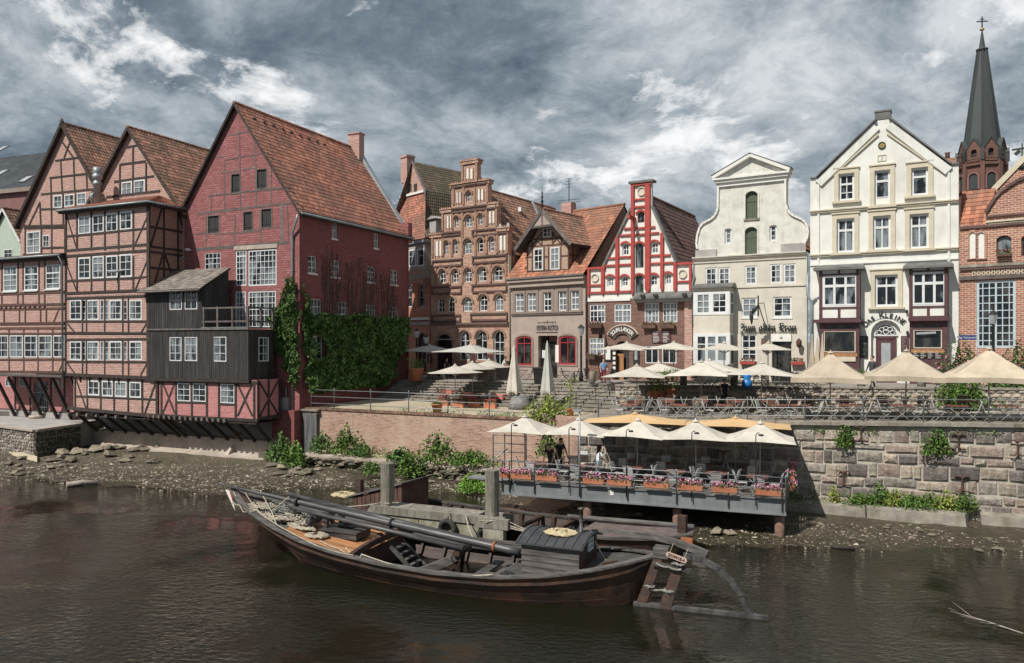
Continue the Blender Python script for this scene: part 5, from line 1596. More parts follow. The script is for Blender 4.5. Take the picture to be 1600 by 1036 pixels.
# iron bracket with hanging crane figure
a, z = A5(1196,500)
br_ = MB().bar((0,0,.3),(0,-1.5,1.4),.05,.05).bar((0,0,1.5),(0,-1.5,1.4),.04,.04).tube([(0,-1.5,1.9),(0,-1.5,.6)],.05,6)
br_.tube([(0,-1.5,1.3),(-.25,-1.5,1.0),(-.4,-1.5,.75)], [.05,.16,.05],6).tube([(-.45,-1.5,.95),(-.42,-1.5,.5),(-.4,-1.5,.1)], [.10,.13,.03],6)
obj('wrought_bracket', br_, dark_metal, root, f5.M(a - .1,0, z - .4))
for x in (1196,1250):
 a, z = A5(x,536)
 o = obj('wall_lantern', MB().lathe([(.03,-.3),(.14,-.2),(.18,.1),(.10,.22),(.03,.3)],8), brown_timber, root, f5.M(a,-.35, z))
 obj('bracket', MB().bar((0,0,.25),(0,.35,.1),.04,.04), dark_metal, o, f5.M(a,-.35, z))
for r in ((1158,564.5,1181,569),(1237,565,1257,569.5)):
 window_box(f5, root, r, m=red_trim)
obj('drainpipe', MB().tube([(.02,-.1, zst - .2),(.02,-.1, zst - .9),(.12,-.12, zst - 1.2),(.0,-.12, zst - 1.6),(.0,-.12,9)],.06,7), pipe_m, root, f5.M())
# ---------------------------------------------------------------- tall cream house
f6 = fr2(1266,48,1498.5,44)
root = thing('tall_cream_gable_house', 'tall cream white gabled house with two brown framed bays and a small round medallion', 'house', f6.M(4,2,5.3))
CK = root
A6 = f6.at
zsh = (A6(1272,278.5)[1] + A6(1490,257.5)[1]) / 2
cxm = (A6(1369.3,187.6)[0] + A6(1389.4,187.6)[0]) / 2
hwt = (A6(1389.4,187.6)[0] - A6(1369.3,187.6)[0]) / 2
ztp = A6(1379,187.6)[1]
xs0, xs1 = A6(1279,278)[0], A6(1482.5,258)[0]
W_ = []
W_.append(window(f6, root,(1310.8,271.7,1335.4,313.7),2,(.3,.62), b=.12, fw=.13, mw=.05, thick=.12))
W_.append(window(f6, root,(1366.8,266.7,1391,321),1,(.24,.7), b=.12, fw=.12, mw=.05, thick=.14))
W_.append(window(f6, root,(1424,262.4,1450.4,305.6),1,(.68,), b=.12, fw=.13, mw=.12))
for r in ((1307.8,342,1335.4,394.7),(1364.5,337.5,1392,390),(1421.5,334.5,1451.4,388.5),(1367.3,429.6,1403,479)):
 W_.append(window(f6, root, r,2,(.66,), b=.12, fw=.13, mw=.07, thick=.14))
dpanel = f6.rect((1369,309,1389,321))
obj('door_panel', MB().box(dpanel[0], dpanel[1],.1,.15, dpanel[2] + .1, dpanel[3]), trim_white, root, f6.M())
ac, zc_ = A6(1384,499)
hwd = (A6(1407,540)[0] - A6(1360.5,540)[0]) / 2
niche = archpts(ac - hwd, ac + hwd,5.3, A6(1384,500)[1], hwd)
outl = [(0,5),(f6.L - .02,5),(f6.L - .02, zsh),(xs1, zsh),(cxm + hwt, ztp),(cxm - hwt, ztp),(xs0, zsh),(0, zsh)]
obj('wall', MB().slab(outl, [hole(w_,-.01) for w_ in W_] + [niche],0,.4), cream, root, f6.M())
obj('niche_back', MB().box(ac - hwd - .01, ac + hwd + .01,.36,.395,5.3, A6(1384,500)[1]), trim_white, root, f6.M())
for w_ in W_:
 q0, q1, s0, s1, _ = w_
 obj('window_surround', MB().slab([(q0 - .25, s0 - .02),(q1 + .25, s0 - .02),(q1 + .25, s1 + .28),(q0 - .25, s1 + .28)], [[(q0, s0),(q1, s0),(q1, s1),(q0, s1)]],-.08,-.003), trim_beige, root, f6.M())
 obj('window_sill', MB().box(q0 - .36, q1 + .36,-.2,-.003, s0 - .16, s0 - .025), trim_beige, root, f6.M())
 obj('surround_cap', MB().box(q0 - .30, q1 + .30,-.14,-.003, s1 + .285, s1 + .37), trim_beige, root, f6.M())
moulding(f6, root,(1266,332),(1497,314.5),.15,.13, trim_beige)
moulding(f6, root,(1266,400.5),(1497,389),.15,.13, trim_beige)
moulding(f6, root,(1266,414),(1497,404),.10,.08, trim_white, prof=False)
# gable edge mouldings and copings
for s_ in (-1,1):
 xe_ = xs0 if s_ < 0 else xs1
 obj('gable_moulding', MB().bar((xe_,-.07, zsh),(cxm + s_ * hwt,-.07, ztp),.14,.5, up=(0,0,1)), cream, root, f6.M(0,0,-.36))
 obj('gable_line', MB().bar((xe_ - s_ * .15,-.05, zsh - .4),(cxm + s_ * (hwt - .1),-.05, ztp - .75),.12,.09), trim_beige, root, f6.M(0,0,-.1))
 obj('coping', MB().bar((xe_ + s_ * .1,.1, zsh + .06),(cxm + s_ * hwt,.1, ztp + .08),.75,.08), lead, root, f6.M())
 obj('corner_strip', MB().box(-.06,.06,-.08,-.003,5.2, zsh - .3), cream, root, f6.M(xe_,0,0))
obj('coping', MB().box(0, xs0,-.12,.5, zsh, zsh + .08), lead, root, f6.M())
obj('coping', MB().box(xs1, f6.L,-.12,.5, zsh, zsh + .08), lead, root, f6.M())
obj('chimney', MB().box(-.42,.42,0,.7,0,.55).box(-.46,.46,-.04,.74,.45,.55), lead, root, f6.M(cxm,0, ztp + .05))
gable_roof(f6, root,.3, zsh - .6, cxm, ztp + 0.1, f6.L - .3, zsh - .6,.45,13, tile_red, tw=.35, th=.4)
obj('side_wall', MB().box(-.3,-.003,.41,13,5, zsh - .6), cream, root, f6.M(f6.L,0,0))
obj('side_wall', MB().box(.003,.3,.41,13,5, zsh - .6), cream, root, f6.M())
obj('chimney', MB().box(-.35,.35,-.3,.3,-.5,.75).lathe([(.14,.75),(.12,1.1),(.18,1.15)],8,(-.12,0)), brick_brown, root, f6.M(A6(1484,250,2)[0],2, zsh))
a, z = A6(1378,227.3)
cir = lambda r_: [(a + r_ * math.cos(t * PI / 10), z + r_ * math.sin(t * PI / 10)) for t in range(20)]
o = obj('medallion', MB().slab(cir(.21), [cir(.15)],-.08,-.003), dark_metal, root, f6.M())
obj('medallion_face', MB().slab(cir(.145), [],-.05,-.003).bar((a - .07,-.06, z),(a + .07,-.06, z + .03),.05,.04), mat('gilt',(0.35,0.26,0.08),(0.45,0.34,0.12),3,.5, metal=.4), o, f6.M())
q0, q1, s0, s1 = f6.rect((1371,241.8,1384.8,252.2))
o = obj('date_plaque', MB().slab([(q0, s0),(q1, s0),(q1, s1),(q0, s1)], [[(q0 + .05, s0 + .05),(q1 - .05, s0 + .05),(q1 - .05, s1 - .05),(q0 + .05, s1 - .05)]],-.04,-.003), trim_beige, root, f6.M())
for t_, zo in (("15",.20),("88",.05)):
 lettering(f6, o, t_,(q0 + q1) / 2, s0 + zo,.15, beige, b=-.03, px=False)
# bays
fy = Fr(f6.w(0,-.75,0).x, f6.w(0,-.75,0).y, f6.u.x, f6.u.y)
for (x0, x1, yt, yb, r3, rs) in ((1280,1343,422,499,(1286.3,430.6,1339,477.5),(1287,517,1337,550.6)),(1420.5,1481,419,496,(1425.8,425.5,1477.3,475.6),(1427,515,1472,544.4))):
 a0, z0 = fy.at(x0, yb)
 a1, z1 = fy.at(x1, yt)
 z1 = fy.at((x0 + x1) / 2, yt)[1]
 z0 = fy.at((x0 + x1) / 2, yb)[1]
 q0, q1, s0, s1 = fy.rect(r3)
 wb_ = window(fy, root, r3,3,(.66,), b=-.01, fw=.10, mw=.13, thick=.16)
 bay = obj('bay_window', MB().slab([(a0, z0),(a1, z0),(a1, z1),(a0, z1)], [hole(wb_,-.01)],0,.15).box(a1 - .15, a1 - .003,.15,.73, z0, z1).box(a0, a0 + .15,.15,.73, z0, z1), cream, root, fy.M())
 for x in (a0 + .09, a1 - .09):
  obj('bay_post', MB().box(-.09,.09,-.05,-.003, z0, z1), maroon, bay, fy.M(x,0,0))
 xm_ = (a0 + a1) / 2
 obj('bay_post', MB().box(-.07,.07,-.05,-.003, z0, s0 - .12), maroon, bay, fy.M(xm_,0,0))
 obj('bay_post', MB().box(-.06,.06,-.05,-.003, s1 + .1, z1), maroon, bay, fy.M(xm_,0,0))
 for zz_ in (s0 - .12, s1 + .08, z0 + .05):
  obj('bay_rail', MB().box(a0, a1,-.065,-.0035, zz_ - .05, zz_ + .04), maroon, bay, fy.M())
 obj('bay_post', MB().box(0,.04,.2,.3, z0, z1), maroon, bay, fy.M(a1,0,0))
 obj('bay_roof', MB().hexa([(a0 - .3,-.35, z1),(a1 + .3,-.35, z1),(a1 + .3,.74, z1),(a0 - .3,.74, z1),(a0 - .3,-.35, z1 + .14),(a1 + .3,-.35, z1 + .14),(a1 + .15,.74, z1 + .42),(a0 - .15,.74, z1 + .42)]), MATS['dull_pink_render'] if False else lead, root, fy.M())
 obj('bay_ledge', MB().box(a0 - (.3 if x0 < 1400 else .04), a1 + .12,-.3,.74, z0 - .2, z0 - .004), maroon, root, fy.M())
 # shop front below
 t0, t1, v0, v1 = fy.rect(rs,0)
 ws_ = window(fy, root, rs,1,(), b=.02, fw=.06, gm=dark_glass, fm=trim_beige, name='shop_window')
 rt = (rs[0], rs[1] - 9.5, rs[2], rs[1] - 2)
 wt_ = window(fy, root, rt,3,(), b=.02, fw=.05, gm=dark_glass, fm=brown_timber)
 sf = obj('shop_front', MB().slab([(a0 + .02,5.3),(a1 - .02,5.3),(a1 - .02, z0 - .2),(a0 + .02, z0 - .2)], [hole(ws_,-.005), hole(wt_,-.005)],0,.15).box(a1 - .17, a1 - .025,.15,.73,5.3, z0 - .2).box(a0 + .02, a0 + .17,.15,.73,5.3, z0 - .2), maroon, root, fy.M())
 obj('sill_rail', MB().box(t0 - .1, t1 + .1,-.08,-.003, v0 - .25, v0 - .05), MATS['oak_door'], sf, fy.M())
 rs2 = fy.rect((rs[0], rs[3] + 2.5, rs[2], rs[3] + 14))
 ckb = obj('chalkboard', MB().box(rs2[0], rs2[1],-.07,-.003, rs2[2], rs2[3]), dark_metal if x0 > 1400 else trim_beige, sf, fy.M())
# arched door
q0, q1, s0, s1 = f6.rect((1368,508,1400.7,523),.3)
fan = archpts(q0, q1, s0, s1 + .02,(s1 - s0))
o = obj('fanlight', MB().slab(fan, [],.30,.34), dark_glass, root, f6.M())
ring = MB()
for t in range(5):
 th_a = PI * (t + .5) / 5
 ca, cz = (q0 + q1) / 2 + (q1 - q0) * .34 * math.cos(th_a), s0 + (s1 - s0) * .62 * math.sin(th_a) + .02
 pts_ = [(ca + .13 * math.cos(k * PI / 5),.29, cz + .13 * math.sin(k * PI / 5)) for k in range(11)]
 ring.tube(pts_,.025,4, False)
ring.tube([((q0 + q1) / 2 + .14 * math.cos(k * PI / 5),.29, s0 + .16 + .14 * math.sin(k * PI / 5)) for k in range(11)],.025,4, False)
obj('tracery', ring, white_frame, o, f6.M(), 'stuff')
obj('fanlight_frame', MB().slab(archpts(q0 - .08, q1 + .08, s0 - .08, s1 + .1, s1 - s0 + .1), [fan],.26,.33), white_frame, o, f6.M())
d0, d1 = q0 + .02, q1 - .02
dr = obj('door', MB().box(d0, d0 + .1,.2,.32,5.3, s0 - .08).box(d1 - .1, d1,.2,.32,5.3, s0 - .08).box(d0, d1,.2,.32, s0 - .25, s0 - .09).box(d0 + .1, d0 + 1.0,.24,.3,5.3, s0 - .25), maroon, root, f6.M())
obj('door_pane', MB().box(d0 + .3, d0 + .8,.22,.235,6.3, s0 - .5), zinc_pale, dr, f6.M())
obj('door_glass', MB().box(d0 + 1.0, d1 - .1,.26,.3,5.3, s0 - .25), dark_glass, dr, f6.M())
ab = archpts(ac - hwd - .28, ac + hwd + .28, A6(1384,524)[1], A6(1384,494)[1], hwd + .25)
# boards either side
for r, m_ in (((1343.6,525,1356.3,559.4), dark_metal),((1407.7,525,1420,548), maroon)):
 a0, a1, z0, z1 = f6.rect(r)
 o = obj('chalkboard', MB().box(a0, a1,-.08,-.003, z0, z1), m_, root, f6.M())
 mk = MB()
 for row in range(int((z1 - z0) / .12) - 1):
  zz_ = z1 - .1 - row * .12
  mk.box(a0 + .06, a1 - .06 - RD.random() * (a1 - a0) * .5,-.088,-.082, zz_ - .025, zz_)
 obj('chalk_lines', mk, plaster_grey, o, f6.M(), 'stuff')
a0, a1, z0, z1 = fy.rect((1426,547,1472,558.7))
mk = MB()
for row in range(4):
 for c_ in range(4):
  x_ = a0 + (a1 - a0) * (c_ + .1) / 4
  mk.box(x_, x_ + (a1 - a0) / 4 * RD.uniform(.4,.8),-.085,-.075, z1 - .1 - row * .11 - .025, z1 - .1 - row * .11)
obj('chalk_lines', mk, trim_white, root, fy.M(), 'stuff')
# arched name
cx6, cz6 = A6(1383.5,528)
R6 = A6(1383.5,496)[1] - cz6
word = 'DAS KLEINE'
sz = [.46,.38,.38,.3,.50,.38,.38,.38,.38,.38]
nm = obj('name_fixing', MB().tube([(cx6 + (R6 - .04) * math.sin(t * .1),-.03, cz6 + (R6 - .04) * math.cos(t * .1)) for t in range(-9,10)],.01,4), dark_metal, root, f6.M())
for k, ch in enumerate(word):
 if ch == ' ':
  continue
 t = rad(-52) + rad(98) * k / (len(word) - 1)
 lettering(f6, nm, ch, cx6 + R6 * math.sin(t), cz6 + R6 * math.cos(t), sz[k], dark_metal, b=-.05, offset=.006, tilt=-t, px=False, name='letter')
obj('drainpipe', MB().tube([(-.15,-.12, zsh - 5.9),(-.15,-.12, zsh - 7.3),(.1,-.12, zsh - 7.7),(.1,-.12,5.2)],.08,7), pipe_m, root, f6.M())
obj('drainpipe', MB().tube([(.9,-.12, zsh - 7.2),(.3,-.12, zsh - 7.5),(.1,-.12, zsh - 7.75)],.06,7), pipe_m, root, f6.M())
for x, y in ((1340,487),(1417,487),(1418,520)):
 obj('wall_spot', MB().box(-.06,.06,-.2,0,-.08,.1), dark_metal, root, f6.M(A6(x, y)[0],0, A6(x, y)[1]))
obj('window_awning', MB().bar((-.5,0,0),(.5,0,.05),.05,.12).bar((0,0,.05),(0,.5,.1),.04,.04), zinc_pale, root, fy.M(fy.at(1447,520)[0],-.1, fy.at(1447,521)[1]))
# ---------------------------------------------------------------- brick hall on the right edge
f7 = fr2(1499,44,1640,41.2)
root = thing('brick_hall', 'orange brick hall at the right edge with curved gable and one tall many paned window', 'house', f7.M(3,2,5.3))
RB = root
A7 = f7.at
W_ = [window(f7, root,(1525.5,438,1587.5,544),6, tuple((k + 1) / 9 for k in range(8)), b=.04, fw=.14, mw=.05, casement=True, fm=mat('pale_blue_paint',(0.42,0.50,0.54),(0.50,0.58,0.62),3,.5), gm=dark_glass)]
W_.append(window(f7, root,(1557.5,368,1581,401),1,(), b=.14, arch=.5, fw=.06, fm=brown_timber, gm=glass))
W_.append(window(f7, root,(1596,366,1622,400),1,(), b=.14, arch=.5, fw=.06, fm=brown_timber, gm=glass))
gz0 = A7(1515,352)[1]
prof = [(1499,352),(1540,350),(1540,332),(1545,324),(1553,311),(1562,300),(1574,292),(1588,283),(1602,277),(1616,268),(1640,262)]
PG = [A7(*p) for p in prof]
obj('wall', MB().slab([(0,5)] + PG + [(PG[-1][0],5)][::1], [hole(w_,-.01) for w_ in W_],0,.35), brick_right, root, f7.M()) if False else None
outl = [(0,5),(PG[-1][0],5)] + PG[::-1]
obj('wall', MB().slab(outl, [hole(w_,-.01) for w_ in W_],0,.35), brick_right, root, f7.M())
cpg = MB()
for k in range(2, len(PG) - 1):
 cpg.bar((PG[k][0],.15, PG[k][1]),(PG[k + 1][0] + .03,.15, PG[k + 1][1]),.16,.6, up=(0,1,0), r=RD.random())
obj('gable_coping', cpg, tile_dark, root, f7.M())
for y0, y1, h_, m_ in ((353,349,.14, tile_dark),(345,341,.08, trim_beige),(336,333,.10, tile_dark),(414,412,.16, grey_stone),(419,417,.10, tile_dark),(433,431,.22, grey_timber)):
 x0 = 1541 if y0 < 348 else 1500
 moulding(f7, root,(x0, y0),(1640, y1), h_,.12, m_, prof=False)
# herringbone frieze bricks
hb = MB()
a0, a1 = A7(1541,343)[0], A7(1638,343)[0]
z_ = A7(1580,343)[1] - .08
n = 26
for k in range(n):
 x = a0 + (a1 - a0) * k / n
 hb.bar((x,-.04, z_ - .1),(x + .08,-.04, z_ + .12),.05,.05)
 hb.bar((x + .08,-.04, z_ + .12),(x + .16,-.04, z_ - .1),.05,.05)
obj('herringbone_frieze', hb, trim_beige, root, f7.M(), 'stuff')
hb = MB()
a0, a1 = A7(1520,425)[0], A7(1638,425)[0]
z_ = A7(1580,424)[1]
for k in range(30):
 x = a0 + (a1 - a0) * k / 30
 hb.bar((x,-.03, z_ - .16),(x,-.03, z_ + .16),.04,.04)
 hb.bar((x,-.03, z_ + .05 * (-1) ** k),(x + .13,-.03, z_ + .05 * (-1) ** k),.04,.04)
obj('fret_frieze', hb, trim_beige, root, f7.M(), 'stuff')
for x0, x1 in ((1515,1525),(1528.5,1538.5)):
 q0, q1, s0, s1 = f7.rect((x0,363, x1,404))
 o = obj('blind_niche', MB().slab(archpts(q0, q1, s0, s1,(q1 - q0) / 2), [],-.02,-.004), trim_white, root, f7.M())
 obj('niche_edge', MB().slab(archpts(q0 - .12, q1 + .12, s0 - .05, s1 + .12,(q1 - q0) / 2 + .12), [archpts(q0, q1, s0, s1,(q1 - q0) / 2)],-.10,-.003), brick_right, o, f7.M())
window_box(f7, root,(1558,397,1581,401))
obj('roof_tiles', pantiles((A7(1499,350)[0],.1, gz0 - .1),(A7(1541,350)[0],.1, gz0 - .1),(A7(1556,297,1.9)[0],1.9, A7(1530,297,1.9)[1]),(A7(1503,297,1.9)[0],1.9, A7(1530,297,1.9)[1]),.25,.3), tile_orange, root, f7.M(), 'stuff')
obj('back_wall', MB().box(.02, A7(1560,350)[0],1.95,2.2,5, A7(1530,300,1.9)[1]), brick_right, root, f7.M())
q0 = A7(1553,296,2.5)
q1 = A7(1588,268,2.5)
obj('roof_tiles', pantiles((q0[0],2.5, q0[1] - .2),(q0[0],9, q0[1] - .2),(q1[0] + 1.5,9, q1[1] + 1.8),(q1[0] + 1.5,2.5, q1[1] + 1.8),.25,.3), tile_moss, root, f7.M(), 'stuff')
obj('bargeboard', MB().bar((q0[0],2.45, q0[1]),(q1[0] + 1.5,2.45, q1[1] + 1.9),.08,.3), trim_beige, root, f7.M())
obj('back_gable_wall', MB().slab([(q0[0] + .3, q0[1] - 3),(q1[0] + 3, q0[1] - 3),(q1[0] + 3, q1[1] + 2),(q1[0] + 1.5, q1[1] + 1.8),(q0[0] + .3, q0[1])], [],2.5,2.8), brick_right, root, f7.M())
wv_ = MB().bar((0,0,0),(0,0,1.4),.06,.06).bar((-.5,0,1.1),(.5,0,1.1),.05,.1).bar((-.35,0,.8),(-.1,0,1.0),.04,.2).lathe([(.2,-.1),(.12,.2),(.05,.3)],8)
obj('weather_vane', wv_, dark_metal, root, f7.M(A7(1597,262,2.6)[0],2.6, A7(1597,262,2.6)[1]))
# ---------------------------------------------------------------- church tower far behind
Dc = 150.0
tx = (1534.5 - CX) / F * Dc
TW = Matrix.Translation((tx, Dc,0)) @ Matrix.Rotation(rad(-8),4, 'Z')
root = thing('church_tower', 'dark brick church tower with a tall pointed copper spire and cross on top', 'church', TW @ Matrix.Translation((0,0,5)))
zt_ = lambda y: H - (y - HY) / F * Dc
spire_m = mat('dark_copper',(0.028,0.032,0.033),(0.06,0.067,0.067),.25,.6, stretch=(1,1,.15), dirt=(0.045,0.07,0.063), dscale=.15)
brick_church = brick_mat('church_brick',(0.14,0.06,0.048),(0.21,0.10,0.08),(0.2,0.15,0.12), patch=(0.10,0.06,0.055))
px1 = Dc / F
def ngon(r, n, ph=0):
 return [(r * math.cos(2 * PI * k / n + ph), r * math.sin(2 * PI * k / n + ph)) for k in range(n)]
sp = MB()
rings = [(26.5 * px1, zt_(243)),(17 * px1, zt_(160)),(6.2 * px1, zt_(80)),(4.6 * px1, zt_(76)),(.6 * px1, zt_(46))]
for r_, z_ in rings:
 for p in ngon(r_,8, PI / 8):
  sp.v.append((p[0], p[1], z_))
for i in range(len(rings) - 1):
 for k in range(8):
  k2 = (k + 1) % 8
  sp.face((i * 8 + k, i * 8 + k2,(i + 1) * 8 + k2,(i + 1) * 8 + k))
obj('spire', sp, spire_m, root, TW)
for k in range(8):
 p = ngon(26.5 * px1,8, PI / 8)[k]
 q = ngon(6.2 * px1,8, PI / 8)[k]
 obj('spire_rib', MB().bar((p[0], p[1], zt_(243)),(q[0], q[1], zt_(80)),.3,.3), spire_m, root, TW)
obj('spire_collar', MB().lathe([(.5, zt_(81)),(1.05, zt_(79)),(1.1, zt_(77)),(.5, zt_(75.5))],10), spire_m, root, TW)
obj('ball', MB().lathe([(.05, zt_(48.5)),(.4, zt_(47)),(.45, zt_(46)),(.3, zt_(44)),(.05, zt_(43))],10), MATS['gilt'], root, TW)
obj('cross', MB().bar((0,0, zt_(46)),(0,0, zt_(26)),.18,.18).bar((-1.0,0, zt_(33.5)),(1.0,0, zt_(33.5)),.18,.18).bar((-.45,0, zt_(30)),(.45,0, zt_(30)),.12,.12), dark_metal, root, TW)
hwb = 30.5 * px1
body = MB().slabz(ngon(hwb * 1.03,8, PI / 8),5, zt_(252))
obj('tower_body', body, brick_church, root, TW)
obj('parapet', MB().slabz(ngon(hwb * 1.10,8, PI / 8), zt_(263), zt_(259)).slabz(ngon(hwb * 1.08,8, PI / 8), zt_(257), zt_(255)), brick_church, root, TW)
for k in range(8):
 ang = k * PI / 4 - PI / 2
 Wk = TW @ Matrix.Rotation(ang + PI / 2,4, 'Z') @ Matrix.Translation((0,-hwb * .97,0))
 g = MB().slab([(-1.5, zt_(253)),(1.5, zt_(253)),(1.5, zt_(240)),(0, zt_(222)),(-1.5, zt_(240))], [archpts(-.5,.5, zt_(250), zt_(238),.5)],0,.8)
 gb = obj('gable', g, brick_church, root, Wk)
 obj('gable_opening', MB().slab(archpts(-.48,.48, zt_(250), zt_(238),.5), [],.5,.55), shutter_m, gb, Wk)
 obj('gable_edge', MB().bar((-1.7,.3, zt_(240.5)),(0,.3, zt_(221)),.9,.25).bar((1.7,.3, zt_(240.5)),(0,.3, zt_(221)),.9,.25), spire_m, gb, Wk)
 # louvred belfry opening
 ar = MB().slab(archpts(-1.1,1.1, zt_(300), zt_(273),1.1), [archpts(-.8,.8, zt_(300), zt_(275),.8)],-.25,.1)
 aw_ = obj('belfry_arch', ar, MATS['dull_pink_render'], root, Wk)
 obj('belfry_opening', MB().slab(archpts(-.8,.8, zt_(300), zt_(275),.8), [],-.02,-.004), spire_m, aw_, Wk)
 Wc = TW @ Matrix.Rotation(ang + PI / 2 + PI / 8,4, 'Z') @ Matrix.Translation((0,-hwb * 1.06,0))
 obj('buttress', MB().box(-.35,.35,-.3,.5,5, zt_(256)), brick_church, root, Wc)
 obj('pinnacle', MB().box(-.3,.3,-.5,.6, zt_(256), zt_(241)).slab([(-.3, zt_(241)),(.3, zt_(241)),(0, zt_(235))], [],-.5,.6), spire_m, root, Wc)
 if k % 2 == 0:
  obj('gargoyle', MB().bar((0,-.2, zt_(247)),(0,-2.0, zt_(249)),.22,.25), spire_m, root, Wc)
 obj('balustrade', MB().box(-1.5,1.5,-.35,-.2, zt_(263), zt_(260)), brick_church, root, Wk)
# =================================================================== GROUND, RIVER AND WALLS
def zter(X, Y=0): return 4.1 + 0.030 * (X - 12.9)
def zlow(X, Y=0): return 3.47 + 0.012 * (Y - 48)
cobble = mat('granite_setts',(0.22,0.20,0.18),(0.36,0.33,0.30),9,0.9,0.02,18, dirt=(0.19,0.17,0.15), dscale=.3, detail=2)
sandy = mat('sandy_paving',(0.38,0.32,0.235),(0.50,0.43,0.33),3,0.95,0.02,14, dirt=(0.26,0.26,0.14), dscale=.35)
terr_m = mat('terrace_gravel',(0.20,0.175,0.15),(0.30,0.27,0.23),5,0.95,0.02,14)
def wline(X): return 36.0 + 0.4 * (12.9 - X)      # river wall
def bline(X): return 47.0 - 0.475 * (X - 5.9)     # block wall below the quay street
def lline(X): return 50.4 - 0.497 * (X + 13.65)   # brick river wall
gm_ = mat('far_ground',(0.12,0.11,0.10),(0.18,0.17,0.15),.5,.95)
obj('ground', MB().box(-1500,1500,78,1800,4.3,4.6), gm_, kind='structure')
obj('ground', MB().box(45,1500,10,78,4.3,4.55), gm_, kind='structure')
obj('ground', MB().box(-1500,-26,60,78,2.0,2.4), gm_, kind='structure')
plaza = [(-8.8,61),(8.0,49.3),(6.3,46.9),(45, bline(45)),(60,20),(60,79),(-30,79),(-9.5,72)]
obj('quay_street', MB().slabz(plaza,0.0, zpl), cobble, kind='structure')
terr = [(3.5, wline(3.5) + .3),(45, wline(45) + .3),(45, bline(45) + .05),(6.3, bline(6.3) + .05)]
obj('upper_terrace', MB().slabz(terr,0.0, zter), terr_m, kind='structure')
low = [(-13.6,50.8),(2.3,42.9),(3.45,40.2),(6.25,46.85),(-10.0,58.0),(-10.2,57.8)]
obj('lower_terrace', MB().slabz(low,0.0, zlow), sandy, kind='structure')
# stone steps from the lower terrace up to the street
step_m = mat('sandstone_steps',(0.21,0.19,0.16),(0.34,0.31,0.27),3,.95,.02,12, orand=.12, dirt=(0.15,0.14,0.10), dscale=.6)
root = thing('quay_steps', 'broad flight of worn sandstone steps rising to the quay street', 'steps', TR(-2,53,3.5))
F0, F1, T0, T1 = V((-10.2,57.7)), V((6.2,46.5)), V((-8.8,61.0)), V((8.0,49.3))
NS = 8
for k in range(NS):
 q = k / NS
 a, b = F0.lerp(T0, q), F1.lerp(T1, q)
 c, d = F0.lerp(T0, q + 1.06 / NS), F1.lerp(T1, q + 1.06 / NS)
 zl = zlow(0, a.y) + (zpl(a.x) - zlow(0, a.y)) * (k + 1) / NS - .01
 zr = zlow(0, b.y) + (zpl(b.x) - zlow(0, b.y)) * (k + 1) / NS - .01
 hgt = (zpl(0) - 3.55) / NS
 m_ = MB()
 n = 16
 for j in range(n):
  g0, g1 = j / n,(j + 1) / n - .004
  e = [a.lerp(b, g0), a.lerp(b, g1), c.lerp(d, g1), c.lerp(d, g0)]
  zz_ = zl + (zr - zl) * (g0 + g1) / 2 + RD.uniform(-.012,.012)
  m_.hexa([(p.x, p.y, zz_ - hgt - .02) for p in e] + [(p.x, p.y, zz_) for p in e], RD.random())
  m_.hexa([(p.x - .02, p.y - .05, zz_ - .06) for p in e] + [(p.x - .02, p.y - .05, zz_ + .005) for p in e], RD.random())
 obj('step', m_, step_m, root, Matrix.Identity(4), 'stuff')
# ------------------------------------------------------------- block walls
stone_c = [mat('wall_stone_' + n_, c1, c2,5.5,.95,.06,11, orand=.28, dirt=dd, dscale=2.2) for n_, c1, c2, dd in (('grey',(0.25,0.225,0.19),(0.42,0.385,0.325),(0.12,0.105,0.09)),('buff',(0.34,0.285,0.225),(0.50,0.43,0.35),(0.17,0.14,0.12)),('rose',(0.27,0.21,0.18),(0.38,0.30,0.255),(0.16,0.13,0.11)),('dark',(0.14,0.12,0.115),(0.24,0.21,0.19),(0.10,0.09,0.08)))]
mortar_m = mat('lime_mortar',(0.38,0.35,0.30),(0.50,0.46,0.40),4,.95,.02,12)
def stone(w_, h_, d_=.12):
 """a rough dressed block with bulging face"""
 mb = MB()
 j = lambda s: RD.uniform(-s, s)
 e = .035
 B = [(0,0),(w_,0),(w_, h_),(0, h_)]
 O = [(x + j(.02),0.02, z + j(.02)) for x, z in B]
 M_ = [(x + j(.025) + (e * .4 if x == 0 else -e * .4),-d_ * .5, z + j(.025) + (e * .4 if z == 0 else -e * .4)) for x, z in B]
 I = [(x + (e * 2 if x == 0 else -e * 2) + j(.02),-d_ + j(.02), z + (e * 2 if z == 0 else -e * 2) + j(.02)) for x, z in B]
 n = 0
 mb.v = O + M_ + I + [(w_ * .5 + j(.1),-d_ - RD.uniform(.0,.05), h_ * .5 + j(.05))]
 for k in range(4):
  k2 = (k + 1) % 4
  mb.face((k, k2,4 + k2,4 + k))
  mb.face((4 + k,4 + k2,8 + k2,8 + k))
  mb.face((8 + k,8 + k2,12))
 return mb
fw = Fr(3.5, wline(3.5),1,-.4)
root = thing('stone_river_wall', 'river wall of big rough sandstone blocks below the cafe terrace', 'wall', fw.M(9,0,.4))
Lw = 24.5
ztop = lambda a: zter(fw.w(a,0,0).x) - .08
zbt = lambda a: .25
obj('wall_core', MB().hexa([(0,.0,-.5),(Lw + 20,.0,-.5),(Lw + 20,.6,-.5),(0,.6,-.5),(0,.0, ztop(0)),(Lw + 20,.0, ztop(Lw + 20)),(Lw + 20,.6, ztop(Lw + 20)),(0,.6, ztop(0))]), mortar_m, root, fw.M())
nc = 7
cnt = 0
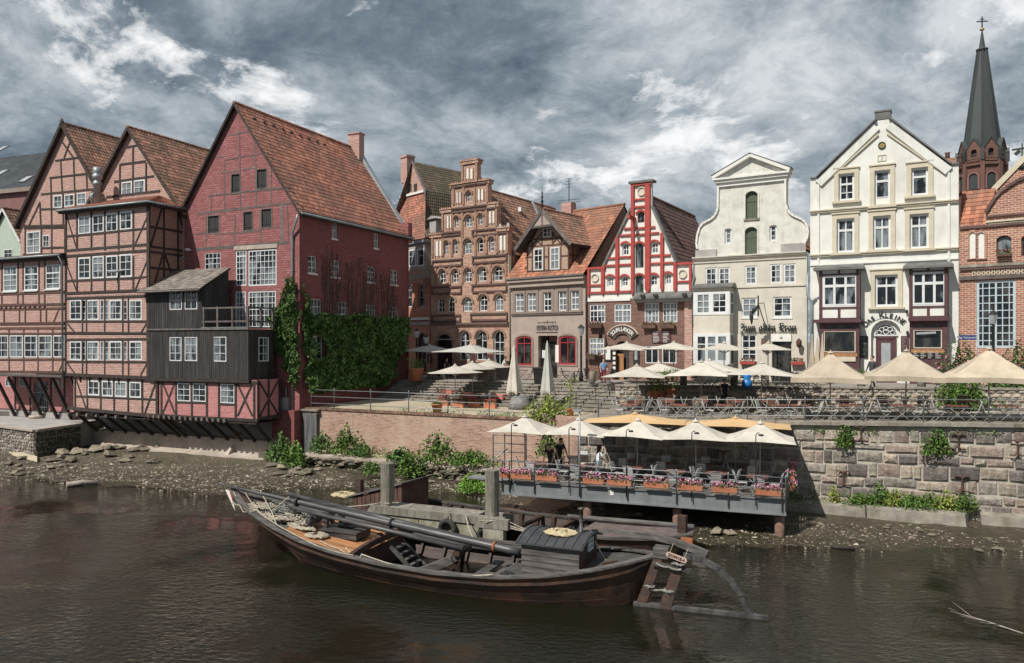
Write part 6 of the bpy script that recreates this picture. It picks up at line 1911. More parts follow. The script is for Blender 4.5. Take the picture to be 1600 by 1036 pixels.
for c in range(nc):
 a = 0
 while a < Lw:
  wd_ = RD.choice((.38,.5,.65,.8,1.0,1.25)) * RD.uniform(.9,1.1)
  cq = lambda q: 0 if q == 0 else (1 if q == nc else q / nc + .022 * math.sin(a * .35 + q * 2.1) + .012 * math.sin(a * 1.7 + q))
  z0 = zbt(a) + (ztop(a) - .16 - zbt(a)) * cq(c)
  z1 = zbt(a) + (ztop(a) - .16 - zbt(a)) * cq(c + 1)
  m_ = stone(wd_ - .05, z1 - z0 - .05 + RD.uniform(-.05,.01), RD.uniform(.04,.11))
  obj('stone', m_, RD.choices(stone_c,(4,4,2,2))[0], root, fw.M(a + .02,0, z0 + RD.uniform(0,.03)))
  a += wd_
  cnt += 1
for k in range(18):
 a0_ = k * 2.4
 obj('coping_stone', MB().hexa([(a0_ + .01,-.22, ztop(a0_) - .02),(a0_ + 2.39,-.22, ztop(a0_ + 2.4) - .02),(a0_ + 2.39,.7, ztop(a0_ + 2.4) - .02),(a0_ + .01,.7, ztop(a0_) - .02),(a0_ + .01,-.22, ztop(a0_) + .14),(a0_ + 2.39,-.22, ztop(a0_ + 2.4) + .14),(a0_ + 2.39,.7, ztop(a0_ + 2.4) + .14),(a0_ + .01,.7, ztop(a0_) + .14)]), grey_stone, root, fw.M())
for (x, y) in ((1317,747),(1503,756),(1345,678),(1497,690),(1590,700),(1130,715)):
 a, z = fw.at(x, y,-.18)
 an = MB().bar((0,0,-.3),(0,0,.3),.07,.05)
 for s_ in (-1,1):
  an.tube([(0,0,.2 * s_),(.12,0,.33 * s_),(.28,0,.30 * s_)],.035,5).tube([(0,0,.2 * s_),(-.12,0,.33 * s_),(-.28,0,.30 * s_)],.035,5)
 obj('wall_anchor', an, brown_timber, root, fw.M(a,-.18, z))
ck = MB()
obj('footing_block', ck.hexa([(9.4,-1.2,-.3),(13.4,-1.25,-.3),(13.4,-.02,-.3),(9.4,-.02,-.3),(9.4,-1.1,.55),(13.4,-1.15,.55),(13.4,-.02,.62),(9.4,-.02,.62)]), grey_stone, root, fw.M())
obj('footing_block', MB().hexa([(13.45,-1.3,-.3),(17.3,-1.35,-.3),(17.6,-.02,-.3),(13.45,-.02,-.3),(13.45,-1.2,.58),(17.2,-1.2,.55),(17.5,-.02,.66),(13.45,-.02,.64)]), grey_stone, root, fw.M())
obj('footing_block', MB().hexa([(17.9,-.7,-.3),(25,-.9,-.3),(25,-.02,-.3),(17.9,-.02,-.3),(17.9,-.6,.5),(25,-.8,.55),(25,-.02,.6),(17.9,-.02,.6)]), grey_stone, root, fw.M())
# low block wall between terrace and street
fk = Fr(6.3, bline(6.3),1,-.475)
root = thing('low_block_wall', 'low wall of grey setts between the cafe terrace and the street', 'wall', fk.M(12,0,4.3))
zk0 = lambda a: zter(fk.w(a,0,0).x)
zk1 = lambda a: zpl(fk.w(a,0,0).x) + .05
obj('wall_core', MB().hexa([(0,0,3.5),(42,0,3.5),(42,.3,3.5),(0,.3,3.5),(0,0, zk1(0)),(42,0, zk1(42)),(42,.3, zk1(42)),(0,.3, zk1(0))]), mortar_m, root, fk.M())
small = [stone(.40,.21,.07).mesh('stone', stone_c[0]) for _ in range(5)] + [stone(.40,.21,.07).mesh('stone', stone_c[1]) for _ in range(3)]
for c in range(5):
 a = (c % 2) * .22
 while a < 24:
  z0 = zk0(a) + (zk1(a) - zk0(a)) * c / 5
  if cnt < 9999:
   o = bpy.data.objects.new('stone', RD.choice(small))
   col.objects.link(o)
   place(o, fk.M(a,0, z0), root)
  a += .44
cp_ = MB()
for k in range(48):
 cp_.box(k * .9, k * .9 + .88,-.12,.4, zk1(k * .9) - .01, zk1(k * .9) + .09, RD.random())
obj('coping_stones', cp_, grey_stone, root, fk.M(), 'stuff')
# brick river wall
fl_ = Fr(-13.65,50.4,1,-.497)
Ll = 18.05
root = thing('brick_river_wall', 'patched pink brick river wall with brick on edge coping', 'wall', fl_.M(8,0,1))
zt_l = 3.45
obj('wall', MB().box(0, Ll,0,.45,-.3, zt_l), brick_quay, root, fl_.M())
fl2 = Fr(2.4,42.42,1.1,-2.6)
obj('wall', MB().box(0.01,2.8,0.0,.4,-.3, zt_l + .35), brick_quay, root, fl2.M())
cpb = MB()
for k in range(int(Ll / .13)):
 cpb.box(k * .13 + .004, k * .13 + .122,-.07,.5, zt_l, zt_l + .11 + RD.uniform(-.012,.012), RD.random())
obj('coping_bricks', cpb, brown_timber if False else mat('coping_brick',(0.19,0.10,0.075),(0.30,0.17,0.13),5,.95, rnd=.4, dirt=(.13,.12,.06), dscale=.8), root, fl_.M(), 'stuff')
obj('dark_pier', MB().box(.1,1.25,-.25,.0,.3, zt_l - .1), mat('tarred_boards',(0.06,0.062,0.065),(0.16,0.16,0.16),2,.8, stretch=(5,5,.5)), root, fl_.M())
obj('pier_top', MB().box(.0,1.4,-.35,.3, zt_l - .09, zt_l + .02).tube([(.2,-.1, zt_l - .5),(1.3,-.2, zt_l - .25)],.09,7), grey_stone, root, fl_.M())
# low rubble wall in front of it, with planted bed
fr_ = fr2(478,48.0,775,42.3)
root = thing('low_rubble_wall', 'low rubble bank wall with a sandy top below the brick river wall', 'wall', fr_.M(6,0,.2))
obj('wall_core', MB().hexa([(-.3,0,-.4),(fr_.L + 1,0,-.4),(fr_.L + 1,3.5,-.4),(-.3,3.5,-.4),(-.3,.1,.80),(fr_.L + 1,.1,.72),(fr_.L + 1,3.5,.95),(-.3,3.5,.95)]), sandy, root, fr_.M())
obj('wall_top', MB().hexa([(-.3,-.12,.72),(fr_.L + 1,-.12,.64),(fr_.L + 1,.5,.64),(-.3,.5,.72),(-.3,-.12,.86),(fr_.L + 1,-.12,.78),(fr_.L + 1,.5,.78),(-.3,.5,.86)]), concrete, root, fr_.M())
rb = MB()
def rock_into(mb, c, s, flat=.6, r=None, rg=RD):
 n = len(mb.v)
 sx, sy, sz = s * rg.uniform(.7,1.4), s * rg.uniform(.6,1.1), s * flat * rg.uniform(.6,1.1)
 rot = rg.uniform(0, PI)
 ca, sa = math.cos(rot), math.sin(rot)
 for (x, y, z) in ((1,0,0),(.5,.87,0),(-.5,.87,0),(-1,0,0),(-.5,-.87,0),(.5,-.87,0),(.45,.3,.8),(-.5,.35,.75),(0,-.5,.85),(0,0,-.7)):
  x, y, z = (x + rg.uniform(-.22,.22)) * sx,(y + rg.uniform(-.22,.22)) * sy,(z + rg.uniform(-.18,.18)) * sz
  mb.v.append((c[0] + x * ca - y * sa, c[1] + x * sa + y * ca, c[2] + z))
 rr = rg.random() if r is None else r
 for f in ((0,1,6),(1,2,7),(1,7,6),(2,3,7),(3,4,7),(4,8,7),(4,5,8),(5,0,8),(0,6,8),(6,7,8),(1,0,9),(2,1,9),(3,2,9),(4,3,9),(5,4,9),(0,5,9)):
  mb.face(tuple(n + k for k in f), rr)
for k in range(420):
 rock_into(rb,(RD.uniform(-.2, fr_.L + .8), RD.uniform(-.35,.0), RD.uniform(-.05,.72)), RD.uniform(.10,.26))
rock_m = mat('river_rock',(0.12,0.10,0.072),(0.28,0.24,0.185),3,.95,.02,12, rnd=.5, orand=.25, dirt=(.12,.11,.06), dscale=1.2)
obj('rubble', rb, rock_m, root, fr_.M(), 'stuff')
# ------------------------------------------------------------- river bed and bank
SH = [(-90,54),(-60,50),(-29.8,44.9),(-24,43.6),(-19,41.9),(-14,40.4),(-10,42.0),(-7,42.6),(-3,41.0),(0,37.5),(4,33.8),(7.5,31.0),(12,30.2),(20,29.6),(60,27)]
SX = [p[0] for p in SH]
SY = [p[1] for p in SH]
def ysh(X): return float(np.interp(X, SX, SY))
def zbed(X, Y):
 d = Y - ysh(X)
 n1 = noise.noise(V((X * .35, Y * .35,3.1))) * .10 + noise.noise(V((X * 1.3, Y * 1.3,7.7))) * .045
 if d > 0:
  z = .035 + min(.034 * d,.30)
  return z + n1 * (.9 if d > 1 else .6)
 shal = .035 if -12 < X < 3 else .05
 return max(-.75,.035 + shal * d + n1 * .6 - (max(0,-d - 4) * .10))
gx = np.concatenate([np.arange(-80,-36,1.0), np.arange(-36,26,.26), np.arange(26,60,1.5)])
gy = np.concatenate([np.arange(-30,22,2.0), np.arange(22,56,.26), np.arange(56,62,1.0)])
vv, ff_ = [], []
for y in gy:
 for x in gx:
  vv.append((x, y, zbed(x, y)))
nx = len(gx)
for j in range(len(gy) - 1):
 for i in range(nx - 1):
  ff_.append((j * nx + i, j * nx + i + 1,(j + 1) * nx + i + 1,(j + 1) * nx + i))
me = bpy.data.meshes.new('riverbed')
me.from_pydata(vv, [], ff_)
mud = bpy.data.materials.new('wet_gravel_mud')
mud.use_nodes = True
t = NT(mud.node_tree)
for n in list(mud.node_tree.nodes):
 mud.node_tree.nodes.remove(n)
tcn = t.n('ShaderNodeTexCoord').outputs['Object']
zc_ = t.n('ShaderNodeSeparateXYZ', ins={0: tcn}).outputs[2]
vor = t.n('ShaderNodeTexVoronoi', ins={'Vector': tcn, 'Scale': 7.0})
spk = t.ramp(vor.outputs[1], [(.0,(0.05,0.038,0.025)),(.5,(0.11,0.085,0.06)),(.85,(0.22,0.18,0.135)),(1,(0.42,0.37,0.30))])
silt = t.ramp(t.noise(tcn,1.2,6,.65), [(.35,(0.050,0.042,0.026)),(.6,(0.100,0.083,0.053))])
dry = t.ramp(t.noise(tcn,.35,5,.6), [(.4,.25),(.62,.75)])
cs = t.mix(dry, silt, spk)
alg = t.ramp(t.noise(tcn,.6,5,.6), [(.50,0.0),(.64,.6)])
cs = t.mix(alg, cs,(0.075,0.078,0.03))
wet = t.ramp(zc_, [(.02,.55),(.30,1.0)])
cs = t.mix(1.0, cs, wet, 'MULTIPLY')
rg_ = t.ramp(zc_, [(.0,.25),(.22,.85)])
hh = t.math('ADD', t.math('MULTIPLY', vor.outputs[0],-1.0), t.noise(tcn,14,4,.6))
bn = t.n('ShaderNodeBump', ins={'Strength': 1.0, 'Distance': 0.05, 'Height': hh}).outputs[0]
b = t.n('ShaderNodeBsdfPrincipled', ins={'Base Color': cs, 'Roughness': rg_, 'Normal': bn})
t.n('ShaderNodeOutputMaterial', ins={0: b.outputs[0]})
me.materials.append(mud)
me.polygons.foreach_set('use_smooth', [True] * len(me.polygons))
o = bpy.data.objects.new('riverbed', me)
col.objects.link(o)
o['kind'] = 'structure'
# pebbles: small ones as one mass
pm = mat('pale_pebbles',(0.12,0.095,0.07),(0.36,0.32,0.25),1.5,.85, rnd=.5, lo=.4, hi=.6)
pb = MB()
rg2 = random.Random(5)
for k in range(11000):
 if k < 9000:
  X = rg2.uniform(-42,4)
  d = rg2.triangular(-2.5,8.5,.5)
 else:
  X = rg2.uniform(2,24)
  d = rg2.triangular(-3,5,.8)
 Y = ysh(X) + d
 if Y > lline(X) - 3.2 and X > -14:
  continue
 if noise.noise(V((X * .3, Y * .3,1.0))) < -.28:
  continue
 s = rg2.uniform(.02,.07) * (1.9 if rg2.random() < .08 else 1) * (0.8 if X > 2 else 1)
 z = zbed(X, Y)
 if z < -.10:
  continue
 rock_into(pb,(X, Y, z + s * .12), s,.55, None, rg2)
obj('pebbles', pb, pm, None, Matrix.Identity(4), 'stuff')
# larger rocks, each a thing
rocks = [MB() for _ in range(6)]
for k, m_ in enumerate(rocks):
 rock_into(m_,(0,0,0),1.0,.55)
rocks = [m_.mesh('rock', rock_m) for m_ in rocks]
def rocks_at(lst, label, group, f=1.0):
 for (x, y, z, s) in lst:
  P_ = onz(x, y, z)
  o = bpy.data.objects.new('rock', RD.choice(rocks))
  col.objects.link(o)
  place(o, Matrix.Translation((P_.x, P_.y, zbed(P_.x, P_.y) + s * .22)) @ Matrix.Rotation(RD.uniform(0,6),4, 'Z') @ Matrix.Scale(s * f,4))
  tag(o, label, 'rock', group)
g_ = random.Random(9)
rocks_at([(g_.uniform(78,245),0,.3, g_.uniform(.3,.75)) for _ in range(0)], '', '')
rocks_at([(66 + k * 7.2 + g_.uniform(-4,4),712 - max(0,5 - k) * .5 + g_.uniform(-10,9),.3, g_.uniform(.32,.75)) for k in range(26)], 'dark boulder in the row lying against the concrete footing', 'boulders below the timber framed houses')
rocks_at([(g_.uniform(5,120), g_.uniform(715,738),.25, g_.uniform(.2,.45)) for _ in range(16)], 'flat stone on the bank in front of the stone quay', 'stones in front of the quay')
rocks_at([(g_.uniform(425,500), g_.uniform(726,745),.25, g_.uniform(.3,.6)) for _ in range(12)], 'mossy block fallen at the foot of the red warehouse corner', 'fallen blocks by the warehouse')
rocks_at([(g_.uniform(600,745), g_.uniform(738,752),.2, g_.uniform(.15,.35)) for _ in range(12)], 'stone tumbled below the low rubble bank wall', 'stones below the rubble wall')
rocks_at([(g_.uniform(930,1000), g_.uniform(799,815),.15, g_.uniform(.15,.32)) for _ in range(10)], 'pale stone on the mud under the cafe deck', 'stones under the deck')
rocks_at([(1120,832,.12,.42),(1140,834,.12,.3)], 'large pale stone on the gravel bar behind the rudder', 'pale stones behind the rudder')
rocks_at([(g_.uniform(1290,1590), g_.uniform(815,858),.08, g_.uniform(.08,.2)) for _ in range(22)], 'small pale stone in the shallows below the stone river wall', 'stones in the shallows on the right')
lg = obj('driftwood_log', MB().tube([onz(104,758,.12), onz(128,754,.16), onz(153,754,.12)], [.13,.16,.11],8), mat('bleached_wood',(0.24,0.20,0.165),(0.38,0.34,0.29),3,.9,.02,14), None, Matrix.Identity(4))
tag(lg, 'bleached driftwood log lying at the water edge on the left', 'log')
lg = obj('driftwood_plank', MB().tube([onz(1296,854,.03), onz(1336,857,.05)], [.07,.06],6), timber, None, Matrix.Identity(4))
tag(lg, 'dark driftwood stick in the shallows right of the cafe deck', 'log')
br = MB()
g0 = onz(1599,990,0.02)
p0 = onz(1485,955,.10)
br.tube([tuple(g0), tuple(onz(1545,972,.06)), tuple(p0)], [.02,.02,.008],5)
for (x0, y0, x1, y1) in ((1545,972,1500,962),(1520,965,1488,940),(1560,976,1530,972),(1500,958,1482,950)):
 br.tube([tuple(onz(x0, y0,.08)), tuple(onz(x1, y1,.25))], [.012,.004],4)
o = obj('bare_twig', br, MATS['bleached_wood'], None, Matrix.Identity(4))
tag(o, 'bare pale twig drifting on the water at the lower right', 'twig')
# water
wm = bpy.data.materials.new('river_water')
wm.use_nodes = True
t = NT(wm.node_tree)
for n in list(wm.node_tree.nodes):
 wm.node_tree.nodes.remove(n)
tcn = t.n('ShaderNodeTexCoord').outputs['Object']
mp = t.n('ShaderNodeMapping', ins={0: tcn,2: (0,0, rad(20)),3: (1.0,1.7,1)}).outputs[0]
h1 = t.noise(mp,3.2,3,.6,.3)
h2 = t.noise(mp,.45,2,.5)
amp = t.ramp(t.noise(tcn,.16,3,.5), [(.42,.10),(.56,1.0)])
hh = t.math('ADD', t.math('MULTIPLY', t.math('MULTIPLY', h1, amp),.075), t.math('MULTIPLY', h2,.035))
bn = t.n('ShaderNodeBump', ins={'Strength': 1.0, 'Distance': 1.0, 'Height': hh}).outputs[0]
fr_n = t.n('ShaderNodeFresnel', ins={'IOR': 1.5, 'Normal': bn}).outputs[0]
gl = t.n('ShaderNodeBsdfGlossy', ins={'Color': (0.95,0.95,0.95,1), 'Roughness': .03, 'Normal': bn}).outputs[0]
tr = t.n('ShaderNodeBsdfTransparent', ins={'Color': (0.38,0.35,0.22,1)}).outputs[0]
mk_ = t.n('ShaderNodeBsdfDiffuse', ins={'Color': (0.020,0.019,0.010,1)}).outputs[0]
body_ = t.n('ShaderNodeMixShader', ins={0: .55,1: tr,2: mk_}).outputs[0]
sh = t.n('ShaderNodeMixShader', ins={0: fr_n,1: body_,2: gl}).outputs[0]
t.n('ShaderNodeOutputMaterial', ins={0: sh})
obj('water', MB().quad((-90,-30,0),(60,-30,0),(60,58,0),(-90,58,0)), wm, None, Matrix.Identity(4), 'structure')
# ------------------------------------------------------------- stone quay at the left, concrete footing of the houses
C0 = onz(55,671,2.07)
C1 = onz(-40,659,2.07)
C2 = onz(124,661,2.07)
root = thing('stone_quay', 'small stone quay with flat top and dark mossy right face', 'quay', TR(C0.x - 2, C0.y + 2,.3))
body = MB().slabz([(C0.x, C0.y),(C2.x, C2.y),(C2.x, C2.y + 7),(C1.x - 2, C1.y + 8),(C1.x, C1.y)],-.3,2.05)
obj('quay_top', body, plaster_grey, root, Matrix.Identity(4))
def field_stones(fr, L, z0, z1, m, n, smin=.16, smax=.34, nm='field_stones'):
 mb = MB()
 z = z0
 while z < z1:
  a = RD.uniform(0,.2)
  hh_ = RD.uniform(smin, smax)
  while a < L:
   ww = RD.uniform(smin, smax) * 1.3
   if z + hh_ * .5 < z1:
    k = len(mb.v)
    rr = RD.random()
    cx__, cz__ = a + ww / 2, z + hh_ / 2 + RD.uniform(-.04,.04)
    m6 = 7
    for q in range(m6):
     th_ = 2 * PI * q / m6 + RD.uniform(-.2,.2)
     mb.v.append((min(max(cx__ + ww * .52 * math.cos(th_),0), L),0, min(cz__ + hh_ * .52 * math.sin(th_), z1)))
    for q in range(m6):
     v_ = mb.v[k + q]
     mb.v.append((cx__ + (v_[0] - cx__) * .72,-.08 - RD.random() * .04, cz__ + (v_[2] - cz__) * .72))
    mb.face(tuple(k + m6 + q for q in range(m6)), rr)
    for q in range(m6):
     q2 = (q + 1) % m6
     mb.face((k + q, k + q2, k + m6 + q2, k + m6 + q), rr)
   a += ww * 1.02
  z += hh_ * .95
 return obj(nm, mb, m, root, fr.M(), 'stuff')
q1 = Fr(C1.x, C1.y, C0.x - C1.x, C0.y - C1.y)
q2_ = Fr(C0.x, C0.y, C2.x - C0.x, C2.y - C0.y)
field_stones(q1, math.hypot(C0.x - C1.x, C0.y - C1.y),-.05,1.95, mat('field_stone',(0.20,0.17,0.14),(0.34,0.30,0.26),3,.95, rnd=.5),1)
field_stones(q2_, math.hypot(C0.x - C2.x, C0.y - C2.y),-.05,1.95, mat('mossy_field_stone',(0.055,0.06,0.03),(0.12,0.115,0.085),1.2,.95, rnd=.4),1)
obj('quay_edge', MB().bar((C1.x, C1.y - .02,2.0),(C0.x + .02, C0.y - .02,2.0),.4,.13).bar((C0.x, C0.y,2.003),(C2.x, C2.y,2.003),.3,.13), concrete, root, Matrix.Identity(4))
obj('sand_strip', MB().hexa([tuple(onz(-5,705,.12)), tuple(onz(58,722,.12)), tuple(onz(58,713,.3)), tuple(onz(-5,696,.3))] + [tuple(onz(-5,705,.2)), tuple(onz(58,722,.2)), tuple(onz(58,713,.45)), tuple(onz(-5,696,.45))]), sandy, None, Matrix.Identity(4), 'structure')
root = thing('concrete_footing', 'long pale concrete footing under the overhanging timber framed houses', 'wall', fb_.M(0,1.7,.2))
La, Lb = fb_.at(126,690,1.7)[0], fb_.at(425,700,1.7)[0]
obj('footing_wall', MB().hexa([(La,1.7,-.3),(Lb,1.7,-.3),(Lb,2.6,-.3),(La,2.6,-.3),(La,1.75,1.42),(Lb,1.75,1.42),(Lb,2.6,1.42),(La,2.6,1.42)]), concrete, root, fb_.M())
obj('apron', MB().hexa([(La + .2,.9,-.3),(Lb,.8,-.3),(Lb,1.69,-.3),(La,1.69,-.3),(La + .2,1.0,.38),(Lb,.9,.42),(Lb,1.69,.56),(La,1.69,.5)]), concrete, root, fb_.M())
obj('back_wall', MB().box(La, Lb + .5,2.61,2.8,.5,4.2), plaster_grey, root, fb_.M())
obj('buttress', MB().hexa([(0,.95,.3),(.35,.95,.3),(.35,1.7,.3),(0,1.7,.3),(.1,1.55,.95),(.3,1.55,.95),(.3,1.7,.95),(.1,1.7,.95)]), concrete, root, fb_.M(fb_.at(352,705,1.2)[0]))
obj('mossy_block', MB().box(-.2,1.7,1.0,2.4,-.1,.75), mossy_stone, root, fb_.M(Lb - .3))
# =================================================================== BOATS AND JETTY
boat_dark = mat('tarred_hull',(0.018,0.013,0.011),(0.060,0.034,0.025),1.6,.6,.015,14, stretch=(.5,3,3), orand=.3, dirt=(0.13,0.06,0.033), dscale=.7)
boat_grey = mat('weathered_grey_planks',(0.045,0.040,0.037),(0.135,0.125,0.118),2,.8,.008,20, stretch=(.6,5,5), orand=.3)
boat_in = mat('inner_hull',(0.075,0.07,0.068),(0.16,0.155,0.15),1.5,.85,.01,12)
deck_or = mat('varnished_pine',(0.34,0.15,0.060),(0.52,0.26,0.12),2.5,.6,.004,20, stretch=(.5,6,1), orand=.28)
spar_m = mat('black_spar',(0.03,0.03,0.032),(0.10,0.095,0.095),3,.42,.003,20, stretch=(.4,4,4))
rope_m = mat('pale_rope',(0.30,0.26,0.20),(0.46,0.42,0.34),6,.95, orand=.1)
rope_y = mat('straw_rope',(0.42,0.34,0.20),(0.55,0.46,0.30),6,.95)
rope_g = mat('grey_net',(0.16,0.155,0.14),(0.30,0.29,0.26),6,.95)
rust_m = mat('rusty_iron',(0.24,0.07,0.025),(0.36,0.13,0.05),3,.8)
bo = Fr(-10.75,29.6,.919,-.3943)
BA = [0,.6,1.5,3,4.5,6,8,10,12,13.5,14.6,15.5,16.1,16.45]
BZ = [2.12,1.92,1.65,1.30,1.04,.87,.74,.70,.77,.93,1.10,1.27,1.38,1.45]
BW = [.03,.40,.85,1.32,1.66,1.90,2.05,2.10,1.98,1.76,1.42,.92,.42,.05]
WW_ = [.02,.03,.03,.10,.55,.95,1.42,1.62,1.62,1.30,.92,.42,.14,.03]
def bz(a): return float(np.interp(a, BA, BZ))
def bw(a): return float(np.interp(a, BA, BW))
def hullpt(a, k, n, side, off=0.0, A_=BA, Z_=BZ, W_=BW, WB_=WW_, kl=3.4, Lh=16.45):
 """k 0 (gunwale) .. n (keel)"""
 zs, ws, wb = float(np.interp(a, A_, Z_)), float(np.interp(a, A_, W_)), float(np.interp(a, A_, WB_))
 zb = max(-.40,2.0 - 2.0 * a / kl)
 if a > Lh - .8:
  zb = -.40 + 1.65 * (a - Lh + .8) / .8
 zb = min(zb, zs - .12)
 q = k / n
 z = zs + (zb - zs) * q
 w_ = wb * .8 + (ws - wb * .8) * (1 - q) ** .62
 return (a, side * (w_ + off), z)
root = thing('wooden_sailing_barge', 'long black wooden sailing barge moored in front with orange foredeck and lowered spar', 'boat', bo.M(8,0,0))
BT = root
st = [a_ * .01 for a_ in range(0,1646,45)] + [16.45]
NSK = 5
for side in (-1,1):
 for k in range(NSK):
  mb = MB()
  n = len(st)
  for a in st:
   p0, p1 = hullpt(a, k, NSK, side,.045), hullpt(a, k + 1, NSK, side,.0)
   q0, q1 = hullpt(a, k, NSK, side,-.02), hullpt(a, k + 1, NSK, side,-.06)
   mb.v += [(p0[0], p0[1], p0[2]),(p1[0], p1[1], p1[2] - .03),(q1[0], q1[1], q1[2] - .03), q0]
  for i in range(n - 1):
   for e in range(4):
    e2 = (e + 1) % 4
    mb.face((i * 4 + e, i * 4 + e2,(i + 1) * 4 + e2,(i + 1) * 4 + e), sm=False)
  obj('hull_plank', mb, boat_dark, root, bo.M())
 # gunwale and rubbing strake
 g = MB()
 pts = [hullpt(a,0, NSK, side,-.03) for a in st]
 for i in range(len(pts) - 1):
  p, q = V(pts[i]) + V((0,0,.03)), V(pts[i + 1]) + V((0,0,.03))
  g.bar(p, q + (q - p) * .03,.24,.06)
 obj('gunwale', g, boat_grey, root, bo.M())
 g = MB()
 for i in range(len(st) - 1):
  p, q = V(hullpt(st[i],.75, NSK, side,.06)), V(hullpt(st[i + 1],.75, NSK, side,.06))
  g.bar(p, q + (q - p) * .02,.07,.08)
 obj('rubbing_strake', g, boat_dark, root, bo.M())
obj('stem_post', MB().bar((-.05,0,2.2),(3.3,0,.0),.14,.22), boat_dark, root, bo.M())
obj('stern_post', MB().bar((16.5,0,1.5),(15.75,0,-.4),.16,.25), boat_dark, root, bo.M())
# hold floor and lining
fl = MB()
a_s = [5 + .5 * k for k in range(17)]
for i in range(len(a_s) - 1):
 a0_, a1_ = a_s[i], a_s[i + 1]
 w0, w1 = bw(a0_) * .72, bw(a1_) * .72
 fl.quad((a0_,-w0,-.12),(a1_,-w1,-.12),(a1_, w1,-.12),(a0_, w0,-.12))
obj('hold_floor', fl, boat_in, root, bo.M())
for a in (7.4,8.3,9.2,10.1,11.0,11.8):
 for side in (-1,1):
  p = [V(hullpt(a, k, NSK, side,-.10)) for k in (0,1,2,3)]
  g = MB()
  for i in range(3):
   g.bar(p[i], p[i + 1] + (p[i + 1] - p[i]) * .05,.12,.10, up=(1,0,0))
  obj('hull_frame', g, boat_dark, root, bo.M())
# side decks
for side in (-1,1):
 sd_ = MB()
 aa = [6.8 + .4 * k for k in range(14)]
 for i in range(len(aa) - 1):
  a0_, a1_ = aa[i], aa[i + 1]
  sd_.quad((a0_, side * (bw(a0_) - .05), bz(a0_) - .02),(a1_, side * (bw(a1_) - .05), bz(a1_) - .02),(a1_, side * (bw(a1_) - .42), bz(a1_) - .03),(a0_, side * (bw(a0_) - .42), bz(a0_) - .03))
  sd_.quad((a0_, side * (bw(a0_) - .42), bz(a0_) - .03),(a1_, side * (bw(a1_) - .42), bz(a1_) - .03),(a1_, side * (bw(a1_) - .42), bz(a1_) - .2),(a0_, side * (bw(a0_) - .42), bz(a0_) - .2))
 obj('side_deck', sd_, boat_grey, root, bo.M())
# foredeck: dark forward part, orange planks aft
fd_ = MB()
aa = [.5,1,1.5,2,2.6,3.2,3.6]
for i in range(len(aa) - 1):
 a0_, a1_ = aa[i], aa[i + 1]
 fd_.quad((a0_,-bw(a0_) + .08, bz(a0_) - .10),(a1_,-bw(a1_) + .08, bz(a1_) - .12),(a1_, bw(a1_) - .08, bz(a1_) - .12),(a0_, bw(a0_) - .08, bz(a0_) - .10))
obj('foredeck', fd_, boat_grey, root, bo.M())
npk = 19
for k in range(npk):
 b0 = -1.9 + 3.8 * k / npk
 b1 = b0 + 3.8 / npk - .018
 lim = lambda b: float(np.interp(abs(b) + .18, BW[:7], BA[:7]))
 a0_ = max(3.35, lim(b0), lim(b1))
 if a0_ > 6.3:
  continue
 g = MB()
 aq = [a0_ + (6.75 - a0_) * j / 4 for j in range(5)]
 for i in range(4):
  A0, A1 = aq[i], aq[i + 1]
  zc0, zc1 = bz(A0) - .06, bz(A1) - .06
  cam_ = .06 * (1 - (b0 / 2) ** 2)
  g.hexa([(A0, b0, zc0 - .05 + cam_),(A1, b0, zc1 - .05 + cam_),(A1, b1, zc1 - .05 + cam_),(A0, b1, zc0 - .05 + cam_),(A0, b0, zc0 + cam_),(A1, b0, zc1 + cam_),(A1, b1, zc1 + cam_),(A0, b1, zc0 + cam_)])
 obj('deck_plank', g, deck_or, root, bo.M())
# deck beam at the break, bulkhead below
g = MB()
for k in range(12):
 b0, b1 = -1.9 + 3.8 * k / 12,-1.9 + 3.8 * (k + 1) / 12
 g.bar((6.80, b0,.86 + .16 * (1 - (b0 / 1.9) ** 2)),(6.80, b1 + .01,.86 + .16 * (1 - (b1 / 1.9) ** 2)),.16,.2)
obj('deck_beam', g, boat_dark, root, bo.M())
obj('bulkhead', MB().hexa([(6.7,-.95,-.2),(6.76,-.95,-.2),(6.76,.95,-.2),(6.7,.95,-.2),(6.7,-1.75,.8),(6.76,-1.75,.8),(6.76,1.75,.8),(6.7,1.75,.8)]), brown_timber, root, bo.M())
for b_ in (-.55,.55):
 obj('beam_knee', MB().lathe([(.12,0),(.15,.1),(.1,.22)],8), boat_dark, root, bo.M(6.75, b_ + .4,.98))
# windlass and hatch on the foredeck
hp = bo.at(549,828,-.35)
hx = MB().box(-.75,.75,-.45,.45,0,.22).box(-.8,.8,-.5,.5,.22,.27)
obj('hatch', hx, spar_m, root, bo.M(5.25,-.05, bz(5.2) - .02))
wl_ = MB()
for (x, y) in ((4.1,-.6),(4.1,.7),(4.55,-.25),(4.7,.45)):
 wl_ = MB().box(-.07,.07,-.07,.07,0,.52).box(-.1,.1,-.1,.1,.42,.56)
 obj('bitt', wl_, spar_m, root, bo.M(x, y, bz(x) - .02))
obj('windlass_barrel', MB().tube([(4.1,-.75,0),(4.1,-.2,0),(4.1,.3,0),(4.1,.85,0)], [.09,.13,.13,.09],10), spar_m, root, bo.M(0,0, bz(4.1) + .38))
def rope(pts, r, m, root_, nm='rope', sag=.0, fr=None, n=10):
 P_ = []
 pts = [V(p) for p in pts]
 for i in range(len(pts) - 1):
  for j in range(n):
   q = j / n
   p = pts[i].lerp(pts[i + 1], q)
   p.z -= sag * 4 * q * (1 - q)
   P_.append(p)
 P_.append(pts[-1])
 return obj(nm, MB().tube(P_, r,5), m, root_,(fr or bo).M())
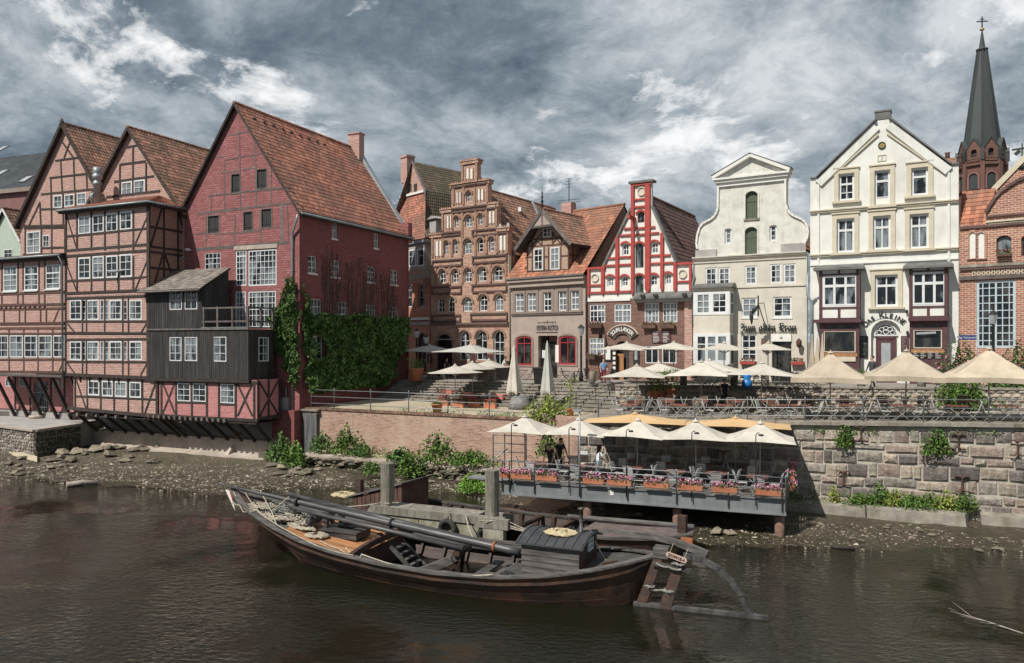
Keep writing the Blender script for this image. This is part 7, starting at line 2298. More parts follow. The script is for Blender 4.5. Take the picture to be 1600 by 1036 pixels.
def coil(fr, root_, c, rx, ry, turns, r, m, nm='rope_coil', seed=1, hz=.15, n=16, rot=0):
 g = random.Random(seed)
 P_ = []
 N = int(turns * n)
 for k in range(N):
  a = 2 * PI * k / n + g.uniform(-.15,.15)
  f = g.uniform(.45,1.0)
  x, y = rx * f * math.cos(a), ry * f * math.sin(a)
  P_.append((c[0] + x * math.cos(rot) - y * math.sin(rot), c[1] + x * math.sin(rot) + y * math.cos(rot), c[2] + g.uniform(0, hz) * (1.2 - f)))
 Q = []
 for i in range(len(P_) - 1):
  p, q = V(P_[i]), V(P_[i + 1])
  Q += [p, p.lerp(q,.5) + V((g.uniform(-.03,.03), g.uniform(-.03,.03), g.uniform(0,.03)))]
 return obj(nm, MB().tube(Q, r,4), m, root_, fr.M())
# heaps of net and rope on the bow
coil(bo, root,(2.0,.1, bz(2) - .05),.9,.5,16,.022, rope_g, 'net_heap',2,.5)
coil(bo, root,(3.0,.15, bz(3) - .05),.8,.7,18,.022, rope_g, 'net_heap',3,.55)
coil(bo, root,(2.6,-.4, bz(2.6) - .02),1.0,.35,14,.024, rope_m, 'rope_heap',4,.3)
coil(bo, root,(3.7,-.6, bz(3.7) + .02),.8,.25,12,.026, rope_m, 'rope_heap',5,.14, rot=-.25)
coil(bo, root,(1.5,-.1, bz(1.5) - .02),.7,.35,14,.02, rope_m, 'rope_heap',21,.3)
coil(bo, root,(3.3,-.15, bz(3.3) + .02),1.0,.5,14,.024, rope_m, 'rope_heap',22,.3, rot=-.2)
coil(bo, root,(4.6,-.85, bz(4.6) + .02),.45,.35,12,.026, rope_m, 'rope_coil',6,.12)
coil(bo, root,(5.2,.1, bz(5.2) + .27),.4,.25,6,.022, dark_metal, 'chain_heap',7,.1)
E = lambda x, y, b: (lambda az: (az[0], b, az[1]))(bo.at(x, y, b))
for pts, rr_ in (([E(363,786,-.2), E(400,797,-.9), E(436,822,-1.45), E(500,855,-1.8), E(553,868,-1.95)],.025),([E(380,765,-.1), E(400,795,-.4), E(430,818,-1.2)],.022),([E(407,766,-.1), E(425,800,-.4), E(433,822,-1.2)],.022),([E(425,797,-.4), E(452,776,-.3)],.02),([E(365,768,-.2), E(380,800,-.8), E(400,797,-1.0)],.02),([E(540,855,-1.5), E(560,876,-2.0), E(565,866,-1.9), E(640,890,-2.0), E(700,900,-2.05), E(770,898,-2.05)],.024),([E(500,845,-1.2), E(530,858,-1.5), E(553,870,-1.9)],.026)):
 rope(pts, rr_, rope_m, root, sag=.02)
# lowered mast and second spar
m0, m1 = bo.at(341,756,-.15), bo.at(812,863,-.15)
mast = MB()
P_ = [V((m0[0],-.15, m0[1])).lerp(V((m1[0],-.15, m1[1])), q) for q in (0,.1,.25,.5,.75,.97,1)]
mast.tube(P_, [.03,.055,.085,.115,.13,.13,.11],12)
obj('mast', mast, spar_m, root, bo.M())
s0, s1 = bo.at(462,796,.15), bo.at(805,861,.25)
s0b = (m0[0] + (m1[0] - m0[0]) * .22,0)
obj('spar', MB().tube([(m0[0] + 3.1,.18, m0[1] - .22),(m1[0] - 1.2,.2, m1[1] + .02)], [.08,.12],10), spar_m, root, bo.M())
obj('spar', MB().tube([(m0[0] + 3.6,-.36, m0[1] - .55),(m1[0] - 1.9,-.4, m1[1] - .03)], [.06,.10],10), spar_m, root, bo.M())
for q in (.3,.62,.93):
 p = V((m0[0],-.15, m0[1])).lerp(V((m1[0],-.15, m1[1])), q)
 obj('mast_band', MB().tube([p + V((-.04,0,0)), p + V((.04,0,0))],.17,10), rust_m if q > .9 else dark_metal, root, bo.M())
# mast crutch, trestle in the hold, ladder, benches
obj('mast_crutch', MB().bar((9.6,-.5,-.1),(9.95,-.2,.98),.12,.12).bar((9.6,.4,-.1),(9.95,.0,.98),.12,.12).box(9.8,10.05,-.55,.4,.85,.98), boat_dark, root, bo.M())
for b_ in (-.75,-.35):
 obj('tabernacle_beam', MB().bar((8.1, b_ - .5,.0),(9.9, b_,.78),.12,.24), boat_grey, root, bo.M())
ld = thing('boat_ladder', 'short grey wooden ladder leaning in the open hold of the barge', 'ladder', bo.M(7.4,.6,-.1))
for b_ in (.05,.85):
 obj('rail', MB().bar((7.05, b_,.72),(8.05, b_,-.12),.06,.14), boat_grey, ld, bo.M())
for k in range(5):
 q = (k + .6) / 5
 obj('rung', MB().box(-.09,.09,.05,.85,-.02,.02), boat_grey, ld, bo.M(7.05 + q * 1.0,0,.72 - q * .84))
for a_, b0, b1 in ((10.7,-1.2,.9),(11.3,-1.1,.8)):
 obj('thwart', MB().box(a_, a_ + .34, b0, b1,.38,.44), boat_grey, root, bo.M())
bn_ = obj('bench', MB().box(9.7,11.4,-1.45,-1.05,.44,.50), boat_grey, root, bo.M())
for a_ in (9.9,11.2):
 obj('leg', MB().box(a_ - .05, a_ + .05,-1.4,-1.1,-.1,.44), boat_grey, bn_, bo.M())
obj('grating_board', MB().box(11.2,12.3,-1.5,-.9,.56,.60), boat_grey, root, bo.M())
coil(bo, root,(12.2,-1.5,.78),.25,.15,5,.02, dark_metal, 'tackle',9,.12)
# aft deck
ad = MB()
aa = [11.9,12.6,13.3,14,14.6,15.1,15.6,16.0,16.3]
for i in range(len(aa) - 1):
 a0_, a1_ = aa[i], aa[i + 1]
 ad.quad((a0_,-bw(a0_) + .08, bz(a0_) - .06),(a1_,-bw(a1_) + .08, bz(a1_) - .06),(a1_, bw(a1_) - .08, bz(a1_) - .06),(a0_, bw(a0_) - .08, bz(a0_) - .06))
obj('aft_deck', ad, boat_grey, root, bo.M())
obj('bulkhead', MB().hexa([(11.85,-1.0,-.2),(11.9,-1.0,-.2),(11.9,1.0,-.2),(11.85,1.0,-.2),(11.85,-1.7,.72),(11.9,-1.7,.72),(11.9,1.7,.72),(11.85,1.7,.72)]), boat_in, root, bo.M())
# little deck house: lapped boards, curved roof with battens, stove pipe
bc = -1.05
c0, c1 = bo.at(815,880, bc), bo.at(905,888, bc)
ca0, ca1 = c0[0], c1[0]
cb0, cb1 = bc,.75
zc0 = .80
zc1 = bo.at(860,852, bc)[1]
cab = obj('deckhouse', MB().box(ca0 + .03, ca1 - .03, cb0 + .03, cb1, zc0 - .1, zc1), boat_dark, root, bo.M())
for k in range(5):
 z0, z1 = zc0 + (zc1 - zc0) * k / 5, zc0 + (zc1 - zc0) * (k + 1) / 5
 obj('board', MB().hexa([(ca0, cb0 - .025, z0),(ca1, cb0 - .025, z0),(ca1, cb0 + .02, z0),(ca0, cb0 + .02, z0),(ca0, cb0 - .0, z1),(ca1, cb0 - .0, z1),(ca1, cb0 + .02, z1),(ca0, cb0 + .02, z1)]), boat_grey, cab, bo.M())
rf = MB()
nr = 10
for i in range(nr):
 q0, q1 = i / nr,(i + 1) / nr
 y0, y1 = cb0 - .14 + (cb1 - cb0 + .28) * q0, cb0 - .14 + (cb1 - cb0 + .28) * q1
 h0, h1 = zc1 + .25 * math.sin(PI * (q0 * .96 + .02)), zc1 + .25 * math.sin(PI * (q1 * .96 + .02))
 rf.hexa([(ca0 - .16, y0, h0 - .05),(ca1 + .16, y0, h0 - .05),(ca1 + .16, y1, h1 - .05),(ca0 - .16, y1, h1 - .05),(ca0 - .16, y0, h0),(ca1 + .16, y0, h0),(ca1 + .16, y1, h1),(ca0 - .16, y1, h1)])
rfo = obj('deckhouse_roof', rf, boat_dark if False else mat('tarred_felt',(0.035,0.037,0.042),(0.06,0.062,0.068),3,.6,.003,20), root, bo.M())
for k in range(8):
 x = ca0 - .1 + (ca1 - ca0 + .2) * k / 7
 g = MB()
 for i in range(nr):
  q0, q1 = i / nr,(i + 1) / nr
  g.bar((x, cb0 - .14 + (cb1 - cb0 + .28) * q0, zc1 + .25 * math.sin(PI * (q0 * .96 + .02)) + .01),(x, cb0 - .14 + (cb1 - cb0 + .28) * q1, zc1 + .25 * math.sin(PI * (q1 * .96 + .02)) + .01),.04,.04)
 obj('batten', g, spar_m, rfo, bo.M())
# end wall with tiny window
ew = MB()
ew.slab([(cb0, zc0),(cb1, zc0)] + [(cb0 + (cb1 - cb0) * (1 - i / 8), zc1 + .20 * math.sin(PI * (1 - i / 8))) for i in range(9)], [],0,.03)
eW = bo.M(ca1,0,0) @ Matrix.Rotation(PI / 2,4, 'Z')
obj('end_wall', ew, boat_dark, cab, eW)
wq = obj('little_window', MB().slab([(-.28, zc1 - .30),(.22, zc1 - .30),(.22, zc1 + .08),(-.28, zc1 + .08)], [[(-.22, zc1 - .25),(.17, zc1 - .25),(.17, zc1 + .03),(-.22, zc1 + .03)]],-.06,-.01).box(-.04,-.01,-.055,-.012, zc1 - .25, zc1 + .03).box(-.22,.17,-.055,-.012, zc1 - .13, zc1 - .1), white_frame, cab, eW)
obj('pane', MB().box(-.22,.17,-.02,-.008, zc1 - .25, zc1 + .03), glass, wq, eW)
pp_ = bo.at(904,838,-.2)
obj('stove_pipe', MB().lathe([(.10,0),(.10,.12),(.06,.13),(.055,.75),(.11,.76),(.11,.80),(.02,.83)],10), spar_m, root, bo.M(ca1 - .25,-.1, zc1 + .2))
coil(bo, root,((ca0 + ca1) / 2 + .1,-.35, zc1 + .21),.55,.4,22,.028, rope_y, 'rope_coil',11,.16)
rope([(ca1 + .05,.35, zc1 - .1),(ca1 + .5,.2,.98),(ca1 + 1.3,.1,1.12)],.025, rope_m, root, sag=.02)
cl_ = MB().bar((14.9,-.55,1.15),(15.3,-.25,1.2),.05,.08)
obj('cleat', cl_, boat_dark, root, bo.M())
# rudder, leeboards, tiller
old_tar = mat('old_tar_wood',(.03,.028,.028),(.10,.095,.092),3,.8,.012,14)
tb_ = [E(900,829,.6), E(960,830,.5), E(1010,836,.4), E(1060,848,.2), E(1105,866,.1)]
g = MB()
ws_ = [.06,.08,.11,.15,.18]
for i in range(4):
 g.bar(tb_[i], V(tb_[i + 1]) + (V(tb_[i + 1]) - V(tb_[i])) * .02, ws_[i + 1], ws_[i + 1] * 1.1)
obj('tiller', g, boat_grey, root, bo.M())
bx_ = E(1094,872,.0)
obj('tiller_block', MB().box(-.2,.18,-.16,.16,-.18,.13), boat_grey, root, bo.M(*bx_))
arc = [E(1068,868,-.1), E(1095,873,-.1), E(1122,888,-.1), E(1142,907,-.1), E(1158,930,-.1), E(1172,960,-.1)]
g = MB()
for i in range(5):
 p, q = V(arc[i]), V(arc[i + 1])
 g.bar(p, q + (q - p) * .12,.15,.15, up=(0,1,0))
obj('rudder_arc', g, old_tar, root, bo.M())
z_l = .04
p0, p1 = bo.W.inverted() @ onz(990,943, z_l), bo.W.inverted() @ onz(1200,966, z_l)
obj('rudder_foot', MB().bar(p0, p1,.17,.13), old_tar, root, bo.M())
for (x0, y0, x1, y1, w0) in ((1030,868,999,946,.25),(1063,876,1037,952,.29)):
 p, q = V(E(x0, y0,-.2)), V(E(x1, y1,-.35))
 q.z = -.1
 o = obj('rudder_board', MB().bar(p, q, w0,.12, up=(0,1,0), taper=1.15), boat_dark, root, bo.M())
obj('rudder_head', MB().box(-.22,.22,-.2,.2,-.15,.15), boat_grey, root, bo.M(*E(1034,862,-.1)))
obj('cross_bar', MB().bar(E(1020,880,-.35), E(1080,892,-.3),.12,.12), boat_grey, root, bo.M())
for pts in (([E(1008,918,-.35), E(1035,922,-.35), E(1052,928,-.35)]),([E(1025,880,-.4), E(1045,886,-.4), E(1065,890,-.4)])):
 g_ = rope(pts,.04, rope_g, root, 'lashing', sag=.04)
coil(bo, root, E(1016,917,-.3),.16,.16,3,.03, rope_g, 'lashing',12,.1)
coil(bo, root, E(1046,925,-.3),.2,.16,3,.03, rope_g, 'lashing',13,.1)
coil(bo, root, E(1062,882,-.3),.24,.16,4,.03, rope_g, 'lashing',14,.1)
obj('rusty_bracket', MB().box(-.15,.2,-.1,.1,-.12,.1), rust_m, root, bo.M(*E(1072,846,.35)))
# name plate hanging from the tiller
npl = MB()
L2, hh2 = .24,.075
outl = [(-L2 + hh2 * (1 - math.cos(t)) - hh2 + .0, hh2 * math.sin(t)) for t in []]
pl = [(L2 + hh2 * math.cos(-PI / 2 + k * PI / 6), hh2 * math.sin(-PI / 2 + k * PI / 6)) for k in range(7)] + [(-L2 + hh2 * math.cos(PI / 2 + k * PI / 6), hh2 * math.sin(PI / 2 + k * PI / 6)) for k in range(7)]
npl.slab(pl, [],-.02,.02)
pc = E(1057,871,-.45)
nW = bo.M(*pc) @ Matrix.Rotation(rad(15),4, 'Y')
pla = obj('name_plate', npl, mat('pale_pink_board',(0.50,0.33,0.28),(0.60,0.42,0.36),4,.7), root, nW)
tm = text_mesh('ZO991E-4',.115,.004, offset=.003)
tm.transform(Matrix.Translation((0,-.038,0)))
tm.transform(Matrix.Rotation(PI / 2,4, 'X'))
tm.transform(Matrix.Translation((0,-.026,0)))
tm.materials.append(dark_metal)
obj('lettering', tm, dark_metal, pla, nW)
for x in (-.22,.22):
 obj('hanger', MB().bar((x,0,.06),(x + .02,.1,.35),.015,.015), rope_m, pla, nW)
# pennant at the bow
pn = MB()
A_, B_, C_ = E(352,765,-.1), E(362,767,-.1), E(367,798,-.1)
pn.v = [A_, B_, C_,(A_[0], A_[1] + .015, A_[2]),(B_[0], B_[1] + .015, B_[2]),(C_[0], C_[1] + .015, C_[2])]
for f in ((0,1,2),(5,4,3),(0,3,4,1),(1,4,5,2),(2,5,3,0)):
 pn.face(f)
pw = obj('pennant', pn, trim_white, None, bo.M())
tag(pw, 'small red and white pennant hanging from the tip of the barge spar', 'flag')
pn = MB()
A2, B2 = E(358,766,-.13), E(364,768,-.13)
pn.v = [A2, B2, E(363.5,784,-.13),(A2[0], A2[1] + .012, A2[2]),(B2[0], B2[1] + .012, B2[2]),(lambda e: (e[0], e[1] + .012, e[2]))(E(363.5,784,-.13))]
for f in ((0,1,2),(5,4,3),(0,3,4,1),(1,4,5,2),(2,5,3,0)):
 pn.face(f)
obj('red_stripe', pn, red_trim, pw, bo.M())
# ------------------------------------------------------------- jetty
jf = fr2(592,31.6,782,29.35)
root = thing('timber_jetty', 'old timber and concrete jetty with plank walkway behind the barge', 'jetty', jf.M(2.5,.5,0))
old_wood = mat('old_grey_wood',(0.17,0.155,0.13),(0.31,0.29,0.25),2.5,.95,.02,14, stretch=(2,2,.5), orand=.2)
mossc = mat('mossy_concrete',(0.20,0.19,0.13),(0.38,0.36,0.29),1.5,.95,.02,8, dirt=(.12,.12,.06), dscale=1.0)
for k,(x0, x1) in enumerate(((-.1,1.9),(1.93,3.4),(3.43, jf.L))):
 obj('jetty_block', MB().box(x0, x1,-.05,.5,-.4,.82), mossc, root, jf.M())
obj('edge_beam', MB().box(-.5, jf.L + .15,-.12,.18,.83,1.14), old_wood, root, jf.M())
for k in range(22):
 x = .3 + k * .185
 obj('plank', MB().box(x, x + .17,.19,1.15,1.02 + RD.uniform(-.01,.01),1.08), old_wood, root, jf.M())
obj('back_beam', MB().box(0, jf.L,1.16,1.3,.7,1.04), old_wood, root, jf.M())
ml = []
for (x, yt, yb, dd) in ((605.5,723,788,0),(768.5,734,805,1)):
 a, _ = jf.at(x,790,.25)
 zt2 = jf.at(x, yt,.25)[1]
 mb = MB()
 n = 16
 g = random.Random(x)
 for z in (-.6,1.0, zt2 - .25, zt2 - .02, zt2):
  for k in range(n):
   t_ = 2 * PI * k / n
   r_ = .275 + .012 * math.sin(5 * t_) + g.uniform(-.006,.006) - (.03 if z == zt2 else 0)
   mb.v.append((r_ * math.cos(t_), r_ * math.sin(t_), z))
 for i in range(4):
  for k in range(n):
   mb.face((i * n + k, i * n + (k + 1) % n,(i + 1) * n + (k + 1) % n,(i + 1) * n + k))
 mb.face(tuple(4 * n + k for k in range(n)))
 o = obj('mooring_post', mb, mat('weathered_post%d' % dd,(0.14,0.13,0.115),(0.36,0.33,0.28),5,.95,.03,10, stretch=(6,6,.35), dirt=(.10,.105,.05), dscale=1.2), None, jf.M(a,.25,0))
 tag(o,('thick weathered mooring post at the left end of the jetty', 'thick weathered mooring post at the right end of the jetty')[dd], 'mooring post')
 ml.append(a)
o = obj('beam_end', MB().box(ml[1] - .45, ml[1] + .95,-.35,-.13,.78,1.16), old_wood, root, jf.M())
obj('jetty_block', MB().box(ml[1] - .1, ml[1] + .75,-.33,-.06,-.3,.77), mossc, root, jf.M())
for cx_, cz_, nm in ((699,826, 'rubber tyre fender hanging on a rope from the jetty'),(760,838, 'rubber tyre fender half hidden behind the lowered mast')):
 a, z = jf.at(cx_, cz_,-.2)
 to = MB()
 N, Mn, R1, R2 = 18,8,.30,.11
 for i in range(N):
  for j in range(Mn):
   t1, t2 = 2 * PI * i / N,2 * PI * j / Mn
   to.v.append(((R1 + R2 * math.cos(t2)) * math.cos(t1), R2 * 1.1 * math.sin(t2),(R1 + R2 * math.cos(t2)) * math.sin(t1)))
 for i in range(N):
  for j in range(Mn):
   to.face((i * Mn + j,((i + 1) % N) * Mn + j,((i + 1) % N) * Mn + (j + 1) % Mn, i * Mn + (j + 1) % Mn), sm=True)
 o = obj('tyre_fender', to, mat('old_rubber' + str(cx_),(0.02,0.02,0.02),(0.05,0.048,0.045),4,.8), None, jf.M(a,-.2, z))
 tag(o, nm, 'tyre')
 obj('rope', MB().bar((-.1,.0,.3),(.05,.0,.75),.03,.03).bar((.12,.0,.3),(.06,.0,.75),.03,.03), rope_m, o, jf.M(a,-.2, z))
coil(jf, root,(ml[0],.25,1.22),.34,.34,3,.03, rope_m, 'rope_turns',15,.06)
coil(jf, root,(ml[1] + .1,-.25,1.0),.5,.14,3,.02, rope_m, 'rope_turns',16,.3)
o = rope([(ml[1] - .9,-.2,1.15),(ml[1] - .2,-1.2,.8),(ml[1] + .6,-2.2,.75)],.025, rope_m, None, 'mooring_line',.05, jf)
tag(o, 'pale mooring line slanting from the jetty edge down to the barge', 'rope')
o = rope([(ml[0] - .3,.1,1.2),(ml[0] - 2.8,-1.6,1.25)],.03, rope_m, None, 'mooring_line',.12, jf)
tag(o, 'pale mooring line from the left post to the barge windlass', 'rope')
for dz, dx in ((1.1,0),(.95,.1),(.85,.2)):
 o = rope([(ml[1] + .8,-.1, dz),(ml[1] + 2.3 + dx,-.9 - dx,.98 + dx * .2)],.018, rope_m, None, 'mooring_line',.04, jf)
 tag(o, 'thin mooring line from the right post to the deckhouse, one of three', 'rope', 'three thin lines to the deckhouse')
# ------------------------------------------------------------- second barge behind the jetty
b2 = Fr(-7.0,35.2,13.6,-7.2)
b2.W = Matrix.Translation((0,0,-.2)) @ b2.W
A2_ = [0,1,2.5,4,7,10,12.5,14,15,15.4]
Z2_ = [1.25,1.1,.95,.85,.78,.8,.85,.95,1.05,1.1]
W2_ = [.5,.95,1.2,1.3,1.35,1.35,1.25,1.0,.55,.2]
B2_ = [.3,.5,.8,.95,1.0,1.0,.9,.6,.2,.05]
root = thing('second_barge', 'dark low wooden barge lying between the jetty and the cafe deck', 'boat', b2.M(8,0,0))
s2 = [k * .7 for k in range(23)]
for side in (-1,1):
 for k in range(3):
  mb = MB()
  for a in s2:
   p0, p1 = hullpt(a, k,3, side,.04, A2_, Z2_, W2_, B2_,1.0,15.4), hullpt(a, k + 1,3, side,0, A2_, Z2_, W2_, B2_,1.0,15.4)
   mb.v += [p0, p1,(p1[0], p1[1] - side * .07, p1[2]),(p0[0], p0[1] - side * .09, p0[2])]
  for i in range(len(s2) - 1):
   for e in range(4):
    e2 = (e + 1) % 4
    mb.face((i * 4 + e, i * 4 + e2,(i + 1) * 4 + e2,(i + 1) * 4 + e))
  obj('hull_plank', mb, boat_dark, root, b2.M())
 g = MB()
 for i in range(len(s2) - 1):
  p, q = V(hullpt(s2[i],0,3, side,0, A2_, Z2_, W2_, B2_)), V(hullpt(s2[i + 1],0,3, side,0, A2_, Z2_, W2_, B2_))
  g.bar(p, q + (q - p) * .02,.22,.08)
 obj('gunwale', g, boat_grey, root, b2.M())
 for k in range(14):
  a = 2.5 + k * .75
  p = hullpt(a,0,3, side,-.18, A2_, Z2_, W2_, B2_)
  obj('rib', MB().hexa([(a - .08, p[1] - .1,-.1),(a + .08, p[1] - .1,-.1),(a + .08, p[1] + .1,-.1),(a - .08, p[1] + .1,-.1),(a - .08, p[1] - .06, p[2]),(a + .08, p[1] - .06, p[2]),(a + .08, p[1] + .1, p[2]),(a - .08, p[1] + .1, p[2])]), boat_dark, root, b2.M())
fl = MB()
for i in range(len(s2) - 1):
 w0, w1 = float(np.interp(s2[i], A2_, W2_)) * .85, float(np.interp(s2[i + 1], A2_, W2_)) * .85
 fl.quad((s2[i],-w0,.05),(s2[i + 1],-w1,.05),(s2[i + 1], w1,.05),(s2[i], w0,.05))
obj('floor', fl, boat_in, root, b2.M())
ad = MB()
for a0_, a1_ in ((11.2,12.2),(12.2,13.2),(13.2,14.2),(14.2,15.0),(15.0,15.4)):
 w0, w1 = float(np.interp(a0_, A2_, W2_)) - .06, float(np.interp(a1_, A2_, W2_)) - .06
 z0, z1 = float(np.interp(a0_, A2_, Z2_)) + .03, float(np.interp(a1_, A2_, Z2_)) + .03
 ad.hexa([(a0_,-w0, z0 - .06),(a1_,-w1, z1 - .06),(a1_, w1, z1 - .06),(a0_, w0, z0 - .06),(a0_,-w0, z0),(a1_,-w1, z1),(a1_, w1, z1),(a0_, w0, z0)])
obj('aft_deck', ad, mat('brown_grey_deck',(0.10,0.075,0.07),(0.17,0.13,0.12),3,.8,.004), root, b2.M())
for k in range(5):
 obj('crossbeam', MB().box(-.08,.08,-1.2,1.2,0,.12), boat_dark, root, b2.M(4.2 + k * 1.5,0,.68))
obj('spar', MB().tube([(10.0,.95,.95),(15.2,.9,1.1)], [.09,.11],8), boat_grey, root, b2.M())
obj('post', MB().box(-.15,.15,-.15,.15,0,.7), boat_dark, root, b2.M(15.0,0,1.0))
obj('bow_post', MB().box(-.12,.12,-.12,.12,0,.9), boat_dark, root, b2.M(.2,-.2,.9))
hz0, hz1 = 1.15,2.0
hu = obj('shelter', MB().hexa([(.6,-1.0,.8),(3.2,-1.1,.8),(3.2,.9,.8),(.6,.9,.8),(.6,-1.0, hz0),(3.2,-1.1, hz1),(3.2,.9, hz1),(.6,.9, hz0)]), brown_timber, root, b2.M())
for k in range(11):
 x = .6 + k * .24
 zt2 = hz0 + (hz1 - hz0) * (x + .1 - .6) / 2.6
 obj('board', MB().box(x + .01, x + .22,-1.16,-1.12,.55, zt2), brown_timber, hu, b2.M())
for k in range(8):
 y = -1.25 + k * .29
 obj('roof_board', MB().hexa([(.2, y, hz0 + .0),(3.4, y, hz1 + .06),(3.4, y + .27, hz1 + .06),(.2, y + .27, hz0),(.2, y, hz0 + .06),(3.4, y, hz1 + .12),(3.4, y + .27, hz1 + .12),(.2, y + .27, hz0 + .06)]), boat_grey, hu, b2.M())
coil(b2, root,(-.1,-.9,1.15),.7,.45,18,.03, rope_y, 'rope_heap',17,.25)
# =================================================================== CAFE DECK, PARASOLS, FURNITURE, PEOPLE
dk = fr2(785,34.86,1228,30.6)
ZD = 1.55
deck_w = mat('deck_boards',(0.13,0.11,0.095),(0.22,0.19,0.165),3,.85,.006,14, orand=.25)
col_m = mat('brown_pile',(0.17,0.10,0.075),(0.30,0.19,0.15),3,.9,.02,8)
root = thing('cafe_deck', 'grey steel cafe deck on brown piles with board floor over the river bank', 'deck', dk.M(6,2,0))
DL, DP = dk.L,4.7
for k in range(24):
 obj('deck_board', MB().box(0, DL,.04 + k * DP / 24,.03 + (k + 1) * DP / 24,-.04,0), deck_w, root, dk.M(0,0, ZD))
for b0, b1 in ((0,.03),(DP - .03, DP)):
 obj('girder', MB().box(-.02, DL + .02, b0, b1,-.53,.03).box(-.02, DL + .02, b0 - .10, b0 - .002,-.60,-.53).box(-.02, DL + .02, b0 - .06, b0 - .002,.0,.04), girder_m, root, dk.M(0,0, ZD))
for a in (0.005, DL - .035):
 obj('girder', MB().box(a, a + .03,.04, DP - .04,-.56,-.05), girder_m, root, dk.M(0,0, ZD))
for x in (918,1058,1218):
 for b in (.35,4.3):
  obj('pile', MB().lathe([(.19,-.6),(.19, ZD - .57)],14), col_m, root, dk.M(dk.at(x,800,.35)[0], b,0))
obj('number_tag', MB().box(-.08,.08,-.02,-.004,-.1,.1), trim_white, root, dk.M(dk.at(956,770)[0],0, dk.at(956,770)[1]))
def railing(fr, label, posts, zf, h, rails, b=0.0, r=.022, pr=.03, ends=None):
 p0, p1 = posts[0], posts[-1]
 rt = thing('railing', label, 'railing', fr.M(p0, b, zf(p0)))
 for a in posts:
  obj('post', MB().lathe([(pr,0),(pr, h),(pr * 1.4, h + .02),(pr * .6, h + .08)],8), steel, rt, fr.M(a, b, zf(a)))
 for q in rails:
  obj('rail', MB().tube([(p0, b, zf(p0) + q),(p1, b, zf(p1) + q)], r,6), steel, rt, fr.M())
 return rt
dpx = [dk.at(x,740,-.06)[0] for x in (796,835,906,980,1057,1138,1222)]
rdk = railing(dk, 'grey tube railing along the front of the cafe deck', [0.02] + dpx + [DL], lambda a: ZD - .45,1.38,(.62,.88,1.13,1.36), b=-.07)
dks = Fr(dk.w(DL,0,0).x, dk.w(DL,0,0).y, dk.n.x, dk.n.y)
railing(dks, 'grey tube railing on the right end of the cafe deck', [0.05,1.5,3.1,4.6], lambda a: ZD - .1,1.05,(.2,.5,.8,1.03), b=-.05)
railing(Fr(dk.w(-1.2,.6,0).x, dk.w(-1.2,.6,0).y, dk.u.x, dk.u.y), 'grey tube rails round the landing left of the cafe deck', [-.1,.5,1.6], lambda a: ZD - .1,1.9,(.3,.7,1.1,1.5,1.9), b=1.5)
rt = thing('landing_plank', 'pale metal gangplank at the left of the cafe deck above the bushes', 'gangplank', dk.M(-1.6,.6, ZD))
obj('plate', MB().box(-1.9,0,-.3,.5,-.06,0), steel, rt, dk.M(0,.6, ZD))
obj('handrail', MB().tube([(-1.9,.6,0),(-.2,.6,1.3)],.025,6), steel, rt, dk.M(0,.6, ZD))
for k,(x, yt) in enumerate(((799,662),(889,668),(978.5,671),(1081,674),(1181,677))):
 a, z = dk.at(x, yt,-.1)
 lp = MB().tube([(0,0, ZD - .3),(0,0, z - .08),(.05,0, z),(.14,0, z + .02)],.022,6).lathe([(.02, z - .02),(.10, z - .04),(.11, z - .10)],8,(.2,0))
 o = obj('lamp_pole', lp, dark_metal, None, dk.M(a,-.1,0))
 tag(o,('first', 'second', 'third', 'fourth', 'fifth')[k] + ' thin black hooked lamp pole from the left on the deck front', 'lamp', 'hooked lamp poles on the deck')
a, z = dk.at(905.5,643,-.1)
o = obj('mast_light', MB().tube([(0,0, ZD - .4),(0,0, z)],.04,8).box(-.28,.12,-.1,.1, z, z + .10), steel, None, dk.M(a,-.1,0))
tag(o, 'tallest steel pole with a flat lamp head on the deck front', 'lamp')
def planter(W, L, label, group, pet, h=.2, d=.2, n=110, m=None):
 o = obj('flower_box', MB().hexa([(-L / 2 + .02,-d / 2 + .02,0),(L / 2 - .02,-d / 2 + .02,0),(L / 2 - .02, d / 2 - .02,0),(-L / 2 + .02, d / 2 - .02,0),(-L / 2,-d / 2, h),(L / 2,-d / 2, h),(L / 2, d / 2, h),(-L / 2, d / 2, h)]), m or terracotta, None, W)
 tag(o, label, 'planter', group)
 sd = int(W.translation.x * 999)
 leaves(n, lambda g: (g.uniform(-L / 2, L / 2), g.gauss(0, d * .4), h + g.uniform(-.03,.18)),.05, leafy, 'leaves', o, W, 'stuff', seed=sd)
 leaves(int(n * 1.2), lambda g: (g.uniform(-L / 2, L / 2), g.gauss(0, d * .45), h + abs(g.gauss(.13,.06))),.042, pet, 'blossom', o, W, 'stuff', seed=sd + 1)
ORD = ('first', 'second', 'third', 'fourth', 'fifth', 'sixth', 'seventh', 'eighth', 'ninth', 'tenth', 'eleventh', 'twelfth')
for k,(x0, x1) in enumerate(((781,796),(799,831),(838,871),(911,944),(949,987),(1006,1045),(1059,1098),(1112,1152),(1179,1221))):
 a0, a1 = dk.at(x0,750,-.2)[0], dk.at(x1,750,-.2)[0]
 planter(dk.M((a0 + a1) / 2,-.2, ZD + .20), a1 - a0, ORD[k] + ' terracotta box of pink flowers from the left on the deck railing', 'pink flower boxes on the deck railing', petal_pink)
for k in range(3):
 planter(dks.M(.7 + k * 1.1,-.22, ZD + .30 + .2 * k),.4,('nearest', 'middle', 'farthest')[k] + ' pink flower pot hanging on the right end of the deck railing', 'pots on the deck end railing', petal_pink, n=70)
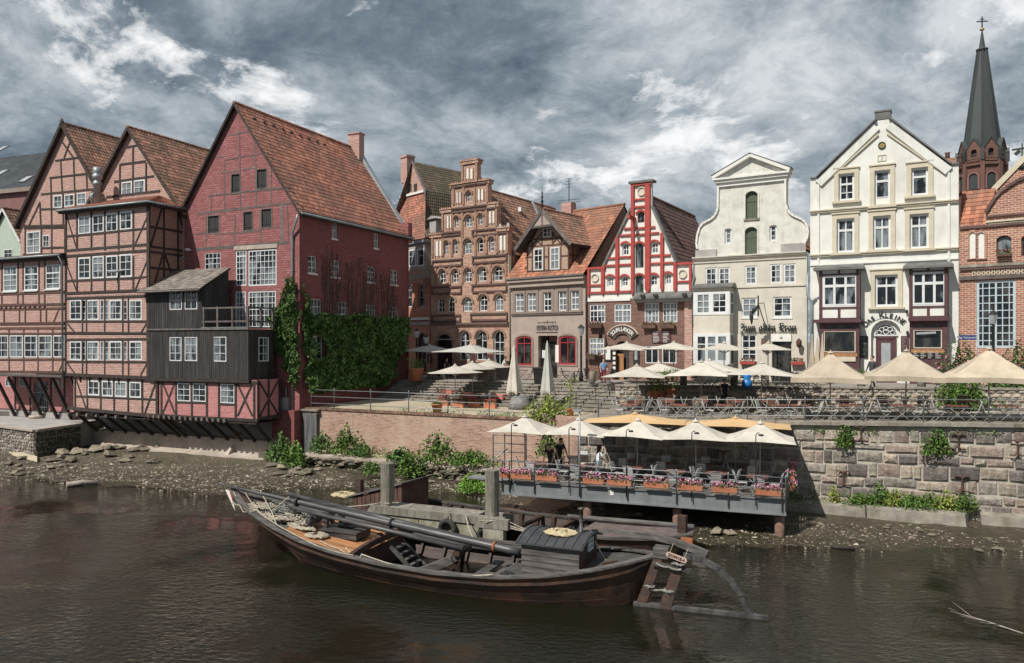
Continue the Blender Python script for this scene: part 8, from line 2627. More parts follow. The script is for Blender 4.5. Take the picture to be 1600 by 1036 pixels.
# ---- parasols
sail_w = mat('off_white_canvas',(0.50,0.465,0.405),(0.59,0.55,0.485),1.2,.9,.008,5, orand=.10, dirt=(.40,.37,.32), dscale=.9)
sail_t = mat('tan_canvas',(0.46,0.385,0.29),(0.54,0.455,0.35),1.2,.9,.008,5, orand=.08, dirt=(.36,.30,.22), dscale=.9)
sail_o = mat('ochre_canvas',(0.52,0.34,0.165),(0.60,0.41,0.22),1.0,.9,.004,8)
sail_g = mat('pale_grey_canvas',(0.42,0.42,0.39),(0.50,0.50,0.46),1.2,.9)
pole_m = mat('pale_pole',(0.34,0.33,0.30),(0.46,0.45,0.42),2,.6)
def parasol(W, hx, hy, za, ze, m, label, group, val=0.0, octa=False, ribs=8):
 """open parasol; z values above its base"""
 rt = thing('parasol', label, 'parasol', W, group)
 ang = [k * PI / 4 for k in range(8)]
 rim = []
 for k, t_ in enumerate(ang):
  if octa:
   x, y = hx * math.cos(t_ + PI / 8), hy * math.sin(t_ + PI / 8)
  else:
   cx__, cy__ = math.cos(t_), math.sin(t_)
   f = 1 / max(abs(cx__), abs(cy__))
   g = .975 if k % 2 == 0 else 1.0
   x, y = hx * cx__ * f * g, hy * cy__ * f * g
  rim.append((x, y))
 mb = MB()
 rows = [(0.02,0),(.35,-.035),(.7,-.045),(1,0)]
 for off in (0,-.012):
  for q, sg_ in rows:
   for k,(x, y) in enumerate(rim):
    dz = .05 * q if (k % 2 == 0 and not octa) else 0
    mb.v.append((x * q, y * q, za + (ze - za) * q + sg_ * (za - ze) * 2 + dz + off))
 for s_ in (0,32):
  for i in range(3):
   for k in range(8):
    k2 = (k + 1) % 8
    mb.face((s_ + i * 8 + k, s_ + i * 8 + k2, s_ + (i + 1) * 8 + k2, s_ + (i + 1) * 8 + k))
 for k in range(8):
  k2 = (k + 1) % 8
  mb.face((24 + k,24 + k2,56 + k2,56 + k))
 obj('canopy', mb, m, rt, W)
 if val:
  vb = MB()
  for k in range(8):
   p, q = rim[k], rim[(k + 1) % 8]
   e0, e1 = (.05 if k % 2 == 0 else 0),(.05 if k % 2 else 0)
   vb.hexa([(p[0], p[1], ze + e0 - val),(q[0], q[1], ze + e1 - val),(q[0] * .992, q[1] * .992, ze + e1 - val),(p[0] * .992, p[1] * .992, ze + e0 - val),(p[0], p[1], ze + e0),(q[0], q[1], ze + e1),(q[0] * .992, q[1] * .992, ze + e1),(p[0] * .992, p[1] * .992, ze + e0)])
  obj('valance', vb, m, rt, W)
 obj('pole', MB().lathe([(.032,0),(.028, za + .02)],8), pole_m, rt, W)
 obj('cap', MB().lathe([(.16, za - .03),(.12, za + .03),(.03, za + .05),(.015, za + .14)],8), m, rt, W)
 obj('base', MB().lathe([(.35,0),(.35,.07),(.06,.10)],12), grey_stone, rt, W)
 zh = ze + (za - ze) * .15 - .28
 for k in range(0,8,1 if ribs == 8 else 2):
  x, y = rim[k]
  obj('rib', MB().bar((0,0, zh),(x * .52, y * .52, ze + (za - ze) * .42),.025,.025).bar((x * .1, y * .1, za - (za - ze) * .14 - .05),(x * .97, y * .97, ze - .03),.02,.02), pole_m, rt, W)
 return rt
def para_px(x, yap, yed, D, zb, hx, hy, fr, m, label, group, **k):
 P_ = at(x, yap, D)
 zb = zb(P_.x, P_.y) if callable(zb) else zb
 ze = H - (yed - HY) / F * (D - .9 * hy)
 W = Matrix.Translation((P_.x, P_.y, zb)) @ Matrix.Rotation(fr.rz + RD.uniform(-.06,.06),4, 'Z') @ Matrix.Rotation(RD.uniform(-.02,.02),4, 'Y')
 return parasol(W, hx, hy, P_.z - zb, ze - zb, m, label, group, **k)
for k,(x, ya, ye, D) in enumerate(((820,651,677,36.3),(903,655,681,35.6),(995,656,684,34.9),(1087.5,658,688,34.1),(1187,661,692,33.2))):
 para_px(x, ya, ye, D, ZD,1.42,1.35, dk, sail_w, ORD[k] + ' white square parasol from the left standing on the cafe deck', 'white parasols on the cafe deck')
para_px(993,646,662,37.0, ZD,2.45,1.15, dk, sail_o, 'ochre parasol behind the third white parasol on the deck', 'ochre parasols against the river wall')
para_px(1149,653,668,35.7, ZD,2.45,1.15, dk, sail_o, 'ochre parasol behind the fourth and fifth white parasols on the deck', 'ochre parasols against the river wall')
for k,(x, ya, ye, D, hx) in enumerate(((1297,551,592,37.0,1.72),(1415,548,590,35.8,1.80),(1545,545,592,34.4,1.85))):
 para_px(x, ya, ye, D, zter, hx, hx * .9, fw, sail_t,('left', 'middle', 'right')[k] + ' large tan parasol with valance on the upper terrace', 'large tan parasols', val=.22)
for k,(x, ya, ye, D, hx, l_) in enumerate(((995,571,590,43.5,1.75, 'left front'),(1030,567,582,45.5,1.6, 'second from left, rear'),(1096,565,588,42.0,1.8, 'middle front'),(1110,563,581,43.8,1.75, 'middle rear'),(1189,567,587,40.5,1.7, 'right front'))):
 para_px(x, ya, ye, D, zter, hx, hx * .9, fw, sail_w, l_ + ' white parasol over the upper terrace tables', 'white parasols on the upper terrace')
for k,(x, ya, ye, D, hx) in enumerate(((979,535.5,547,50,1.75),(1052,535,546.5,49,1.75),(1131,535.5,547,47.5,1.7),(1200,535.5,547,46,1.55))):
 para_px(x, ya, ye, D, zpl, hx, hx, f5, sail_w, ORD[k] + ' white parasol from the left on the street before the pub and inn', 'white parasols on the street', octa=k > 1)
for k,(x, ya, ye, D, hx) in enumerate(((671,539,550,62,2.2),(735,538.5,551,60,2.3))):
 para_px(x, ya, ye, D, zpl, hx, hx, f2, sail_g,('grey parasol beside the ivy warehouse corner', 'grey parasol before the stepped gable house door')[k], 'grey parasols on the street')
for k,(x, ya, ye, D, hx) in enumerate(((712,571,584,50.8,1.9),(738.5,566,578,54.5,1.75),(763,562,574,57.5,1.7))):
 para_px(x, ya, ye, D, zlow, hx, hx, f2, sail_w,('nearest', 'middle', 'farthest')[k] + ' white octagonal parasol over the red tables', 'white octagonal parasols', octa=True)
def closed(P_, h, m, label, r0=.42, zc=.9, group=None):
 rt = thing('folded_parasol', label, 'parasol', Matrix.Translation(P_), group)
 mb = MB()
 prof = [(.1 * r0, h),(.2 * r0, h - .15),(.36 * r0, h * .8),(.58 * r0, h * .62),(r0 * .8, h * .45),(r0, zc + .1),(r0 * .95, zc)]
 n = 20
 for i,(r_, z) in enumerate(prof):
  for k in range(n):
   f = 1 + (.22 if k % 4 == 0 else (-.18 if k % 4 == 2 else 0)) * min(1, i / 2)
   dz = -.18 * (k % 4 == 0) * (i == len(prof) - 1)
   mb.v.append((r_ * f * math.cos(2 * PI * k / n), r_ * f * math.sin(2 * PI * k / n), z + dz))
 for i in range(len(prof) - 1):
  for k in range(n):
   mb.face((i * n + k, i * n + (k + 1) % n,(i + 1) * n + (k + 1) % n,(i + 1) * n + k))
 obj('canopy', mb, m, rt, WM[rt.name])
 obj('pole', MB().lathe([(.035,0),(.03, h + .1)],8), pole_m, rt, WM[rt.name])
 obj('base', MB().lathe([(.35,0),(.35,.08),(.06,.1)],12), grey_stone, rt, WM[rt.name])
p = at(803,600,50); closed((p.x, p.y, zlow(p.x, p.y)), H - (541 - HY) / F * 50 - zlow(0,50), sail_w, 'tall folded off white parasol left of the other folded one',.50,1.1)
p = at(855,600,48.5); closed((p.x, p.y, zlow(p.x, p.y)), H - (535 - HY) / F * 48.5 - zlow(0,48), sail_g, 'tall folded pale grey parasol before the taupe restaurant door',.42,1.2)
for k, x in enumerate((1269,1277,1285)):
 p = at(x,560,46.2 - k * .3)
 closed((p.x, p.y, zpl(p.x)),2.9, sail_t,('left', 'middle', 'right')[k] + ' folded ochre parasol leaning place between inn and cream house',.17,.35, 'three folded ochre parasols')
# ---- chairs and tables
slat_g = mat('grey_slats',(0.45,0.46,0.45),(0.60,0.61,0.60),4,.6, orand=.15)
slat_b = mat('brown_slats',(0.10,0.05,0.035),(0.17,0.09,0.06),4,.7, orand=.2)
slat_k = mat('black_chair',(0.02,0.02,0.022),(0.04,0.04,0.04),4,.6)
top_b = mat('red_brown_table',(0.17,0.055,0.04),(0.25,0.095,0.07),3,.5, orand=.15)
top_r = mat('salmon_cloth',(0.48,0.14,0.12),(0.58,0.20,0.17),3,.9, orand=.15)
def mkchair(ms, mf, label, group):
 W = TR(0,0,-50)
 rt = thing('chair', label, 'chair', W, group)
 s_ = MB()
 for k in range(5):
  s_.box(-.2,.2,-.19 + k * .08,-.13 + k * .08,.44,.46)
 obj('seat', s_, ms, rt, W)
 b_ = MB()
 for k in range(4):
  y0, z0 = .22 + k * .03,.56 + k * .095
  b_.hexa([(-.2, y0, z0),(.2, y0, z0),(.2, y0 + .02, z0),(-.2, y0 + .02, z0),(-.2, y0 + .02, z0 + .07),(.2, y0 + .02, z0 + .07),(.2, y0 + .04, z0 + .07),(-.2, y0 + .04, z0 + .07)])
 obj('backrest', b_, ms, rt, W)
 f_ = MB()
 for s in (-.21,.21):
  f_.tube([(s,-.26,0),(s,.2,.44),(s,.37,.95)],.014,4).tube([(s,.28,0),(s,-.19,.44)],.014,4)
 f_.tube([(-.21,.37,.95),(.21,.37,.95)],.014,4).tube([(-.21,-.26,.01),(.21,-.26,.01)],.012,4).tube([(-.21,.28,.01),(.21,.28,.01)],.012,4)
 obj('frame', f_, mf, rt, W)
 return rt
def mktable(mt, mf, label, group, cloth=False):
 W = TR(0,0,-50)
 rt = thing('table', label, 'table', W, group)
 obj('table_top', MB().box(-.42,.42,-.36,.36,.71,.74) if not cloth else MB().hexa([(-.5,-.42,.45),(.5,-.42,.45),(.5,.42,.45),(-.5,.42,.45),(-.43,-.37,.75),(.43,-.37,.75),(.43,.37,.75),(-.43,.37,.75)]), mt, rt, W)
 for s in (-.3,.3):
  obj('leg', MB().tube([(-.38, s,0),(.38, s,.71)],.015,4).tube([(.38, s,0),(-.38, s,.71)],.015,4), mf, rt, W)
 return rt
used = set()
def put(proto, W, label=None):
 if proto.name not in used:
  used.add(proto.name)
  old = WM[proto.name]
  proto.matrix_basis = W
  WM[proto.name] = W
  if label:
   proto['label'] = label
  return proto
 return dup(proto, W, label)
cg = mkchair(slat_g, steel, 'grey slatted folding chair at the tables on the cafe deck', 'grey chairs on the cafe deck')
cu = mkchair(slat_g, pole_m, 'pale slatted folding chair in the front row behind the terrace railing', 'pale chairs along the terrace railing')
cb = mkchair(slat_b, pole_m, 'brown slatted chair under the white parasols of the upper terrace', 'brown chairs on the upper terrace')
cr = mkchair(slat_b, slat_b, 'brown chair at the salmon covered tables on the lower terrace', 'chairs round the salmon tables')
ck_ = mkchair(slat_k, slat_k, 'black chair among those standing by the houses and steps', 'black chairs')
td = mktable(top_b, steel, 'red brown table', 'tables on the cafe deck')
tu = mktable(top_b, pole_m, 'brown table', 'tables on the upper terrace')
tr_ = mktable(top_r, slat_b, 'salmon', 'salmon covered tables', True)
tk = mktable(slat_k, slat_k, 'black', 'black tables on the street')
jj = lambda s: RD.uniform(-s, s)
def tset(fr, a, b, z, pt, pc, label, sides=(0,1), gap=.62, rz0=0):
 zz_ = z(fr.w(a, b,0).x, fr.w(a, b,0).y) if callable(z) else z
 put(pt, fr.M(a, b, zz_) @ Matrix.Rotation(jj(.1) + rz0,4, 'Z'), label)
 for s in sides:
  t_ = {0: PI / 2,1: -PI / 2,2: PI,3: 0}[s] + rz0
  ox, oy = gap * math.sin(t_) * -1, gap * math.cos(t_)
  put(pc, fr.M(a + ox + jj(.06), b + oy + jj(.06), zz_) @ Matrix.Rotation(t_ + jj(.3),4, 'Z'))
for k,(a, b) in enumerate(((1.3,1.2),(3.3,1.0),(5.7,1.3),(7.6,1.1),(9.3,1.2),(11.0,1.0))):
 tset(dk, a, b, ZD, td, cg, ORD[k] + ' red brown table from the left in the front row of the deck',(0,1,2),.68)
for k,(a, b) in enumerate(((2.6,3.4),(4.9,3.6),(6.8,3.2),(8.5,3.4),(10.6,3.3))):
 tset(dk, a, b, ZD, td, cg, ORD[k] + ' red brown table from the left in the back row of the deck',(0,1,2,3),.66)
for k, x in enumerate((985,1060,1130,1215,1250,1326,1409,1494,1572)):
 a = fw.at(x,640,.85)[0]
 tset(fw, a,.85, zter, tu, cu, ORD[k] + ' brown table from the left along the terrace railing',(0,1),.66)
for k in range(10):
 tset(fw,2.2 + k * 1.75,2.9 + .25 * (k % 2), zter, tu, cb, ORD[k] + ' brown table from the left in the back row of the upper terrace',(0,1,2,3) if k < 6 else (0,1,3),.64)
for k in range(7):
 tset(fw,3.2 + k * 1.9,4.6, zter, tu, cb, ORD[k] + ' brown table from the left close to the low block wall',(0,1),.64)
for k,(x, y) in enumerate(((700,628),(722,622),(745,615),(732,632),(764,626),(787,618),(780,634))):
 D = 0
 P_ = onz(x, y,3.5)
 tset(Fr(P_.x, P_.y,.9,-.4),0,0, zlow, tr_, cr, ORD[k] + ' salmon covered table from the left on the lower terrace',(0,1,2),.6)
for k,(x, y) in enumerate(((694,634),(716,637),(741,637),(766,638),(790,634))):
 P_ = onz(x, y,3.5)
 planter(Matrix.Translation((P_.x, P_.y,3.5)) @ Matrix.Rotation(-.4,4, 'Z'),.85, ORD[k] + ' red flower box from the left along the lower terrace tables', 'red flower boxes on the lower terrace', petal_red, h=.4, d=.3, n=140)
for k in range(14):
 P_ = at(1088 + k * 14,600,44.8 - k * .28)
 P_ and put(ck_, Matrix.Translation((P_.x, P_.y, zpl(P_.x))) @ Matrix.Rotation(jj(3),4, 'Z'))
for k,(x, D) in enumerate(((885,53.5),(899,53),(936,51.5),(815,57),(1250,44.6))):
 P_ = at(x,600, D)
 tset(Fr(P_.x, P_.y,.9,-.4),0,0, zpl, tk, ck_,('black table left of the street lamp', 'black table right of the street lamp', 'black table beside the woman in blue', 'black table by the folded parasols', 'black table by the inn flower box')[k],(0,1),.62)
for k in range(7):     # chairs folded together on the lower terrace
 P_ = onz(842 + k * 6,634 - k * 2.5,3.5)
 put(ck_, Matrix.Translation((P_.x, P_.y,3.5)) @ Matrix.Rotation(.5 + jj(.2),4, 'Z'))
# ---- railings of the terraces
pz = [fw.at(x,640,.1)[0] for x in (935,1007,1086,1168,1258,1349,1443,1545,1650)]
railing(fw, 'grey three bar railing on top of the stone river wall', pz, lambda a: zter(fw.w(a,.1,0).x) + .05,1.05,(.25,.62,1.0), b=.1)
pz = [fl_.at(x,625,.1)[0] for x in (486,522,579,638.6,700,764.6,834)]
railing(fl_, 'grey three bar railing on top of the brick river wall', pz, lambda a: zt_l + .1,1.25,(.3,.75,1.18), b=.1)
railing(Fr(2.4,42.6,3.8,4.2), 'grey railing climbing from the brick wall corner beside the steps', [0,1.9,3.8,5.2], lambda a: 3.5 + a * .2,1.15,(.4,.75,1.1))
# ---- street furniture
for k, x in enumerate((672,692,745,771,894,926,1068,1147,1196,1346,1440)):
 t0 = (-.1 + (x - 672) / 268 * 1.0)
 if x < 930:
  P_ = T0.lerp(T1, min(1, max(0,(x - 655) / 290)))
  X, Y = P_.x + .1, P_.y + .35
  D = Y
  X = (x - CX) / F * D
 else:
  D = 47.3
  for _ in range(6):
   X = (x - CX) / F * D
   D = bline(X) + .7
  Y = D
 o = obj('bollard', MB().lathe([(.22,0),(.2,.7),(.17,.78),(.02,.8)],8), grey_stone, None, TR(X, Y, zpl(X)))
 tag(o, ORD[k] + ' granite bollard from the left along the street edge', 'bollard', 'granite bollards')
def lantern(x, ytop, D, zb, label, twin=False):
 P_ = at(x, ytop, D)
 z0 = zb(P_.x)
 h = P_.z - z0
 W = TR(P_.x, P_.y, z0)
 rt = thing('street_lamp', label, 'street lamp', W)
 obj('post', MB().lathe([(.16,0),(.14,.5),(.08,.7),(.07, h - .95),(.10, h - .9),(.03, h - .8)],10), dark_metal, rt, W)
 for dx, dz in ((0,0),) if not twin else ((0,0),(.75,-.5)):
  Wl = W @ Matrix.Translation((dx,0, h + dz))
  obj('lantern_glass', MB().lathe([(.14,-.78),(.24,-.28)],6, sm=False), zinc_pale, rt, Wl)
  obj('lantern_roof', MB().lathe([(.27,-.28),(.10,-.10),(.04,-.08),(.03,0)],6, sm=False), dark_metal, rt, Wl)
 if twin:
  obj('arm', MB().bar((0,0, h - 1.4),(.75,0, h - 1.3),.05,.05), dark_metal, rt, W)
lantern(908,506,54, zpl, 'old lantern lamp post between taupe restaurant and pub')
lantern(651,512,62, zpl, 'twin lantern lamp post beside the red warehouse corner', True)
lantern(1552,483,40.5, zpl, 'old lantern lamp post before the tall many paned window')
P_ = at(1526,560,40.8)
W = TR(P_.x, P_.y, zpl(P_.x))
rt = thing('street_sign', 'blue street name sign on a thin pole by the brick hall', 'street sign', W)
zs = H - (527.5 - HY) / F * 40.8 - zpl(P_.x)
obj('pole', MB().lathe([(.03,0),(.03, zs + .2)],8), steel, rt, W)
pb_ = obj('name_plate', MB().box(-.96,-.03,-.03,0, zs - .12, zs + .13), mat('sign_blue',(0.02,0.06,0.22),(0.03,0.08,0.27),3,.5), rt, W)
tm = text_mesh('Am Stintmarkt',.17,.003)
tm.transform(Matrix.Translation((-.5, zs - .05,.034)) if False else Matrix.Rotation(PI / 2,4, 'X'))
tm.transform(Matrix.Translation((-.5,-.035, zs - .05)))
tm.materials.append(trim_white)
obj('lettering', tm, trim_white, pb_, W)
P_ = at(841,580,52)
W = TR(P_.x, P_.y, zpl(P_.x))
rt = thing('wheeled_bin', 'dark wheeled refuse bin left of the folded grey parasol', 'bin', W)
obj('body', MB().hexa([(-.26,-.3,0),(.26,-.3,0),(.26,.3,0),(-.26,.3,0),(-.34,-.4,1.0),(.34,-.4,1.0),(.34,.4,1.0),(-.34,.4,1.0)]), dark_metal, rt, W)
obj('lid', MB().box(-.36,.36,-.43,.43,1.01,1.09), black_board, rt, W)
P_ = onz(968,626,4.2)
o = obj('dark_board', MB().box(-.42,.42,0,.08,0,1.35), mat('dark_board_face',(.03,.022,.02),(.05,.035,.03)), None, TR(P_.x, P_.y + 1.2, zter(P_.x),-.4))
tag(o, 'tall dark brown menu board standing before the low block wall', 'board')
P_ = at(1167,597,43)
o = obj('blue_sack', MB().lathe([(.2,0),(.3,.25),(.26,.45),(.17,.52),(.28,.68),(.2,.85),(.04,.9)],10), mat('bright_blue_plastic',(.02,.17,.50),(.04,.25,.60),3,.4), None, TR(P_.x, P_.y, zpl(P_.x)))
tag(o, 'bright blue plastic sack on the street edge above the block wall', 'sack')
o = obj('covered_heap', MB().lathe([(.8,0),(.7,.4),(.5,.8),(.25,1.0),(.03,1.02)],9), mat('grey_tarp',(.16,.155,.15),(.27,.26,.25),3,.8,.05,5), None, Matrix.Translation(onz(812,640,3.5) + V((0,.6,0))))
tag(o, 'grey tarpaulin covered heap beside the folded parasol', 'covered heap')
# =================================================================== PLANTS
leaf_d = mat('dark_ivy',(0.055,0.115,0.028),(0.135,0.235,0.065),2.0,.55, rnd=.5, spec=.35)
leaf_b = mat('bright_leaf',(0.075,0.145,0.028),(0.14,0.23,0.05),2.0,.6, rnd=.45, spec=.3)
leaf_y = mat('yellow_green_leaf',(0.20,0.25,0.05),(0.32,0.37,0.09),2.0,.6, rnd=.35, spec=.3)
twig_m = mat('brown_vine',(0.09,0.06,0.05),(0.17,0.12,0.10),4,.9, rnd=.3)
def inpoly(x, y, P):
 r = False
 j = len(P) - 1
 for i in range(len(P)):
  if (P[i][1] > y) != (P[j][1] > y) and x < (P[j][0] - P[i][0]) * (y - P[i][1]) / (P[j][1] - P[i][1]) + P[i][0]:
   r = not r
  j = i
 return r
def ivy(fr, poly, n, size, m, name, root, dep=.5, seed=1, holes=()):
 P = [fr.at(*p) for p in poly]
 xs, ys = [p[0] for p in P], [p[1] for p in P]
 def smp(g):
  a, z = g.uniform(min(xs) - .1, max(xs) + .1), g.uniform(min(ys) - .1, max(ys) + .1)
  j = noise.noise(V((a * 1.3, z * 1.3,2))) * .35
  if not inpoly(a + j, z + j * .7, P) or any(h[0] < a < h[1] and h[2] < z < h[3] for h in holes):
   return None
  d = dep * (.55 + .9 * noise.noise(V((a * .9,5, z * .9))) + .35 * noise.noise(V((a * 3,9, z * 3))))
  return (a,-max(.04, d * g.uniform(.55,1.05)), z)
 return leaves(n, smp, size, m, name, root, fr.M(), 'stuff',.1, seed)
iv = thing('ivy_hedge', 'thick green ivy climbing over the shaded side of the red warehouse', 'ivy', fs.M(4,-.3,3.5))
hl = [fs.rect(r) for r in ((487,525,502,561),)]
ivy(fs, [(503,489),(520,492),(560,490),(600,495),(634,497),(636,512),(628,530),(622,560),(614,585),(600,603),(560,606),(500,612),(474,612),(474,470),(486,490)],26000,.115, leaf_d, 'ivy_leaves', iv,.75,1, hl)
ivy(fs, [(470,445),(476,462),(480,490),(503,492),(504,512),(486,522),(480,560),(470,560)],4200,.09, leafy, 'ivy_leaves', iv,.6,2, hl)
ivy(fa, [(424,500),(440,470),(450,440),(466,430),(469,606),(458,590),(440,555),(424,525)],9500,.09, leafy, 'ivy_leaves', iv,.5,3)
ivy(fa, [(432,500),(467,480),(469,600),(455,575),(436,530)],4000,.11, leaf_d, 'ivy_leaves', iv,.4,4)
ivy(fa, [(440,412),(466,400),(468,445),(445,470)],160,.06, leaf_b, 'ivy_leaves', iv,.15,5)
bv = thing('bare_creeper', 'brown bare creeper stems on the warehouse wall above the ivy', 'creeper', fs.M(5,0,8))
ivy(fs, [(502,395),(515,400),(517,420),(540,415),(560,402),(590,405),(600,425),(622,450),(634,497),(503,490)],2600,.045, twig_m, 'creeper_stems', bv,.12,6)
sm = MB()
g = random.Random(4)
for k in range(110):
 a = g.uniform(2.2,11.3)
 z = 9.0
 P_ = []
 top = 13.2 - (a - 5.5) * .12 + g.uniform(-1.3,1.2)
 while z < top:
  P_.append((a,-.04, z))
  z += .5
  a += g.uniform(-.12,.12)
 if len(P_) > 1:
  sm.tube(P_,.018,3, False, g.random())
obj('creeper_stems', sm, twig_m, bv, fs.M(), 'stuff')
def shrub(P_, rx, ry, h, n, m, label, size=.07, cat='shrub', name='shrub', group=None, fl=None, stems=5, z0=0.0):
 W = Matrix.Translation(P_)
 rt = thing(name, label, cat, W, group)
 sd = int(abs(P_[0]) * 100) + n
 def smp(g):
  t_, u = g.uniform(0,2 * PI), g.random() ** .5
  zq = g.random() ** .75
  r_ = u * (1 - .55 * zq ** 2) * (1 + .45 * math.sin(3 * t_ + sd) * zq)
  return (rx * r_ * math.cos(t_), ry * r_ * math.sin(t_), z0 + h * zq * (1 + .25 * math.sin(t_ * 5 + sd)) * (1 - .35 * u))
 leaves(n, smp, size, m, 'foliage', rt, W, 'stuff',.4, sd)
 s_ = MB()
 g = random.Random(sd)
 for k in range(stems):
  t_ = g.uniform(0,6.28)
  s_.tube([(0,0,0),(rx * .3 * math.cos(t_), ry * .3 * math.sin(t_), z0 + h * .5),(rx * .5 * math.cos(t_), ry * .5 * math.sin(t_), z0 + h * .9)], [.02,.012,.005],4)
 obj('stems', s_, twig_m, rt, W, 'stuff')
 if fl:
  leaves(n // 6, smp, size * .9, fl, 'blossom', rt, W, 'stuff',.4, sd + 7)
 return rt
def sp(x, y, z, *a, **k):
 P_ = onz(x, y, z)
 return shrub((P_.x, P_.y, z), *a, **k)
sp(438,722,.25,.95,.7,1.7,900, leaf_d, 'dark leafy bush at the foot of the warehouse corner',.10)
sp(461,730,.25,.85,.7,1.5,900, leaf_b, 'bright leafy bush in front of the tarred pier',.10)
for k,(x, y, rx, h, m, l_) in enumerate(((503,707,.9,1.2, leaf_d, 'low dark weeds nearest the tarred pier'),(543,711,1.1,1.7, leaf_b, 'upright bright weeds on the bank wall, second clump'),(566,713,.6,.8, leaf_d, 'small grey green plant with pale leaves on the bank wall'),(625,722,.9,.8, leaf_d, 'sparse weeds on the bank wall left of the mooring post'),(685,725,1.3,1.7, leaf_b, 'tall nettle clump against the patched brick wall'),(735,728,1.2,.9, leaf_b, 'weeds under the gangplank left of the deck'))):
 sp(x, y,.9, rx,.6, h, int(900 * rx), m, l_,.085, 'weeds', 'weeds')
sp(578,742,.3,.6,.5,.8,350, leaf_b, 'small weed clump growing out of the rubble wall',.07, 'weeds', 'weeds')
sp(641,743,.25,.95,.7,1.25,1100, leaf_b, 'big weed clump just right of the left mooring post',.085, 'weeds', 'weeds')
sp(738,769,.12,.95,.6,.95,1400, mat('fresh_grass',(.13,.27,.03),(.20,.38,.05),3,.6, rnd=.35), 'fresh bright green clump left of the right mooring post',.06, 'weeds', 'weeds')
P_ = onz(858,668,3.2)
shrub((P_.x, P_.y + 1.5,3.3),1.4,1.1,1.5,1600, leaf_y, 'yellow green bush behind the first two deck parasols',.08)
P_ = onz(858,720,1.6)
shrub((P_.x, P_.y + 1.0,1.6),.8,.5,1.9,700, leaf_b, 'green bush hanging behind the man in black',.08)
for x, y, rx, h, l_ in ((1321,700,.45,1.1, 'narrow green plant growing high in the stone wall'),(1465,712,.75,1.15, 'broad green plant growing high in the stone wall')):
 a, z = fw.at(x, y,-.2)
 Pw = fw.w(a,-.2, z)
 shrub(tuple(Pw), rx,.3, h, int(700 * rx) + 250, leaf_b, l_,.065, 'wall plant', 'wall_plant')
for k, x in enumerate((1303,1345,1375,1400,1425,1452,1480,1508)):
 a = fw.at(x,790,-.5)[0]
 Pw = fw.w(a,-.45,.6)
 shrub(tuple(Pw),.62 if k else .3,.35,(.7,.5,1.0,.75,.6,.7,.85,.8)[k],520 if k else 200, leaf_b if k % 3 else leaf_y, ORD[k] + ' weed clump from the left on the footing of the stone wall',.06, 'weeds', 'weeds', 'weeds along the stone wall footing')
P_ = at(1500,600,39.2)
shrub((P_.x, P_.y,5.2),1.3,.6,2.7,2200, leafy, 'tall rose bush with pink blooms beside the cream house',.065, fl=petal_pink)
P_ = at(1590,600,39.0)
shrub((P_.x, P_.y,5.2),1.1,.6,2.6,1700, leafy, 'rose bush with deep red blooms at the right edge',.065, fl=petal_red)
for x, w_, l_ in ((1500,1.25, 'bright leafy bush under the middle and right tan parasols'),(1575,1.5, 'darker leafy bush under the right tan parasol')):
 P_ = at(x,620,38.6)
 shrub((P_.x, P_.y,4.5), w_,.6,1.65,2000, leaf_b if x < 1550 else leaf_d, l_,.075)
def cover(fr, a0, a1, b0, b1, z, n, m, nm, h=.25, size=.05, seed=1):
 return leaves(n, lambda g: (lambda a, b: None if noise.noise(V((a * .8, b, seed))) < -.05 else (a, b, z(a) + g.random() ** 2 * h))(g.uniform(a0, a1), g.uniform(b0, b1)), size, m, nm, None, fr.M(), 'stuff',.8, seed)
cover(fr_,0, fr_.L,.5,2.6, lambda a: .88,5200, leaf_b, 'ground_cover',.55,.06,21)
cover(fr_,0, fr_.L,-.5,.1, lambda a: .15,900, leaf_d, 'ground_cover',.6,.05,22)
cover(fw,9.5,17.3,-1.1,-.05, lambda a: .58,1800, leaf_b, 'ground_cover',.35,.05,23)
cover(fl_,7,18,.5,1.6, lambda a: 3.5,1600, leaf_d, 'ground_cover',.3,.05,24)
cover(fw,4,22,-.16,-.06, lambda a: ztop(a) - .35,1500, leaf_d, 'wall_weeds',.35,.045,25)
# pots
for k,(x, D, zf, s, l_) in enumerate(((650,58.5, zpl,1.35, 'large terracotta planter with a round shrub at the warehouse corner'),(1017,44, zter,.5, 'first potted plant from the left before the block wall'),(1026,43.7, zter,.5, 'second potted plant from the left before the block wall'),(1036,43.4, zter,.55, 'third potted plant from the left before the block wall'),(1049,43.1, zter,.7, 'widest potted plant of the row before the block wall'),(891,45.8, zlow,.6, 'terracotta pot with a slender tree beside the steps'),(1346,44.4, zpl,.5, 'terracotta pot with a clipped ball left of the cream house door'),(683,47.4, zlow,.8, 'empty looking terracotta trough on the brick wall terrace'))):
 P_ = at(x,600, D)
 zb = zf(P_.x, P_.y) + (.75 if 1 <= k <= 4 else 0)
 W = TR(P_.x, P_.y, zb)
 rt = thing('potted_plant', l_, 'potted plant', W)
 obj('pot', MB().lathe([(.3 * s,0),(.42 * s,.62 * s),(.46 * s,.64 * s),(.46 * s,.72 * s),(.3 * s,.7 * s)],12), terracotta, rt, W)
 hh_ = (.9,1.1,1.0,1.2,1.2,1.9,.6,.2)[k]
 rr_ = (.6,.35,.35,.4,.5,.35,.32,.3)[k]
 leaves(int(450 * (rr_ + .2)), lambda g: (g.gauss(0, rr_ * .5), g.gauss(0, rr_ * .5),.6 * s + g.random() * hh_),.06,(leaf_b, leafy, leaf_y)[k % 3], 'foliage', rt, W, 'stuff', seed=k + 50)
 obj('stem', MB().tube([(0,0,.5 * s),(.03,0,.6 * s + hh_ * .8)],.02,5), twig_m, rt, W)
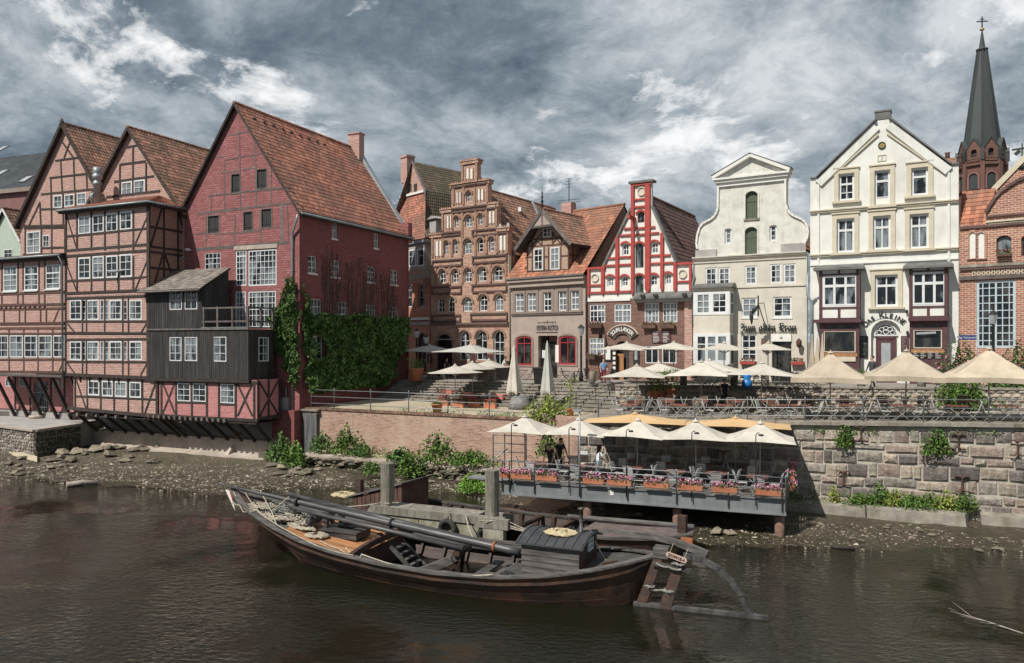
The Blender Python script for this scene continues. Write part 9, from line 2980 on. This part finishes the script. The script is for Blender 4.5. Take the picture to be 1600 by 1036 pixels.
# =================================================================== PEOPLE
skin = mat('skin',(0.50,0.30,0.22),(0.56,0.35,0.26),5,.6)
CM = {k: mat(k, c, [min(1, v * 1.3 + .01) for v in c],6,.9) for k, c in (('black_cloth',(.015,.015,.018)),('blue_shirt',(.12,.25,.42)),('maroon_trousers',(.17,.025,.05)),('white_shirt',(.62,.64,.66)),('blue_jeans',(.16,.23,.33)),('grey_jacket',(.045,.045,.05)),('brown_hair',(.045,.022,.015)),('shoe',(.05,.045,.045)))}
def person(P_, rz, label, shirt, trousers, h=1.7, lean=0.0, sit=False, arms=((.25,.3),(-.2,.5)), step=.12, sleeve=False, hair=None, long_hair=False):
 """one continuous skinned body; x right, -y forward"""
 k = h / 1.75
 V_, E_, R_, M_ = [], [], [], []
 def vx(p, r, par=None, m=0):
  V_.append(V(p) * k)
  R_.append(r * k)
  M_.append(m)
  if par is not None:
   E_.append((par, len(V_) - 1))
  return len(V_) - 1
 hz = .52 if sit else .93
 fy = lambda z: -lean * max(0, z - hz)
 pel = vx((0,0, hz),.15, None,2)
 w1 = vx((0, fy(hz + .17), hz + .17),.135, pel,1)
 ch = vx((0, fy(hz + .38), hz + .38),.155, w1,1)
 nk = vx((0, fy(hz + .54), hz + .54),.065, ch,0)
 hb_ = vx((0, fy(hz + .62) - .02, hz + .62),.07, nk,0)
 hd = vx((0, fy(hz + .70) - .03, hz + .70),.098, hb_,0)
 vx((0, fy(hz + .79) - .02, hz + .79),.082, hd,0)
 vx((0, fy(hz + .685) - .125, hz + .675),.016, hd,0)
 for s,(fw_, up_) in zip((-1,1), arms):
  sh_ = vx((s * .19, fy(hz + .47), hz + .47),.062, ch,1)
  el = vx((s * .25, fy(hz + .2) - fw_ * .3, hz + .20),.043, sh_,1 if sleeve else 0)
  wr = vx((s * .24, fy(hz + .2) - fw_ * .3 - .24 * up_ * 1.2, hz + .20 - .24 * (1 - up_)),.028, el,1 if sleeve else 0)
  d = (V_[wr] - V_[el]).normalized() / k
  hn = vx(V_[wr] / k + d * .06,.034, wr,0)
  for q in range(4):
   c = vx(V_[hn] / k + d * .045 + V((s * (-.03 + q * .02),0,0)),.010, hn,0)
   vx(V_[c] / k + d * (.035,.045,.042,.03)[q] + V((0,-.012,-.012)),.008, c,0)
  vx(V_[hn] / k + d * .02 + V((-s * .045,-.02,.01)),.010, hn,0)
 for s in (-1,1):
  hp_ = vx((s * .09,0, hz - .06),.095, pel,2)
  if sit:
   kn = vx((s * .11,-.42, hz + .0),.062, hp_,2)
   an = vx((s * .11,-.44,.09),.042, kn,2)
   tt = -.44
  else:
   kn = vx((s * .10,-s * step * .7 - .02,.5),.062, hp_,2)
   an = vx((s * .10,-s * step + .03,.09),.042, kn,2)
   tt = -s * step
  vx((s * .11, tt - .13,.035),.034, an,3)
 me = bpy.data.meshes.new('person')
 me.from_pydata([tuple(v) for v in V_], E_, [])
 o = bpy.data.objects.new('tmp', me)
 col.objects.link(o)
 o.modifiers.new('s', 'SKIN')
 sb_ = o.modifiers.new('u', 'SUBSURF')
 sb_.levels = 1
 for i, r_ in enumerate(R_):
  me.skin_vertices[0].data[i].radius = (r_ * (1.25 if i in (0,1,2) else 1), r_ * (.78 if i in (0,1,2) else 1))
 me.skin_vertices[0].data[0].use_root = True
 bm = bpy.data.meshes.new_from_object(o.evaluated_get(bpy.context.evaluated_depsgraph_get()))
 bpy.data.objects.remove(o)
 bm.name = 'person'
 for m in (skin, shirt, trousers, CM['shoe']):
  bm.materials.append(m)
 for f in bm.polygons:
  c = f.center
  f.material_index = M_[min(range(len(V_)), key=lambda i: (V_[i] - c).length - R_[i] * .6)]
  f.use_smooth = True
 W = Matrix.Translation(P_) @ Matrix.Rotation(rz,4, 'Z')
 b_ = obj('person', bm, skin, None, W)
 tag(b_, label, 'person')
 hc = V_[hd]
 hm = MB()
 for (r_, z) in ((.112,-.02),(.115,.03),(.10,.08),(.06,.115),(.01,.125)):
  for q in range(10):
   t_ = 2 * PI * q / 10
   hm.v.append((hc.x + r_ * k * math.cos(t_) * .9, hc.y + .03 * k + r_ * k * math.sin(t_) * 1.05 + (.035 if z < .05 and math.sin(t_) < -.2 else 0), hc.z + z * k))
 if long_hair:
  for q in range(10):
   hm.v[q] = (hm.v[q][0], hm.v[q][1], hm.v[q][2] - (.22 if math.sin(2 * PI * q / 10) > -.2 else 0))
 for i in range(4):
  for q in range(10):
   hm.face((i * 10 + q, i * 10 + (q + 1) % 10,(i + 1) * 10 + (q + 1) % 10,(i + 1) * 10 + q), sm=True)
 obj('hair', hm, hair or CM['brown_hair'], b_, W)
pd = lambda a, b: tuple(dk.w(a, b, ZD))
person(pd(dk.at(872,740,2.2)[0],2.2),.5, 'man in a black t-shirt bending over a table on the deck', CM['black_cloth'], CM['black_cloth'],1.82,.35, arms=((.6,.3),(.7,.35)))
person(pd(dk.at(858,740,1.6)[0],1.9),-.4, 'darkly dressed guest leaning beside the man in black', CM['black_cloth'], CM['grey_jacket'],1.6,.5, arms=((.7,.3),(.7,.3)))
person(pd(dk.at(934,740,1.2)[0],1.3),1.9, 'woman with long dark hair in white top and jeans on the deck', CM['white_shirt'], CM['blue_jeans'],1.66,.08, arms=((.5,.5),(.4,.6)), long_hair=True)
p = at(943,560,49.5)
person((p.x, p.y, zpl(p.x)),.1, 'woman in blue top and dark red trousers standing above the steps', CM['blue_shirt'], CM['maroon_trousers'],1.68)
p = at(785,560,59)
person((p.x, p.y, zpl(p.x)),1.3, 'person in white shirt and jeans bending by the restaurant corner', CM['white_shirt'], CM['blue_jeans'],1.75,.35, arms=((.9,.5),(.9,.5)))
p = at(1363,560,40.6)
person((p.x, p.y, zpl(p.x)),-1.3, 'man in a dark jacket walking past the cream house door', CM['grey_jacket'], CM['black_cloth'],1.8, step=.22, sleeve=True)
p = at(1132,620,42.2)
person((p.x, p.y, zter(p.x) + .1),.2, 'woman in a black top standing among the upper terrace tables', CM['black_cloth'], CM['black_cloth'],1.68)
p = at(698,560,60)
person((p.x, p.y, zpl(p.x)),.6, 'person in black between the two grey parasols', CM['black_cloth'], CM['black_cloth'],1.7)
